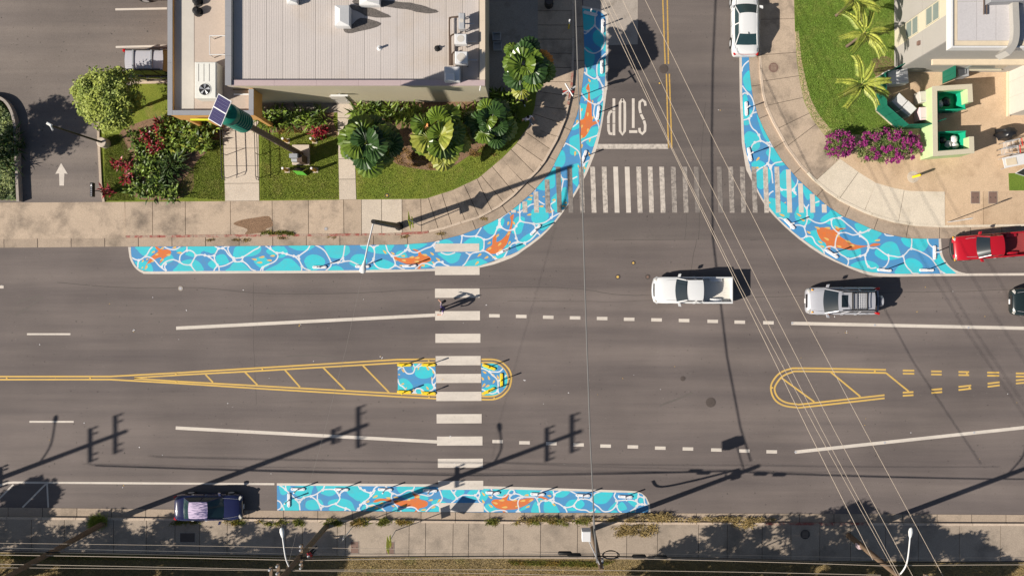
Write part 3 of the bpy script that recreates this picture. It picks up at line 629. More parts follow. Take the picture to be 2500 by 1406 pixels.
ZE = Zone(1060,500,7.81,
 L='0 760 30 710 80 700/525 570 530 640 510 740/530 580 600 600 700 605 790 590 840 530 900 430/800 600 880 620 950 660 1010 660 1080 630 1150 570 1180 500 1210 430 1240 350 1245 270/950 665 950 780 930 870 840 900 740 920 690 960 640 1040 590 1120 540 1165/130 910 220 945 300 945 400 910/600 910 680 950/0 1140 60 1095 130 1095 200 1140 290 1170/930 870 1020 910 1100 970 1170 1030 1250 1035 1330 1000 1390 890/1175 1030 1175 1075/1210 435 1280 440 1400 490 1500 470 1562 410/1245 350 1270 420/1245 300 1290 240 1350 190 1430 140/1430 820 1480 750 1562 725/1520 470 1550 560 1562 640',
 B='50 740 120 690 230 660 320 690 350 740/560 740 600 690 700 630 820 610 900 640 940 740 920 850 850 880 700 880 600 800/80 920 480 920 490 990 460 1060 380 1110 300 1115 230 1070 140 1000/560 1160 620 1090 720 1050 860 1025 960 1060 1020 1120 860 1170/940 420 1080 330 1240 260 1180 500 1150 560 1060 560 980 500/1240 360 1250 300 1310 250 1340 300 1310 400 1250 490 1200 500 1200 440/1040 940 1200 970 1400 880 1300 1020 1200 1030/1340 800 1420 760 1480 800 1400 900/1480 500 1562 470 1562 580',
 F='1180 570 1190 640 1190 710 1280 670 1360 590 1420 490 1450 400 1465 300 1445 230 1520 180 1500 300 1490 390 1460 520 1430 620 1390 740 1320 830 1250 900 1150 935 1060 930 980 890 1010 830 1100 770 1110 680 1130 600',
 K='30 1010 110 1070/1010 750 1080 710/1170 630 1235 560/1010 870 1090 815/1210 790 1280 725/1390 595 1440 520/1400 400 1420 320/1490 310 1540 380/1410 765 1455 695/820 995 900 930/950 1030 1035 985/775 1150 850 1080/1100 1025 1170 985/1430 140 1460 190/1220 890 1290 850')
ZF = Zone(1220,420,7.03,
 L='600 290 605 330/350 540 340 640 345 740 350 830 410 860 500 875 590 890 660 890 760 870 830 830 890 780 905 720 900 660 870 600 870 560 955 500/350 840 300 890 250 980 190 1000 130 1005 60 970 0 920/250 985 270 1080 300 1170 310 1200 230 1220 180 1270 160 1310/310 1200 400 1220 450 1250/430 1215 520 1170 600 1090 630 1030 600 920 580 890/640 1040 690 1080/345 690 390 660 480 600 540 560 610 550/660 490 700 520 770 560/885 785 1040 700/1010 40 1060 90 1090 130 1080 200 1060 300 1040 370/1090 130 1140 125 1220 130 1330 80',
 B='240 850 260 800 330 760 420 780 430 830 400 950 360 1050 280 1070 210 1040 230 960/540 780 550 660 660 610 760 610 820 680 840 780 760 860 620 880 560 850/330 1200 440 1090 560 1040 640 1050 560 1150 440 1210/280 1300 300 1230 420 1240 440 1300 340 1360/620 900 760 880 920 830 900 900 760 1000 700 990/630 270 740 160 860 60 940 40 950 220 900 280 760 320/420 520 540 420 560 480 530 550 470 600 350 640 230 650 340 560/890 560 890 450 950 380 1060 290 1150 280 1150 560 1080 640 960 690/1220 130 1220 0 1340 0 1340 240 1290 220/1030 60 1080 130 1030 200',
 K='500 410 570 410/470 470 555 470/290 690 370 700/670 590 755 590/460 745 545 725/730 425 770 425/890 490 960 475/1060 590 1130 585/1100 540 1160 525/840 710 930 655')
ZG = Zone(1330,220,6.695,
 L='600 60 650 130 720 190 800 230 850 235 920 190 950 100 955 0/880 220 965 150/820 240 805 320 800 400 830 480 870 550 890 640 870 720 850 745 760 780 660 820 600 860 580 890/570 260 585 400 575 490 530 550 450 610/340 870 300 930/340 870 420 910 500 960 560 1020 590 1130/720 1150 660 1190 630 1240 600 1310/600 1190 640 1220/110 1250 150 1230/230 1360 250 1400',
 B='620 0 940 0 940 60 760 160 680 150 640 80/860 170 900 100 950 90 940 150 890 200/590 220 680 240 690 280 650 400 600 500 560 400 570 260/870 350 900 270 960 200 930 400 900 500 850 480/760 620 880 600 890 660 850 740 740 780 660 820 590 860 590 800 680 740/400 830 430 770 520 735 560 740 570 1000 520 1060 420 1050 410 920/440 620 540 550 560 620 460 660/680 870 700 820 850 760 830 880 760 930/160 1190 240 1010 310 1000 340 1130 300 1240 200 1270/420 1406 430 1250 540 1200 560 1260 520 1400/640 1190 720 1160 680 1280 620 1400 600 1320/80 1320 110 1260 190 1290 160 1370 40 1400',
 F='715 0 735 0 740 120 765 250 770 400 780 490 790 520 890 490 870 540 760 600 720 680 650 775 590 770 590 620 560 500 640 470 670 340 700 180',
 K='650 190 665 150/770 160 790 210/595 360 610 300/700 440 705 370/780 490 790 430/600 630 615 570/695 700 710 630/590 810 605 740/730 860 740 780/600 960 610 880/490 1090 500 1000/715 1010 740 1090/690 0 700 40/510 550 540 490/640 1240 660 1300/540 1220 560 1270')
ZH = Zone(1380,0,6.11,
 L='475 170 445 260 440 380 380 440 340 470 280 460/340 470 310 505 280 505/440 390 500 450 560 510 590 590 570 690 520 760 430 800 340 770 275 710/605 800 530 870 480 950 470 1060 480 1160/290 980 320 1050 310 1100/280 1080 340 1130 430 1180 490 1170 550 1270 600 1330/500 1190 550 1280 570 1400',
 B='265 130 440 150 440 350 370 440 270 440/410 560 440 470 540 420 610 430 610 760 540 720 440 650/280 720 380 740 440 850 400 1000 310 1020/480 960 600 870 620 1100 540 1150 480 1100/290 1290 390 1200 480 1200 480 1340 260 1340/310 1040 420 1030 460 1150 350 1120',
 F='345 1250 360 1300 365 1345 320 1345 310 1320', K='340 1170 375 1230')
nw_out = nums('319.6 603 320.4 622 325 638 336 654 350 661 366 662.8 500 661.6 700 661.2 880 659.5 1060 656 1170 649 1231.6 627 1262.7 615 1318 575 1348 546.6 1368 519.6 1385 499.7 1396 479.7 1410.6 455.6 1425.6 424.6 1442 381 1458.5 330.5 1466 302 1472 257 1474 220 1476.6 212.8 1479 131 1479 49 1475 37.6 1462 28 1421 20.5')
nw_bd = nums('313 603 316.4 628 323.6 645 334 658 348.4 666.8 366 668.8 500 668 700 667 880 665.6 1060 661.6 1171 653.6 1230 637 1260 624 1277 612 1319.6 580.7 1356.6 542 1385 503.5 1398 485 1411 464 1431.6 426 1449.5 382.8 1460 350 1469 309.6 1475 272 1481.6 220 1483 212.8 1485.6 98 1484.7 41 1476.6 29.5 1462 23 1421 14.7')
NWgm = [(x+.4, y+.6) for x, y in NWg if 330 < x and y > 25 and y < 603 and x < 1428]
nw_int = nw_out+[(1421.5,20.6)]+NWgm[::-1]+[(330,602.6)]
mural('long blue koi pond mural curving round the corner by the fan palms', [ZA,ZB,ZC,ZD,ZE,ZF,ZG,ZH], nw_int, [crom(nw_bd,2)+crom(nw_out,2)[::-1]], (900,640))
ZI = Zone(1780,130,6.39,
 L='310 120 250 170 210 230 200 290/205 510 270 600 330 660 370 730 390 820 380 900 340 970 310 1020 225 1045/205 650 240 625 290 635/430 920 370 940 340 980/310 1020 330 1110 370 1180 420 1220 460 1280 485 1340 500 1365 570 1400 640 1395/490 1370 400 1395',
 B='215 440 240 340 325 280 350 500 340 590 270 570/215 700 260 650 290 720 290 860 370 900 310 1000 225 1030/230 1110 225 1060 310 1060 310 1110 260 1130/240 1280 310 1220 420 1260 470 1340 400 1400 240 1406/430 960 470 1030 540 1180 640 1390 560 1340 480 1150')
ZJ = Zone(1800,330,7.03,
 L='370 0 390 60 400 95 440 110 500 150 540 180 610 205/400 95 310 130 260 170 235 230/510 140 570 140 600 170/545 180 560 250 550 370 540 450 520 490 460 540 380 580 320 630 290 650/520 490 590 520 650 480 780 455/520 500 560 560 590 640 600 740 610 830/580 530 570 570/185 360 180 450 210 530/700 870 760 930 840 940 930 945 990 1000 1020 1030/930 945 990 890 1030 820 1040 750/970 930 990 990/700 940 760 940/510 1080 560 1000 620 960/1110 1150 1160 1230 1190 1260 1200 1400/1190 1250 1230 1190/1310 1170 1400 1140',
 B='130 0 370 0 380 80 250 170 160 220 140 100/240 230 280 160 380 130 380 220 290 280/240 500 300 450 400 440 480 500 420 560 300 590/490 300 560 220 620 220 770 440 640 480 560 400/640 500 780 470 820 510 720 530/300 650 400 590 560 580 580 700 550 820 500 880 400 930 320 850/700 760 740 660 820 590 900 640 940 760 1000 860 1010 1040 920 1080 800 1060 730 960/1110 860 1200 920 1280 1000 1210 1120 1140 1000/1310 1050 1400 1090 1400 1220 1320 1200/510 1090 600 1080 720 1120 840 1200 890 1320 880 1406 660 1380 520 1200/1010 1280 1100 1160 1180 1250 1290 1320 1290 1400 1000 1400',
 K='320 450 380 380/290 570 370 560/710 1350 810 1390/1010 1340 1095 1395/510 1160 570 1160/800 1165 840 1155')
ZK = Zone(1880,480,7.03,
 L='640 330 640 380 620 470 590 520 600 580 620 660 580 710 530 720/640 370 700 400 770 440 860 460 940 445 1020 400 1090 375 1180 370 1250 410 1330 480 1420 550 1480 610 1520 630 1600 620 1687 580/1180 370 1250 340/1050 400 1060 500 1110 570 1180 620 1300 620 1420 660 1520 650 1600 700 1670 770 1687 860/590 520 500 490 420 495/625 680 700 685 740 720 780 800 850 860 910 920 935 990/1180 630 1140 700 1120 790 1110 870 1040 855 970 870 930 920/1110 870 1160 930 1210 990 1280 1030 1350 1070 1450 1050 1550 1020 1640 990 1670 920 1687 870/1340 1070 1345 1130 1325 1185/1630 1010 1640 1100 1687 1200/140 365 190 370 240 400/360 560 345 520',
 B='430 370 460 330 740 330 730 380 680 460 600 490 500 460/860 420 900 350 1000 280 1060 230 1240 320 1190 370 1060 400 1060 490 940 450/1060 420 1180 370 1290 480 1270 570 1180 600 1080 530/1450 470 1560 460 1687 530 1687 590 1540 610 1480 560/680 620 740 580 820 590 880 760 950 800 940 900 840 850 760 740/590 730 700 690 780 820 900 920 930 980 800 900/1170 970 1250 900 1400 930 1540 890 1560 960 1540 1020 1380 1040 1250 1010/1380 1190 1460 1130 1600 1100 1687 1120 1687 1290 1500 1240/1570 650 1687 590 1687 830 1600 700/110 330 320 330 290 390 180 360',
 F='800 560 880 530 960 540 1060 570 1140 540 1220 540 1310 545 1220 570 1190 600 1200 680 1330 760 1450 820 1560 840 1680 845 1560 880 1440 915 1330 910 1220 890 1120 880 1040 870 1030 920 980 880 950 800 880 750 830 670',
 K='760 515 855 555/930 530 1040 545/1100 505 1185 555/620 590 695 635/920 700 1010 750/815 760 900 800/850 835 930 870/1115 650 1195 690/1285 745 1380 790/1135 840 1225 870/1350 820 1450 850/510 375 595 420')
ZL = Zone(2100,540,9.37,
 L='0 255 60 260 160 220 255 170/0 340 70 390 150 450 190 530 200 600 170 690 100 760 0 800/200 600 290 620 370 610 450 660 530 720 630 780 760 800 870 820 970 800 1050 730 1110 660 1160 620 1180 500 1175 395/100 770 120 860 140 970 190 1040 260 1080 370 1060/640 780 655 860 630 960 570 1040 500 1080/1170 630 1280 660 1420 720 1560 800 1640 870 1700 950 1760 1040 1820 1120 1850 1190/980 800 1005 870 1020 960 1080 1060 1150 1130 1200 1190 1330 1200/1850 1160 1930 1190/1540 395 1545 460 1590 540 1660 600/1735 610 1800 620/550 270 590 320 680 335 770 330',
 B='0 60 240 170 60 250 0 250/20 310 90 260 260 180 490 270 410 370 370 470 250 500 190 520 130 420/430 640 540 510 700 465 820 520 890 650 920 780 820 800 700 790 560 720/330 710 380 640 460 680 620 780 640 870 540 890 430 840 350 780/660 800 800 820 950 830 760 880 660 880/940 390 1170 390 1170 540 1130 600 1000 530/1190 400 1540 400 1560 520 1500 640 1410 690 1200 620/1010 940 1080 860 1200 850 1340 910 1430 1020 1400 1130 1340 1200 1200 1180 1080 1060/800 1200 850 1060 960 960 1020 950 1100 1080 1180 1190/0 930 100 900 200 905 340 950 430 1030 420 1070 380 1170 0 1120/1680 940 1800 760 1870 820 1930 950 2080 1100 2180 1190 1900 1190 1780 1050',
 F='205 565 300 510 430 510 460 530 390 565 250 580', K='320 450 460 430')
ne_out = nums('1811 100 1811 140 1812 230 1815 294 1817.6 349 1823.5 380 1830 405 1842.7 448 1861 483.6 1872.5 499 1896.7 529 1922.7 554 1955 581 2013.7 620.8 2069 648 2120 663.5 2140.5 666 2185 668.6 2249 668.6 2325 668')
ne_bd = nums('1805 100 1805 140 1806 230 1809 294 1811 349 1815 372.7 1821 411 1827 424.6 1859.7 489 1891 529 1948 582 2008 623.7 2065 650.7 2100 665 2132 673.4 2174.7 675.5 2260 674.5 2360 673.4')
ne_ri = nums('2335 667.5 2324 658.5 2309 644.6 2299.6 630.7 2293 614.7 2291.5 583')
ne_ro = nums('2360 667.6 2340 662.7 2319.8 651 2306 632.8 2299.6 614.7 2297.4 583')
NEgm = [(x-.4, y+.6) for x, y in NEg if y > 139 and x < 2290]
mural('blue koi pond mural on the corner in front of the red pickup', [ZI,ZJ,ZK,ZL], ne_out+ne_ri+NEgm[::-1]+[(1828.3,100)], [crom(ne_bd,2)+[(2360,667.8)]+crom(ne_out,2)[::-1], crom(ne_ro,3)+crom(ne_ri,3)[::-1]], (2080,600))
ZMm = Zone(670,1170,11.36,
 L='150 165 240 220 330 300 430 390 530 480 600 550 650 620 690 680 710 850/310 165 310 270/70 580 130 600 180 650 210 720 245 770 270 850/210 730 160 800 90 840/600 545 720 550 820 500 930 470 1030 450 1150 410 1240 350 1340 290 1460 270 1600 270 1680 290 1740 370 1800 450 1810 540 1760 620 1700 670 1600 690 1480 740 1360 735 1270 690 1210 610 1190 520 1195 420/700 620 820 500/1010 465 1100 520 1180 590 1240 700 1270 780 1300 855/1340 740 1290 790/1340 290 1395 165/1800 430 1850 360 1930 310/1700 670 1760 720 1860 760 1980 800 2050 820 2115 860/1980 800 1950 865/2330 180 2380 250 2500 300/2500 620 2400 700 2340 800 2280 865/2330 810 2350 860',
 B='140 170 430 170 420 260 340 380 270 430 180 400 145 300/560 200 1050 170 1050 290 1000 420 850 480 740 500 620 440 540 360 540 300/190 850 260 650 370 560 560 530 640 620 680 850/860 700 900 600 1020 560 1120 560 1200 640 1240 800 1100 840 960 830 880 780/1170 170 1390 170 1340 280 1230 340 1180 260/1280 370 1400 290 1640 280 1710 360 1640 430 1520 460 1400 430/1200 540 1290 560 1350 650 1340 720 1250 670/1490 690 1510 600 1640 550 1790 540 1760 620 1640 680/1760 640 1800 540 1880 520 2060 570 2160 650 2220 800 2230 860 2000 800 1800 720/1550 860 1540 770 1700 690 1880 780 1970 850/2010 180 2320 180 2500 320 2500 480 2420 570 2300 590 2180 510 2060 420 1990 300/1420 170 1950 170 1900 230 1400 260/2420 800 2500 700 2500 860')
ZN = Zone(880,1170,11.36,
 L='0 240 90 310 200 350 290 370 350 320 390 240 480 180/280 370 290 440 230 520 130 600 60 650 0 700/290 440 370 370 380 300/80 650 150 680 190 740 150 830 80 870/190 735 280 710 360 700 440 740 530 760 600 800 640 840 700 885/590 780 640 710 720 660 830 635 890 620 870 540 860 460 880 390 940 390 1020 425 1110 410 1200 360 1290 310 1370 300 1450 290 1500 200/780 310 860 370 890 390/690 180 740 230/890 620 960 690 1030 760 1090 820 1130 890/1070 790 1180 800 1300 770 1420 760 1520 790 1580 850 1640 890 1680 895/1440 310 1500 370 1600 400 1720 420 1870 450 1970 430 2030 370/2120 270 2200 310 2240 420 2270 500 2240 580 2180 660 2130 690 2040 700 1960 750 1880 820 1810 890/2130 690 2180 740',
 B='0 200 80 300 230 370 270 430 150 560 0 650/400 350 500 290 780 320 870 400 860 520 700 500 500 540 340 520 330 480/1030 200 1490 190 1440 270 1300 300 1150 380 1050 330/1500 220 1900 200 1830 300 1550 370 1500 330/1150 450 1370 320 1500 400 1480 510 1300 530 1180 500/1640 450 1760 430 1870 460 1860 560 1660 530/1970 620 2040 570 2220 540 2170 650 2000 690/200 700 380 620 640 590 760 640 600 720 400 690/130 860 220 760 380 740 560 800 620 860/910 820 1000 750 1100 830 1200 800 1480 830 1480 890 920 890/1640 880 1660 820 1830 800 1800 890/30 850 60 760 140 690 160 760 110 850/2100 740 2180 790 2180 880 1900 880/2270 310 2500 300 2500 540 2280 450/2250 600 2350 620 2370 650 2200 650',
 F='350 620 440 550 560 520 720 535 850 545 900 580 1000 570 1150 580 1300 560 1500 520 1470 430 1430 380 1560 400 1640 450 1640 540 1790 580 1870 640 1850 720 1760 770 1640 800 1560 890 1500 890 1560 800 1400 780 1250 770 1080 720 960 670 830 620 700 590 580 590 440 630',
 K='330 510 480 440/150 650 250 580/690 500 840 520/900 490 1055 495/500 680 640 640/230 750 360 710/380 810 490 780/1120 730 1270 730/1510 500 1650 470/1280 580 1390 550/1870 590 2010 555/2130 640 2220 540/1950 800 2080 740/1670 850 1810 830/850 720 950 740/990 580 1110 590')
ZO = Zone(1080,1170,9.615,
 L='205 245 250 310 310 390 340 430 400 410 470 370 550 360 660 370 760 365 830 320 865 245/270 310 320 250/340 440 280 500 210 550/770 370 820 430 870 520 930 560/850 310 880 360 840 430/970 630 1010 700 1090 770/1140 770 1250 730 1380 720 1470 730 1530 770/1140 210 1180 290/1220 350 1300 400 1400 410 1480 390 1540 320 1570 270 1620 235 1680 260 1690 320 1620 360 1550 330/1690 325 1800 350 1900 400 2050 410 2170 410 2220 470 2260 580 2290 770/1600 370 1580 440 1640 475 1720 450 1790 415 1880 405/1830 420 1790 480 1770 560 1790 660 1775 740 1720 760/1775 740 1840 770/2260 580 2330 510 2420 490/2280 310 2380 250 2500 245',
 B='0 250 210 250 320 420 260 480 120 430 0 390/280 310 330 250 510 250 500 330 420 380 340 400/580 350 670 250 850 250 830 310 750 350/540 400 760 380 830 470 700 450/860 440 900 290 970 220 1090 210 1090 330 1050 450 1000 500 930 500/1210 220 1640 240 1530 330 1440 400 1300 390 1220 330/1740 240 2300 260 2250 320 2050 400 1920 390 1800 330/970 700 1020 590 1120 560 1260 680 1370 720 1230 740 1100 760/1800 740 1900 640 2080 580 1960 690/2090 770 2110 640 2200 510 2290 770/2250 440 2340 450 2400 490 2280 520',
 F='1150 520 1200 470 1290 460 1390 455 1440 370 1560 330 1540 420 1520 480 1630 490 1800 470 1960 440 2100 430 2160 460 2060 530 1960 600 1840 650 1700 700 1500 710 1480 770 1430 770 1380 700 1260 660 1170 570/2250 400 2340 390 2460 450 2400 470 2320 430 2250 430',
 K='920 290 1000 380/1075 380 1170 440/930 460 985 560/1080 580 1180 650/1310 490 1460 485/1170 530 1300 570/1610 490 1750 480/1820 505 1950 490/2020 510 2130 470/1380 655 1530 645/1700 640 1770 620/1950 660 2050 620/1920 370 2030 360/2280 490 2350 500')
ZP = Zone(1330,1170,9.26,
 L='190 255 210 350 190 430 120 450 60 480 0 485/215 340 260 300 350 260/190 440 230 510 330 550 400 600 460 630 560 620 640 590 690 530 760 450 870 435 980 450 1070 500 1130 560 1220 620 1300 700 1380 725 1490 700 1570 640 1620 560 1640 490 1570 380 1600 290/130 470 180 510/450 630 480 680 505 740/660 600 720 660 820 685 930 690 1030 740 1110 710 1150 650/590 265 700 320/750 390 760 450/1040 450 1080 390 1130 320 1220 285/1620 480 1720 470 1870 460 1970 465 2050 490 2100 520 2080 600 2020 660 1930 720/1620 590 1670 700 1740 745/2115 300 2110 400 2070 470/2070 480 2110 540 2220 560 2330 580/2240 400 2260 560/2120 380 2180 390 2240 420/2080 600 2130 570 2200 560/2040 660 2050 730',
 B='100 260 180 260 190 340 140 300/220 370 340 270 560 265 530 330 420 400 300 400/0 490 130 500 240 560 310 680 310 745 0 745/470 570 560 470 740 450 680 530 620 590 500 610/690 590 720 510 830 460 900 560 810 660 740 650/500 690 560 640 660 640 730 690 620 710/1020 700 1110 660 1110 700 1040 730/1080 440 1130 340 1260 290 1530 290 1480 430 1380 530 1260 550 1150 530/1430 690 1500 600 1620 490 1600 580 1530 670/1150 700 1170 670 1250 720 1260 745 1150 745/1630 620 1720 510 1790 530 1860 650 1800 690 1680 700/1880 490 2000 480 2080 540 2040 620 1950 570/1490 740 1570 690 1650 730 1600 745/1870 310 2100 310 2090 430 2000 440 1990 360/2120 450 2170 410 2230 440 2220 530 2150 530/1950 700 2020 680 2050 740 1930 745',
 F='0 400 60 430 70 460 0 450', K='50 350 150 380/150 520 240 590')
s_top = nums('676 1184.5 880 1185.8 1065 1187.6 1181 1192.4 1330 1196 1492 1201 1554.6 1202.4 1567.6 1205.6 1578 1218.6 1583 1234.8 1583 1250.8')
s_bd = nums('676 1178.8 880 1179.7 1065 1181.4 1180 1185.6 1330 1190 1535 1197 1554.6 1198.6 1567.6 1203.5 1578 1213 1586 1229.4 1588.6 1250.9')
mural('straight blue koi pond mural along the lower kerb of the road', [ZMm,ZN,ZO,ZP], s_top+nums('1330 1250.6 1080 1248.8 880 1247 677 1245'), [s_bd+s_top[::-1]], (1120,1220))
ZQ = Zone(960,860,10.81,
 L='120 460 160 420 250 390 300 480 360 550 440 565 520 540 560 470 580 400 660 380 740 350/510 290 570 390 650 340 715 290/930 370 1020 430 1090 510 1110 600 1090 660 1040 710 1025 780 1050 860 1090 920 1130 950/1070 860 1130 790/1090 930 1030 990 960 1020/120 700 140 790 180 860 250 900 310 960 330 990/500 1070 570 1050 590 980 640 950 720 960 810 1020/560 1050 590 1085',
 B='490 420 520 360 560 400 560 470 510 480/540 290 650 290 580 380/570 560 600 440 700 380 880 370 1000 430 1060 520 1030 620 900 680 740 690 620 640/120 960 150 740 240 680 360 710 460 800 520 900 440 1000 120 1010/700 960 820 830 960 820 1040 880 1030 990 900 1030 800 1010/580 1090 600 990 680 960 740 1010 750 1100',
 K='215 430 300 520/650 470 680 390/870 380 950 465/1030 420 1080 560/1010 640 1040 770/120 580 185 585/200 850 290 820/310 960 365 930/500 1050 550 970/870 890 930 980/730 970 770 1060/1040 1000 1080 940')
mural('small square blue mural on the median left of the zebra crossing', [ZQ], nums('971 887.6 1063 886.4 1065 963 971 958.4'), [], (1018,925))
ZR = Zone(1150,860,10.81,
 L='262 420 350 440 430 480 490 510 560 600 640 660 700 750 715 880 710 1010 740 1075/490 510 600 515 720 515 790 480 830 430/720 750 860 660 935 600/275 970 350 1000 440 1050 540 1085 640 1060 700 1020',
 B='290 440 400 330 560 290 700 330 690 450 640 480 480 470/870 560 930 590 970 740 930 880 850 920 850 650/270 980 400 920 540 850 680 890 700 1000 560 1070 400 1040/300 1130 500 1090 720 1080 600 1130',
 K='300 495 405 550/510 540 620 630/445 610 490 725/680 590 730 700/270 640 335 735/570 830 625 735/290 920 375 820/370 915 490 860')
mural('half round blue mural on the median nose right of the crossing', [ZR], [(1150+a/10.81, 860+b/10.81) for a, b in nums('265 292')+crom(nums('560 292 650 305 750 345 880 460 950 600 965 720 930 890 830 1025 700 1105 560 1132'),3)+nums('285 1132')], [], (1205,926))
# ------------------------------------------------------------------ flexible posts on bolted bases
def capsule(l, w, n=6):
    r = w/2; h = l/2-r
    return [(h+r*math.cos(-PI/2+PI*k/n), r*math.sin(-PI/2+PI*k/n)) for k in range(n+1)]+[(-h+r*math.cos(PI/2+PI*k/n), r*math.sin(PI/2+PI*k/n)) for k in range(n+1)]
def delin_meshes(col):
    b = MB(); o0 = capsule(.98,.21); o1 = capsule(.94,.16); n = len(o0)
    b.add([(x,y,.004) for x,y in o0]+[(x,y,.05) for x,y in o0]+[(x,y,.085) for x,y in o1], [(i,(i+1)%n,n+(i+1)%n,n+i) for i in range(n)]+[(n+i,n+(i+1)%n,2*n+(i+1)%n,2*n+i) for i in range(n)]+[tuple(range(2*n,3*n))])
    bolt = MB().cyl((0,0), .025, .08, .1, 6)
    p = MB().tube([(0,0,.07),(0,0,.12),(0,0,.13),(0,0,.62),(0,0,.68),(0,0,.93)], [.06,.06,.034,.034,.045,.052], 10)
    bd = MB().tube([(0,0,.72),(0,0,.86)], [.0495,.0525], 10, False)
    return b.mesh('base_'+col, 'post_'+col, 40), bolt.mesh('bolt_'+col, 'reflect_grey'), p.mesh('post_'+col, 'post_'+col, 40), bd.mesh('band_'+col, 'reflect_grey' if col == 'white' else 'post_yellow')
DM = {c: delin_meshes(c) for c in ('white','yellow')}
def delineator(px, py, ang, col, label, lean=0):
    x, y, _ = G(px, py)
    t = thing('delineator_post', label, 'delineator', (x,y,.008), math.radians(-ang), col+' delineator posts on the murals')
    me = DM[col]; link('base', me[0], t)
    for s in (-.38, .38): o = link('bolt', me[1], t); o.location.x = s
    o = link('post', me[2], t); k = link('reflective_band', me[3], o)
    o.rotation_euler = (random.uniform(-.03,.03)+lean, random.uniform(-.03,.03), 0)
for i, (x, y, a) in enumerate(((780.8,652.4,0),(885,650.6,0),(1000,649.2,-2),(1227.7,614,-26),(1307.5,561.5,-46),(1425.6,383.6,-70),(1460.4,276,-83),(1469.2,163.7,90),(1471.3,64.6,90),(1441.4,34.4,13))):
    delineator(x, y, a, 'white', ORD[i]+' white post from the left end of the curved mural by the fan palms')
for i, (x, y, a) in enumerate(((1821.8,266,88),(1830,377.6,78),(1927.6,546.8,45),(2030.8,620,33),(2158.7,659.5,6),(2261.7,659.5,1))):
    delineator(x, y, a, 'white', ORD[i]+' white post below the white sedan along the right corner mural')
delineator(2281,616.8,90,'white','white post standing right in front of the red pickup bumper')
for i, (x, y, a) in enumerate(((728,1193.3,0),(834,1194,2),(940.7,1194,2),(1050.3,1196.8,2),(1203,1202,2),(1312.4,1205.4,2),(1422.9,1208.3,3),(1526.5,1211.6,3))):
    delineator(x, y, a, 'white', ORD[i]+' white post from the left along the lower kerb mural edge')
delineator(705.6,1219.7,90,'white','white post with upright base at the left end of the lower mural')
for (x, y, a), l in zip(((987.7,890.5,0),(1046.5,890.5,0),(987.3,956.2,2),(1047,959.4,2),(1194,895.6,20),(1224.5,927.5,90),(1192.6,954.4,-26)), ('upper left','upper right','lower left','lower right','upper','middle','lower')):
    delineator(x, y, a, 'yellow', 'yellow post, %s one on the %s median mural' % (l, 'square' if x < 1100 else 'half round'))
# ------------------------------------------------------------------ covers in the ground
def cover(px, py, r, z, m, label, ring='iron'):
    x, y, _ = G(px, py); t = thing('manhole_cover', label, 'manhole cover', (x,y,z)); R = r/PXM
    MB().lathe((x,y,z), [(R,0),(R,.012),(R*.86,.013)], 24).build('frame', ring, t)
    q_ = .84 if R > .2 else .5; mb = MB().lathe((x,y,z), [(R*q_,.006),(R*q_,.016),(R*q_*.95,.018)], 24); mb.build('lid', m, t)
    rb = MB()
    for k in range(-2,3): rb.box(x-R*.5, x+R*.5, y+k*R*.22-.012, y+k*R*.22+.012, z+.018, z+.024)
    if R > .2: rb.build('rib', ring, t)
cover(1620,169,11,.008,'iron','round manhole cover on the yellow centre line of the side street')
cover(1735,982,12,.003,'iron','round manhole cover in the middle of the intersection')
cover(1887,167,14,.139,'iron_brown','large brown manhole cover in the pavement by the east lawn','concrete_walk')
cover(1964,1302,14,.139,'iron','large dark manhole cover in the shaded lower pavement','concrete_south')
for x, y, r, z, m, l in ((1546,642,5,.006,'valve_yellow','small yellow valve cap, uppermost of three in the junction'),(1508,676,6,.006,'valve_yellow','small ringed valve cap, left one of the three in the junction'),(1581,676,6,.006,'iron_brown','small ringed valve cap nearest to the white pickup'),(441,704,6,.003,'reflect_grey','small pale valve cap on the left part of the road'),(1667,924,6,.003,'iron','small faint valve cap above the junction manhole'),(1610,204,4,.006,'valve_yellow','tiny yellow cap beside the STOP lettering'),(797,559,5,.14,'reflect_grey','small round water cover in the stained pavement'),(946,478,5,.152,'valve_yellow','small yellow cap in the corner lawn')):
    cover(x, y, r, z, m, l, 'iron' if m != 'reflect_grey' else 'concrete_dark')
def hatch(px, py, w, h, z, m, label):
    x, y, _ = G(px, py); t = thing('utility_cover', label, 'utility cover', (x,y,z))
    MB().obox((x,y,z), w/PXM, h/PXM, .012).build('frame', 'concrete_dark', t); MB().obox((x,y,z), w/PXM-.06, h/PXM-.06, .018, 0, .004).build('lid', m, t)
    for s in (-1,1): MB().obox((x+s*w/PXM*.25,y,z+.018), .05, .1, .006).build('grip', 'iron', t)
hatch(2378,483,22,30,.139,'iron_brown','left one of two brown box lids in the tan pavement')
hatch(2421,483,22,30,.139,'iron_brown','right one of two brown box lids in the tan pavement')
hatch(460,1310,38,24,.139,'iron','wide dark box lid in the shaded lower pavement')
hatch(867,1334,21,30,.139,'iron_brown','brown box lid in the lower pavement beside the leaning grey post')
hatch(953,1335,21,30,.139,'iron_brown','box lid under the yellow green warning sign')

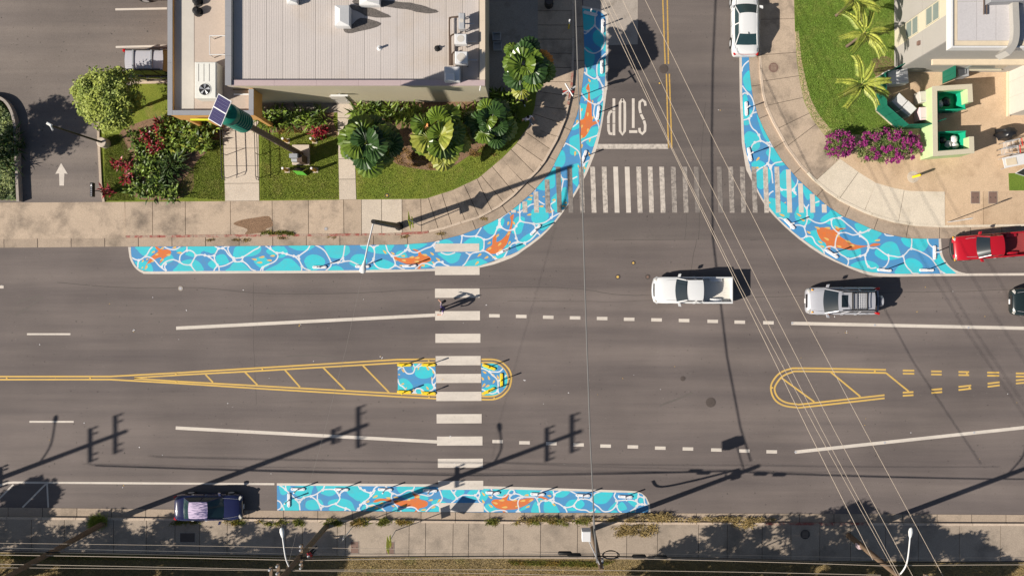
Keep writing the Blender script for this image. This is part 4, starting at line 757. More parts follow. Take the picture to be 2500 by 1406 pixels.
# ------------------------------------------------------------------ utility poles, lamps, signs
def top_px(bx, by, h): f = h/(HCAM-h); return (bx+(bx-NADX)*f, by+(by-NADY)*f)
def crossarm(t, x, y, z, l, w=.16):
    o = MB().box(x-w/2, x+w/2, y-l/2, y+l/2, z, z+.13).build('crossarm', 'wood_pole', t)
    for k in (-.47,-.3,.3,.47): MB().lathe((x, y+l*k, z+.13), [(.035,0),(.035,.1),(.07,.12),(.05,.2),(.075,.22),(.05,.3)], 8).build('insulator', 'galv', o)
def utility_pole(px, py, h, label, arms, lamp=None, lean=(0,0)):
    x, y, _ = G(px, py); t = thing('utility_pole', label, 'utility pole', (x,y,.1), 0, 'wooden utility poles on the lower pavement')
    MB().tube([(x,y,.05),(x+lean[0]*.5,y+lean[1]*.5,h*.5),(x+lean[0],y+lean[1],h)], [.19,.165,.13], 14).build('pole', 'wood_pole', t, 50)
    for z, l, dy in arms: crossarm(t, x+lean[0]*z/h+.14, y+dy+lean[1]*z/h, z, l)
    if lamp:
        (hx, hy, hz), za = lamp
        a = MB().tube(crom([(x,y,za),((x*.6+hx*.4),(y*.6+hy*.4),hz-.05),(hx,hy,hz)],5), .045, 8).build('lamp_arm', 'white_metal', t, 50)
        d = Vector((hx-x, hy-y, 0)).normalized(); secs = []
        for k, (s, w, zz) in enumerate(((-.05,.05,.05),(.08,.10,.08),(.3,.14,.09),(.46,.11,.07),(.54,.03,.04))):
            n = Vector((-d.y, d.x, 0)); c = Vector((hx,hy,hz))+d*s
            secs.append([tuple(c+n*w*math.cos(q)+Vector((0,0,zz*math.sin(q)))) for q in [2*PI*i/10 for i in range(10)]])
        MB().loft(secs).build('lamp_head', 'lamp_white', t, 60)
    return t
UP = [(-318,1286),(255,1276),(797,1284),(1445,1289),(2070,1305)]
A3 = ((11.6,2.6,.1),(10.4,2.3,0),(6.1,1.4,.1))
utility_pole(-318,1286,12.3,'wooden utility pole beyond the left edge of the photo',A3,(G(-304,1196,8.6),8.1))
utility_pole(255,1276,12.6,'leaning looking wooden pole behind the dark blue parked car',((12.0,2.8,.1),(10.8,1.0,.1)))
pB = utility_pole(797,1284,12.2,'wooden pole with white street lamp beside the lower mural left half',A3,(P(690,1310,8.5),8.0))
pC = utility_pole(1445,1289,8.0,'short wooden pole with white box and coiled cable by the lower mural',((6.6,.5,0),))
pE = utility_pole(2070,1305,12.2,'wooden pole with white street lamp in the right lower tree shade',((11.6,2.6,.1),(10.4,2.3,0)),(P(2222,1310,8.4),7.6))
bx = P(1431,1305,7.4); MB().obox((bx[0],bx[1],7.0), .52, .6, .75, 0, .03).build('equipment_box', 'white_metal', pC, None)
MB().tube([G(1445,1289,7.3),(bx[0],bx[1],7.5)], .03, 6).build('bracket', 'galv', pC)
MB().tube(crom([P(1449,1262,3.0),P(1451,1290,3.4),P(1455,1330,5.2),P(1458,1372,7.2)],5), .07, 6).build('riser', 'wire_grey', pC)
cl = MB()
for k in range(3): cl.tube([(P(1491,1353,6.2)[0]+(.42+.05*k)*math.cos(q*PI/10), P(1491,1353,6.2)[1]+.25*math.sin(q*PI/10), 6.2+.05*k) for q in range(21)], .022, 5, False)
cl.build('cable_coil', 'wire_black', pC)
for px, py, h, l in ((2088,1338,.5,0),): 
    c = P(2099,1333,2.2); MB().obox((c[0],c[1],1.9), .35, .25, .5).build('notice_plate', 'cloth_pink', pE)
def wire(label, pts, r, m, sag=0.0, group=None, cat='cable'):
    q = []
    for a, b in zip(pts, pts[1:]):
        A, B = Vector(P(*a)), Vector(P(*b)); n = 10
        for k in range(n): t = k/n; v = A.lerp(B, t); v.z -= sag*4*t*(1-t); q.append(v)
    q.append(Vector(P(*pts[-1])))
    o = MB().tube(q, r, 6).build('overhead_cable', m); return tag(o, label, cat, group)
gw = 'cables strung along the lower pavement'
wire('thin pale cable, uppermost of those along the lower pavement', [(-300,1322,6.2),(735,1336,6.2),(1450,1350,6.4),(2150,1362,6.2),(2800,1362,6.2)], .012, 'wire_light', .1, gw)
wire('thick black cable with splice cases along the lower pavement', [(-300,1341,6.6),(735,1361,6.4),(1452,1357,6.6),(2150,1374,6.5),(2800,1370,6.5)], .04, 'wire_black', .12, gw)
wire('pale cable just below the thick black one', [(-300,1350,6.8),(735,1367,6.7),(1452,1361,6.8),(2150,1380,6.7),(2800,1378,6.7)], .02, 'wire_light', .1, gw)
wire('pale wire crossing the dry grass at the lower edge', [(-300,1372,8.2),(735,1391,8.2),(1452,1391,8),(2150,1403,8.2)], .017, 'wire_light', .1, gw)
wire('lowest pale wire at the bottom edge of the photo', [(-300,1383,8.4),(735,1393,8.2),(1452,1405,8),(1700,1410,8)], .014, 'wire_light', .1, gw)
wire('thin grey cable between the two uppermost lower cables', [(-300,1332,6.4),(735,1352,6.3),(1450,1353,6.5)], .014, 'wire_grey', .1, gw)
wire('thick grey cable crossing the whole junction from the short pole', [(1398,-160,7.2),(1405,0,7.0),(1412,220,6.7),(1420,420,6.5),(1428,700,6.4),(1440,1046,6.9),(1450,1262,7.4),(1457,1372,7.8)], .038, 'wire_grey')
gd = 'slanting wires over the junction'
wire('leftmost of the five slanting wires over the junction', [(1388,-165,6.4),(1466,0,6.3),(1638,360,6.2),(1802,700,6.3),(1973,1050,6.6),(2131,1366,7.4)], .016, 'wire_light', 0, gd)
wire('second from the left of the five slanting wires', [(1394,-165,9),(1475,0,9),(1638,354,9),(1808,700,9.1),(1994,1050,9.5),(2190,1404,10.2)], .012, 'wire_light', 0, gd)
wire('middle one of the five slanting wires over the junction', [(1405,-165,9.2),(1486,0,9.2),(1660,360,9.2),(1829,700,9.3),(2007,1050,9.7),(2199,1410,10.4)], .012, 'wire_light', 0, gd)
wire('second from the right of the five slanting wires', [(1440,-165,10.2),(1520,0,10.2),(1689,360,10),(1857,700,10.2),(2037,1050,10.6),(2232,1412,11.2)], .012, 'wire_light', 0, gd)
wire('rightmost of the five slanting wires over the junction', [(1490,-165,10.2),(1575,0,10.2),(1752,360,10.2),(1920,690,10.3),(2111,1050,10.6),(2306,1412,11.2)], .012, 'wire_light', 0, gd)
wire('hair thin wire from the dark street lamp down to the wooden pole', [(888,655,8.2),(845,850,8.0),(790,1060,7.9),(733,1262,7.9),(704,1376,8.0)], .006, 'wire_faint', 0)
for i, (x, y) in enumerate(((1379,1349),(1402,1354),(1560,1357),(1612,1359))):
    c = P(x,y,6.4); o = MB().tube([(c[0]-.42,c[1],6.42),(c[0]-.34,c[1],6.42),(c[0]+.34,c[1],6.42),(c[0]+.42,c[1],6.42)], [.05,.12,.12,.05], 10).build('splice_case', 'wire_black', None, 50)
    tag(o, 'black splice case on the cable, %s from the left by the short pole' % ORD[i], 'splice case', 'splice cases on the black cable')
# dark street lamp on the corner
x, y, _ = G(975,553); tx, ty, tz = P(911,541,8.3)
t = thing('street_lamp', 'black post street lamp with white arm over the curved mural', 'street lamp', (x,y,.14))
MB().tube([(x,y,.1),(x,y,.5),(x,y,.52),((x+tx)/2,(y+ty)/2,4.2),(tx,ty,8.3)], [.24,.24,.19,.165,.13], 14).build('post', 'pole_black', t, 50)
MB().cyl((x,y), .3, .1, .17, 8).build('base_plate', 'dark_metal', t)
h = P(888,648,8.35); MB().tube([(tx,ty,8.15),((tx+h[0])/2,(ty+h[1])/2,8.35),(h[0],h[1],8.35)], .045, 8).build('arm', 'white_metal', t, 50)
d = (Vector(h)-Vector((tx,ty,8.35))).normalized(); n = Vector((-d.y,d.x,0)); secs = []
for s, w, zz in ((-.28,.06,.06),(0,.12,.1),(.18,.19,.12),(.38,.18,.1),(.46,.07,.05)): secs.append([tuple(Vector(h)+d*s+n*w*math.cos(2*PI*i/10)+Vector((0,0,zz*math.sin(2*PI*i/10)))) for i in range(10)])
MB().loft(secs).build('lamp_head', 'lamp_white', t, 60)
# signs
def sign_post(label, px, py, plates, h, m='galv', cat='road sign', r=.03, lean=(0,0)):
    x, y, _ = G(px, py); t = thing('road_sign', label, cat, (x,y,.13)); MB().tube([(x,y,.05),(x+lean[0],y+lean[1],h)], r, 8).build('post', m, t)
    for shape, z, s, mm, ang in plates:
        k = z/h; cx, cy = x+lean[0]*k, y+lean[1]*k; ca, sa = math.cos(ang), math.sin(ang)
        if shape == 'diamond': q = [(0,-s),(s,0),(0,s),(-s,0)]
        elif shape == 'oct': q = [(s*math.cos(PI/8+i*PI/4), s*math.sin(PI/8+i*PI/4)) for i in range(8)]
        else: q = [(-s[0],-s[1]),(s[0],-s[1]),(s[0],s[1]),(-s[0],s[1])]
        o0 = .045
        for nm, off, dz, mat in (('plate', o0, .012, mm),):
            f = [(cx+u*ca-(off)*sa, cy+u*sa+off*ca, z+v) for u, v in q]; b = [(cx+u*ca-(off+dz)*sa, cy+u*sa+(off+dz)*ca, z+v) for u, v in q]; n = len(q)
            MB().add(f+b, [tuple(range(n)), tuple(range(2*n-1,n-1,-1))]+[(i,n+i,n+(i+1)%n,(i+1)%n) for i in range(n)]).build('plate', mat, t)
    return t
sign_post('yellow green diamond crossing sign with plate beside the dark street lamp', 1028, 551, [('diamond',3.2,.62,'sign_lime',PI/2+.12),('rect',2.35,(.36,.22),'sign_lime',PI/2+.12)], 3.6, lean=(-.25,.1))
sign_post('yellow green diamond crossing sign with plate on the lower pavement', 967, 1293, [('diamond',3.2,.62,'sign_lime',-PI/2+.1),('rect',2.35,(.36,.22),'sign_lime',-PI/2+.1)], 3.6)
sign_post('thin grey sign post leaning beside the box lid on the lower pavement', 862, 1284, [('rect',2.4,(.16,.22),'galv',PI/2-.2)], 2.75)
sign_post('thin grey parking sign post beside the red pickup', 2311, 543, [('rect',2.9,(.16,.26),'white_metal',.25)], 3.2)
sst = sign_post('stop sign and street name blades on a post under the palm shade', 1385, 247, [('oct',2.4,.41,'sign_red',0)], 3.0)
sx_, sy_, _ = G(1385,247)
for k, (l, a, z) in enumerate(((1.0,.55,2.95),(.95,.55+PI/2,3.12))):
    d = Vector((math.cos(a), math.sin(a), 0)); MB().tube([Vector((sx_,sy_,z))-d*l/2, Vector((sx_,sy_,z))+d*l/2], .09 if False else .05, 4).build('name_blade', 'white_metal', sst)
lt = [([(.8,.85),(.2,.85),(.15,.6),(.8,.45),(.85,.15),(.2,.12)],0),([(0,.88),(1,.88)],1),([(.5,.88),(.5,.1)],1),([(.5,.88),(.15,.6),(.15,.35),(.5,.1),(.85,.35),(.85,.6),(.5,.88)],2),([(.1,.1),(.1,.88),(.8,.85),(.8,.52),(.1,.5)],3)]
lm = MB()
for path, i in lt:
    for a, b in zip(path, path[1:]):
        def cv(p): return (sx_+.30-(i*.155+p[0]*.115), sy_+.066, 2.26+p[1]*.28)
        lm.tube([cv(a), cv(b)], .014, 4)
lm.build('lettering', 'cloth_white', sst)
# car park entrance sign and lamp
x, y, _ = G(271,473); c = P(223,463,1.6)
t = thing('entrance_sign', 'narrow black entrance sign with a white arrow beside the driveway', 'sign', (x,y,.15))
q = P(232,466,1.45); MB().tube([(x,y,.1),(x-.2,y+.05,1.3),(q[0],q[1],1.5)], .03, 8).build('post', 'dark_metal', t)
sg = MB().box(c[0]-.08, c[0]+.08, c[1]-.46, c[1]+.46, 1.3, 1.62).build('panel', 'sign_black', t)
MB().add([(c[0]+.0,c[1]+.40,1.625),(c[0]-.06,c[1]+.2,1.625),(c[0]+.06,c[1]+.2,1.625)], [(0,1,2)]).build('arrow', 'cloth_white', t)
mbk = MB()
for k in range(5): yy = c[1]+.12-k*.12; mbk.add([(c[0]-.03,yy,1.625),(c[0]+.03,yy,1.625),(c[0]+.03,yy-.07,1.625),(c[0]-.03,yy-.07,1.625)], [(3,2,1,0)])
mbk.build('lettering', 'reflect_grey', t)
x, y, _ = G(262,352); h = P(122,305,6.4)
t = thing('parking_lamp', 'thin dark parking lot lamp on a round concrete footing', 'street lamp', (x,y,.15))
MB().lathe((x,y,.1), [(.33,0),(.33,.62),(.29,.66)], 24).build('footing', 'concrete_path', t, 40)
MB().tube([(x,y,.7),(x,y,6.4)], [.07,.05], 10).build('post', 'pole_black', t)
MB().obox((x,y+.05,6.38), .34, .16, .1, -.5, .03).build('lamp_head', 'lamp_white', t); MB().obox((x+.12,y-.16,6.36), .1, .34, .08, .5, .03).build('lamp_bracket', 'galv', t)
# yellow bollard, right pavement
x, y, _ = G(2227,433); t = thing('bollard', 'single yellow bollard on the tan concrete by the bougainvillea', 'bollard', (x,y,.138))
MB().lathe((x,y,.1), [(.085,0),(.085,1.0),(.07,1.06),(.03,1.09)], 14).build('post', 'post_yellow', t, 40); MB().lathe((x,y,.134), [(.42,0),(.38,.01)], 18).build('footing', 'concrete_path', t)
x, y, _ = G(1388,72); t = thing('marker_post', 'yellow and white marker post by the shaded kerb', 'bollard', (x,y,.14))
MB().cyl((x,y), .05, .1, 1.2, 10).build('post', 'post_yellow', t); MB().cyl((x,y), .052, 1.2, 1.9, 10).build('sleeve', 'post_white', t)
# warning siren
x, y, _ = G(738,379); t = thing('warning_siren', 'tall brown pole with green ribbed siren and solar panel', 'siren', (x,y,.15))
MB().obox((x,y-.03,.1), 1.15, 1.35, .28, 0, .02).build('footing', 'concrete_path', t)
MB().tube([(x,y,.3),(x,y,10.9)], [.20,.17], 14).build('pole', 'steel_brown', t, 50)
prof = [(.12,10.75),(.40,10.8),(.52,10.88)]
for k in range(6): z = 10.9+k*.31; prof += [(.56,z),(.56,z+.11),(.44,z+.16),(.44,z+.29)]
prof += [(.56,12.78),(.58,12.9),(.54,13.2),(.36,13.36),(.12,13.4)]
MB().lathe((x,y,0), prof, 28).build('siren_head', 'siren_green', t, 35)
pr = MB().tube([(x,y,13.3),(x,y,14.0)], .05, 8).build('panel_mast', 'galv', t)
import mathutils
c = Vector((x+.0,y-.02,14.05)); az = math.radians(-31); R_ = Matrix.Rotation(az,3,'Z') @ Matrix.Rotation(math.radians(18),3,'X')
def pq(u, v, w=0): return tuple(c+R_ @ Vector((u,v,w)))
MB().add([pq(-.38,-.72,-.03),pq(.38,-.72,-.03),pq(.38,.72,-.03),pq(-.38,.72,-.03),pq(-.38,-.72,.02),pq(.38,-.72,.02),pq(.38,.72,.02),pq(-.38,.72,.02)], [(3,2,1,0),(4,5,6,7),(0,1,5,4),(1,2,6,5),(2,3,7,6),(3,0,4,7)]).build('panel_frame', 'white_metal', t)
for v0 in (-.68,.03):
    for k in range(4): MB().add([pq(-.355,v0+k*.163,.026),pq(.355,v0+k*.163,.026),pq(.355,v0+k*.163+.157,.026),pq(-.355,v0+k*.163+.157,.026)], [(0,1,2,3)]).build('solar_cell', 'solar_cell', t)
for (px, py, w, d, z0, hh, mm) in ((716,380,.55,.28,.9,.9,'grey_metal'),(722,389,.6,.3,.5,.6,'galv'),(731,386,.35,.5,.38,1.2,'steel_brown')):
    gx, gy, _ = P(px,py,z0+hh); MB().obox((gx,gy,z0), w, d, hh, 0, .02).build('cabinet', mm, t)
MB().obox((x-.1,y+.05,4.6), .24, .3, .5).build('notice_plate', 'cloth_pink', t)
for i, (px, py) in enumerate(((703,346),(770,346),(703,417),(772,417))):
    x, y, _ = G(px,py); o = thing('bollard', 'short wooden bollard %s of the siren' % ('upper left','upper right','lower left','lower right')[i], 'bollard', (x,y,.15), 0, 'wooden bollards round the siren')
    MB().lathe((x,y,.1), [(.1,0),(.1,1.0),(.085,1.05),(.085,1.05)], 12).build('post', 'bollard_wood', o, 40); MB().lathe((x,y,1.15), [(.086,0),(.06,.03)], 12).build('cap', 'cloth_white', o)
    MB().obox((x,y,.145), .34, .34, .03).build('footing', 'concrete_path', o)
# bright green board sign
x, y, _ = G(742,420); t = thing('board_sign', 'small board sign, bright green towards the road, below the siren', 'sign', (x,y,.15))
pts = [P(720,417,1.25),P(738,419.5,.0+.2),P(753,428,.2),P(722,427,1.0)]
a, b_, c_, d_ = Vector(G(728,424,.95)), Vector(G(752,426,.95)), Vector(G(752,426,.2)), Vector(G(728,424,.2))
MB().quad(a+Vector((-.1,.06,0)), b_+Vector((-.1,.06,0)), c_+Vector((.0,-.1,0)), d_+Vector((0,-.1,0))).build('front_board', 'sign_green', t)
MB().quad(b_+Vector((-.1,.1,0)), a+Vector((-.1,.1,0)), d_+Vector((0,.42,0)), c_+Vector((0,.42,0))).build('back_board', 'sign_black', t)
for q0, q1 in ((a,d_),(b_,c_)): MB().tube([q0+Vector((-.1,.08,.02)), Vector((q1.x,q1.y+.05,.12))], .025, 6).build('leg', 'dark_metal', t)
# handrails beside the entrance path
def rail(label, x0, x1):
    t = thing('handrail', label, 'handrail', G((x0+x1)/2,350,.15))
    for z in (.95,.5): MB().tube([G(x0,262,z+.15),G(x1,436,z+.15)]+([G(x1+1,443,z+.05),G(x1+1,443,.6),G(x1,436,.65)] if z > .9 else []), .024, 8).build('rail', 'dark_metal', t)
    for k in range(4): yy = 268+k*56; xx = x0+(x1-x0)*(yy-262)/174; MB().tube([G(xx,yy,.1),G(xx,yy,1.1)], .024, 8).build('post', 'dark_metal', t)
rail('dark handrail along the left side of the entrance path', 551, 557)
rail('dark handrail along the right side of the entrance path', 633, 638)
# ------------------------------------------------------------------ low building, north-west
ZR, ZP_ = 5.0, 5.35
x0, yF, _ = G(627,255); x1 = G(1195,250)[0]; yB = G(0,-330)[1]
bld = thing('shop_building', 'flat roofed olive building with ribbed roof and orange entrance wing', 'building', ((x0+x1)/2, yF, 0))
MB().add([(x0,yF,0),(x1,yF+.15,0),(x1,yB,0),(x0,yB,0),(x0,yF,ZR+.15),(x1,yF+.15,ZR+.15),(x1,yB,ZR+.15),(x0,yB,ZR+.15)], [(0,1,5,4),(1,2,6,5),(2,3,7,6),(3,0,4,7)]).build('wall', 'wall_olive', bld)
rf = MB().box(x0+.02, x1-.02, yF+.02, yB, ZR-.2, ZR-.012).build('roof', 'roof_seam', bld)
n = 15; pw = (x1-x0-.7)/n; PW = MB().box(0, pw-.025, yF+.3, yB, -.05, 0)
for k in range(n):
    o = MB(); xa = x0+.35+k*pw
    o.box(xa, xa+pw-.022, yF+.28, yB, ZR-.05, ZR)
    for j in range(1,7): o.box(xa+j*pw/7-.012, xa+j*pw/7+.012, yF+.28, yB, ZR, ZR+.006)
    o.build('roof_panel', 'roof_panel', rf)
# parapets and their metal caps
def cap(name, bx, m): MB().box(*bx).build(name, m, bld)
cap('parapet', (x0-.02, x0+.30, yF-.02, yB, ZR-.3, ZP_), 'wall_white'); cap('parapet', (x1-.26, x1+.02, yF+.30, yB, ZR-.3, ZP_-.05), 'wall_white')
cap('parapet', (x0+.31, x1+.02, yF-.02, yF+.28, ZR-.3, ZP_-.1), 'wall_olive')
for k in range(9):
    ya = yF-.06+k*(yB-yF)/9; MB().box(x0-.05, x0+.33, ya+.004, ya+(yB-yF)/9-.004, ZP_, ZP_+.04).build('parapet_cap', 'cap_grey', bld)
    MB().box(x1-.29, x1+.05, ya+.36+.004, ya+.36+(yB-yF)/9-.004, ZP_-.05, ZP_-.01).build('parapet_cap', 'cap_tan', bld)
for k in range(6):
    xa = x0+.34+k*(x1-x0-.3)/6; MB().box(xa+.004, xa+(x1-x0-.3)/6-.004, yF-.06, yF+.29, ZP_-.1, ZP_-.06).build('parapet_cap', 'cap_pink', bld)
# dark wet patches on the roof
for s in ('866 0 940 2 1000 8 1050 20 1070 30 1040 34 990 24 930 16 870 12', '855 14 900 18 955 42 905 42 862 24', '850 70 880 45 930 58 900 72 850 82 838 70'):
    pts = [P(a+random.uniform(-1,1),b+random.uniform(-1,1),ZR+.016)[:2] for a, b in crom(nums(s),4,True)]
    MB().poly(pts, ZR+.016).build('stain', 'roof_wet', rf)
# wall details
wx, wy = P(828,246,3.0)[:2]
MB().box(wx-.55, wx+.55, yF-.16, yF-.06, 2.9, 3.0).build('wall_lamp', 'lamp_white', bld); MB().box(wx-.05, wx+.05, yF-.1, yF+.0, 2.85, 2.98).build('lamp_bracket', 'galv', bld)
dx = G(843,258)[0]; MB().box(dx-.5, dx+.5, yF-.03, yF+.05, .15, 2.25).build('door', 'wall_white', bld); MB().box(dx+.35, dx+.4, yF-.08, yF-.03, 1.1, 1.2).build('door_handle', 'galv', bld)
cxx, cyy = P(1173,219,5.2)[:2]; MB().tube([(cxx,yF-.02,5.1),(cxx-.05,yF-.3,5.0)], .035, 8).build('camera', 'white_metal', bld)
# entrance wing
wx0, wy0, _ = G(487,314); wx1 = G(675,314)[0]; ZW = 4.5
wall_l = MB().box(wx0, x0-.02, yF+.05, yB, 0, 4.2).build('wing_wall', 'wall_orange', bld)
fs = MB(); fs.box(wx0, wx1, wy0, wy0+.22, 2.8, ZW); fs.box(wx0, wx0+.22, wy0+.22, yB, 2.8, ZW); fs.box(wx1-.22, wx1, wy0+.22, yF-.03, 2.8, ZW); fs.build('fascia', 'wall_orange', bld)
wr = MB().box(wx0+.23, x0-.03, wy0+.23, yB, 4.0, 4.22).build('wing_roof', 'roof_wing', bld)
MB().box(x0-.02, wx1-.23, wy0+.23, yF-.07, 4.0, 4.22).build('wing_roof', 'roof_wing', bld)
MB().box(wx0+.23, wx0+1.45, wy0+.24, yB, 4.222, 4.236).build('roof_walkway', 'wall_white', bld)
for bxx in ((wx0-.06, wx0+.24, wy0-.06, wy0+3.2),(wx0-.06, wx0+.24, wy0+3.21, wy0+7.5),(wx0-.06, wx0+.24, wy0+7.51, wy0+12)): MB().box(*bxx, ZW, ZW+.05).build('parapet_cap', 'cap_grey', bld)
MB().box(wx0+.25, wx1+.06, wy0-.06, wy0+.24, ZW, ZW+.05).build('parapet_cap', 'cap_grey', bld); MB().box(wx1-.24, wx1+.06, wy0+.25, yF-.08, ZW, ZW+.05).build('parapet_cap', 'cap_grey', bld)
for px in (500, 545, 668): q = G(px,309); MB().box(q[0]-.12, q[0]+.12, q[1]-.12, q[1]+.12, .1, 2.8).build('column', 'wall_orange', bld)
q = P(478,287,4.1); MB().box(q[0]-.5, q[0]+.7, wy0-.22, wy0-.12, 3.6, 3.75).build('entrance_sign_strip', 'sign_lime', bld)
MB().tube([(x0+.1,yF-.35,4.32),(wx1-.3,yF-.35,4.32)], .06, 8).build('roof_pipe', 'white_metal', bld)
# things on the roofs
def roof_box(label, px0, py0, px1, py1, zt, zb, m='white_metal', cat='roof unit', cap_=None, name='roof_unit'):
    a, b = P(px0,py0,zt), P(px1,py1,zt); cx, cy = (a[0]+b[0])/2, (a[1]+b[1])/2; w, d = abs(b[0]-a[0]), abs(b[1]-a[1])
    t = thing(name, label, cat, (cx,cy,zb)); MB().obox((cx,cy,zb+.06), w, d, zt-zb-.06, 0, .03).build('casing', m, t)
    for s in (-1,1): MB().box(cx-w*.45, cx+w*.45, cy+s*d*.35-.04, cy+s*d*.35+.04, zb, zb+.06).build('support', 'galv', t)
    MB().box(cx-w/2-.02, cx+w/2+.02, cy-d/2-.02, cy+d/2+.02, zt-.12, zt-.09).build('lid_edge', cap_ or m, t)
    return t, cx, cy, w, d
t, cx, cy, w, d = roof_box('large white air conditioner with one round fan on the entrance wing', 475,152,527,239,5.35,4.25,'ac_white','air conditioner', name='air_conditioner')
fx, fy, _ = P(500,219,5.36)
MB().lathe((fx,fy,5.352), [(.40,0),(.40,.012),(.36,.014)], 24).build('fan_ring', 'ac_white', t); MB().lathe((fx,fy,5.36), [(.35,0),(.35,.012)], 24).build('fan_well', 'black', t)
for k in range(5):
    a = k*2*PI/5; MB().add([(fx,fy,5.40),(fx+.33*math.cos(a),fy+.33*math.sin(a),5.38),(fx+.31*math.cos(a+.5),fy+.31*math.sin(a+.5),5.42)], [(0,1,2)]).build('fan_blade', 'galv', t)
for k in range(3): MB().box(cx-w*.32+k*w*.25, cx-w*.32+k*w*.25+.02, cy-.1, cy+d*.45, 5.35, 5.362).build('seam', 'roof_seam', t)
for i, (s, zb, zt) in enumerate((((817,14,852,63),5.02,5.7),((877,-22,926,12),5.02,5.6),((700,-14,724,8),5.02,5.5))):
    t, cx, cy, w, d = roof_box('white roof hood, %s of three along the top of the ribbed roof' % ('second from the left','third from the left','first from the left')[i], *s, zt, zb, 'white_metal', 'roof hood', name='roof_hood')
    MB().add([(cx-w/2,cy-d/2,zt+.004),(cx+w/2,cy-d/2,zt+.004),(cx+w/2,cy+d/2,zt+.004),(cx-w/2,cy+d/2,zt+.004),(cx-w*.1,cy-d*.3,zt+.14),(cx-w*.1,cy+d*.3,zt+.14)], [(0,1,4),(1,2,5,4),(2,3,5),(3,0,4,5)]).build('hood_top', 'white_metal', t)
lab = ('narrow grey condenser with side pipes near the roof right edge','square white condenser, upper of two on the roof right edge','square white condenser, lower of two on the roof right edge','white L shaped duct hood at the roof right corner')
for i, s in enumerate(((1120,32,1134,70),(1110,83,1139,107),(1111,126,1141,155),(1085,163,1122,198))):
    t, cx, cy, w, d = roof_box(lab[i], *s, 5.95 if i < 3 else 5.8, 5.35 if i < 3 else 5.02, 'galv' if i == 0 else 'white_metal', 'air conditioner' if i < 3 else 'roof hood', name='condenser' if i < 3 else 'duct_hood')
    for sx, sy in ((-1,-1),(1,-1),(1,1),(-1,1)): MB().box(cx+sx*w*.42-.025, cx+sx*w*.42+.025, cy+sy*d*.42-.025, cy+sy*d*.42+.025, 5.0, 5.36).build('leg', 'dark_metal', t)
    if i < 3: MB().box(cx+w*.5, cx+w*.5+.55, cy-.03, cy+.03, 5.35, 5.4).build('bracket', 'galv', t); MB().lathe((cx,cy,5.952), [(min(w,d)*.36,0),(min(w,d)*.36,.008)], 18).build('fan_grille', 'wall_white', t)
    if i == 3: MB().obox((cx-.1,cy-.25,5.8), w*.6, d*.5, .25, 0, .03).build('hood_top', 'white_metal', t)
for i, (xo, y1) in enumerate(((1098,44),(1101,86),(1105,128))):
    pts = [P(xo,160,5.25)]+[P(xo-1,y1+9,5.25),P(xo+1,y1+2,5.25),P(xo+5,y1-1,5.25),P(1110 if i else 1119,y1-2,5.25)]
    tag(MB().tube(crom(pts,4), .05, 8).build('conduit', 'steel_brown'), '%s dark conduit bending across the ribbed roof to a condenser' % ('longest','middle','shortest')[i], 'conduit', 'conduits on the ribbed roof')
v = P(924,115,5.3); t = thing('vent_pipe', 'small white vent pipe in the middle of the ribbed roof', 'vent', (v[0],v[1],5.02)); MB().cyl(v, .07, 5.0, 5.35, 10).build('pipe', 'white_metal', t); MB().lathe((v[0],v[1],5.02), [(.17,0),(.08,.05)], 12).build('flashing', 'white_metal', t)
v = P(1067,118,5.15); t = thing('roof_vent', 'small dark roof vent near the conduits', 'vent', (v[0],v[1],5.02)); MB().lathe((v[0],v[1],5.012), [(.19,0),(.19,.08),(.1,.16)], 8).build('cowl', 'black', t); MB().cyl(v, .05, 5.1, 5.3, 8).build('stub', 'dark_metal', t)
for i, (px, py) in enumerate(((480,3),(480,27))):
    v = P(px,py,4.5); t = thing('roof_vent', 'round black turbine vent, %s on the entrance wing roof' % ('upper','lower')[i], 'vent', (v[0],v[1],4.23), 0, 'black vents on the wing roof')
    MB().lathe((v[0],v[1],4.23), [(.16,0),(.16,.15),(.24,.18),(.25,.35),(.12,.48)], 14).build('cowl', 'black', t, 40); MB().lathe((v[0],v[1],4.225), [(.3,0),(.3,.02)], 14).build('flashing', 'dark_metal', t)
v0, v1 = P(512,88,4.9), P(551,134,4.9); t = thing('roof_hatch_rail', 'square white guard rail round the hatch on the wing roof', 'guard rail', (v0[0],v0[1],4.23))
for a, b in (((0,0),(1,0)),((1,0),(1,1)),((1,1),(0,1)),((0,1),(0,0))):
    A = (v0[0]+(v1[0]-v0[0])*a[0], v0[1]+(v1[1]-v0[1])*a[1], 4.9); B = (v0[0]+(v1[0]-v0[0])*b[0], v0[1]+(v1[1]-v0[1])*b[1], 4.9)
    MB().tube([A,B], .03, 6).build('rail', 'white_metal', t); MB().tube([(A[0],A[1],4.2),A], .03, 6).build('post', 'white_metal', t)

# ------------------------------------------------------------------ two storey building, north-east
nx0, nyF, _ = G(2183,178); nx1 = G(2900,0)[0]; nyB = G(0,-400)[1]; HB = 7.3
nb = thing('grey_building', 'grey two storey building with cream window strip beside the east lawn', 'building', (nx0,nyF,0))
MB().add([(nx0,nyF,0),(nx1,nyF,0),(nx1,nyB,0),(nx0,nyB,0),(nx0,nyF,HB),(nx1,nyF,HB),(nx1,nyB,HB),(nx0,nyB,HB)], [(0,1,5,4),(1,2,6,5),(2,3,7,6),(3,0,4,7)]).build('wall', 'wall_warm', nb)
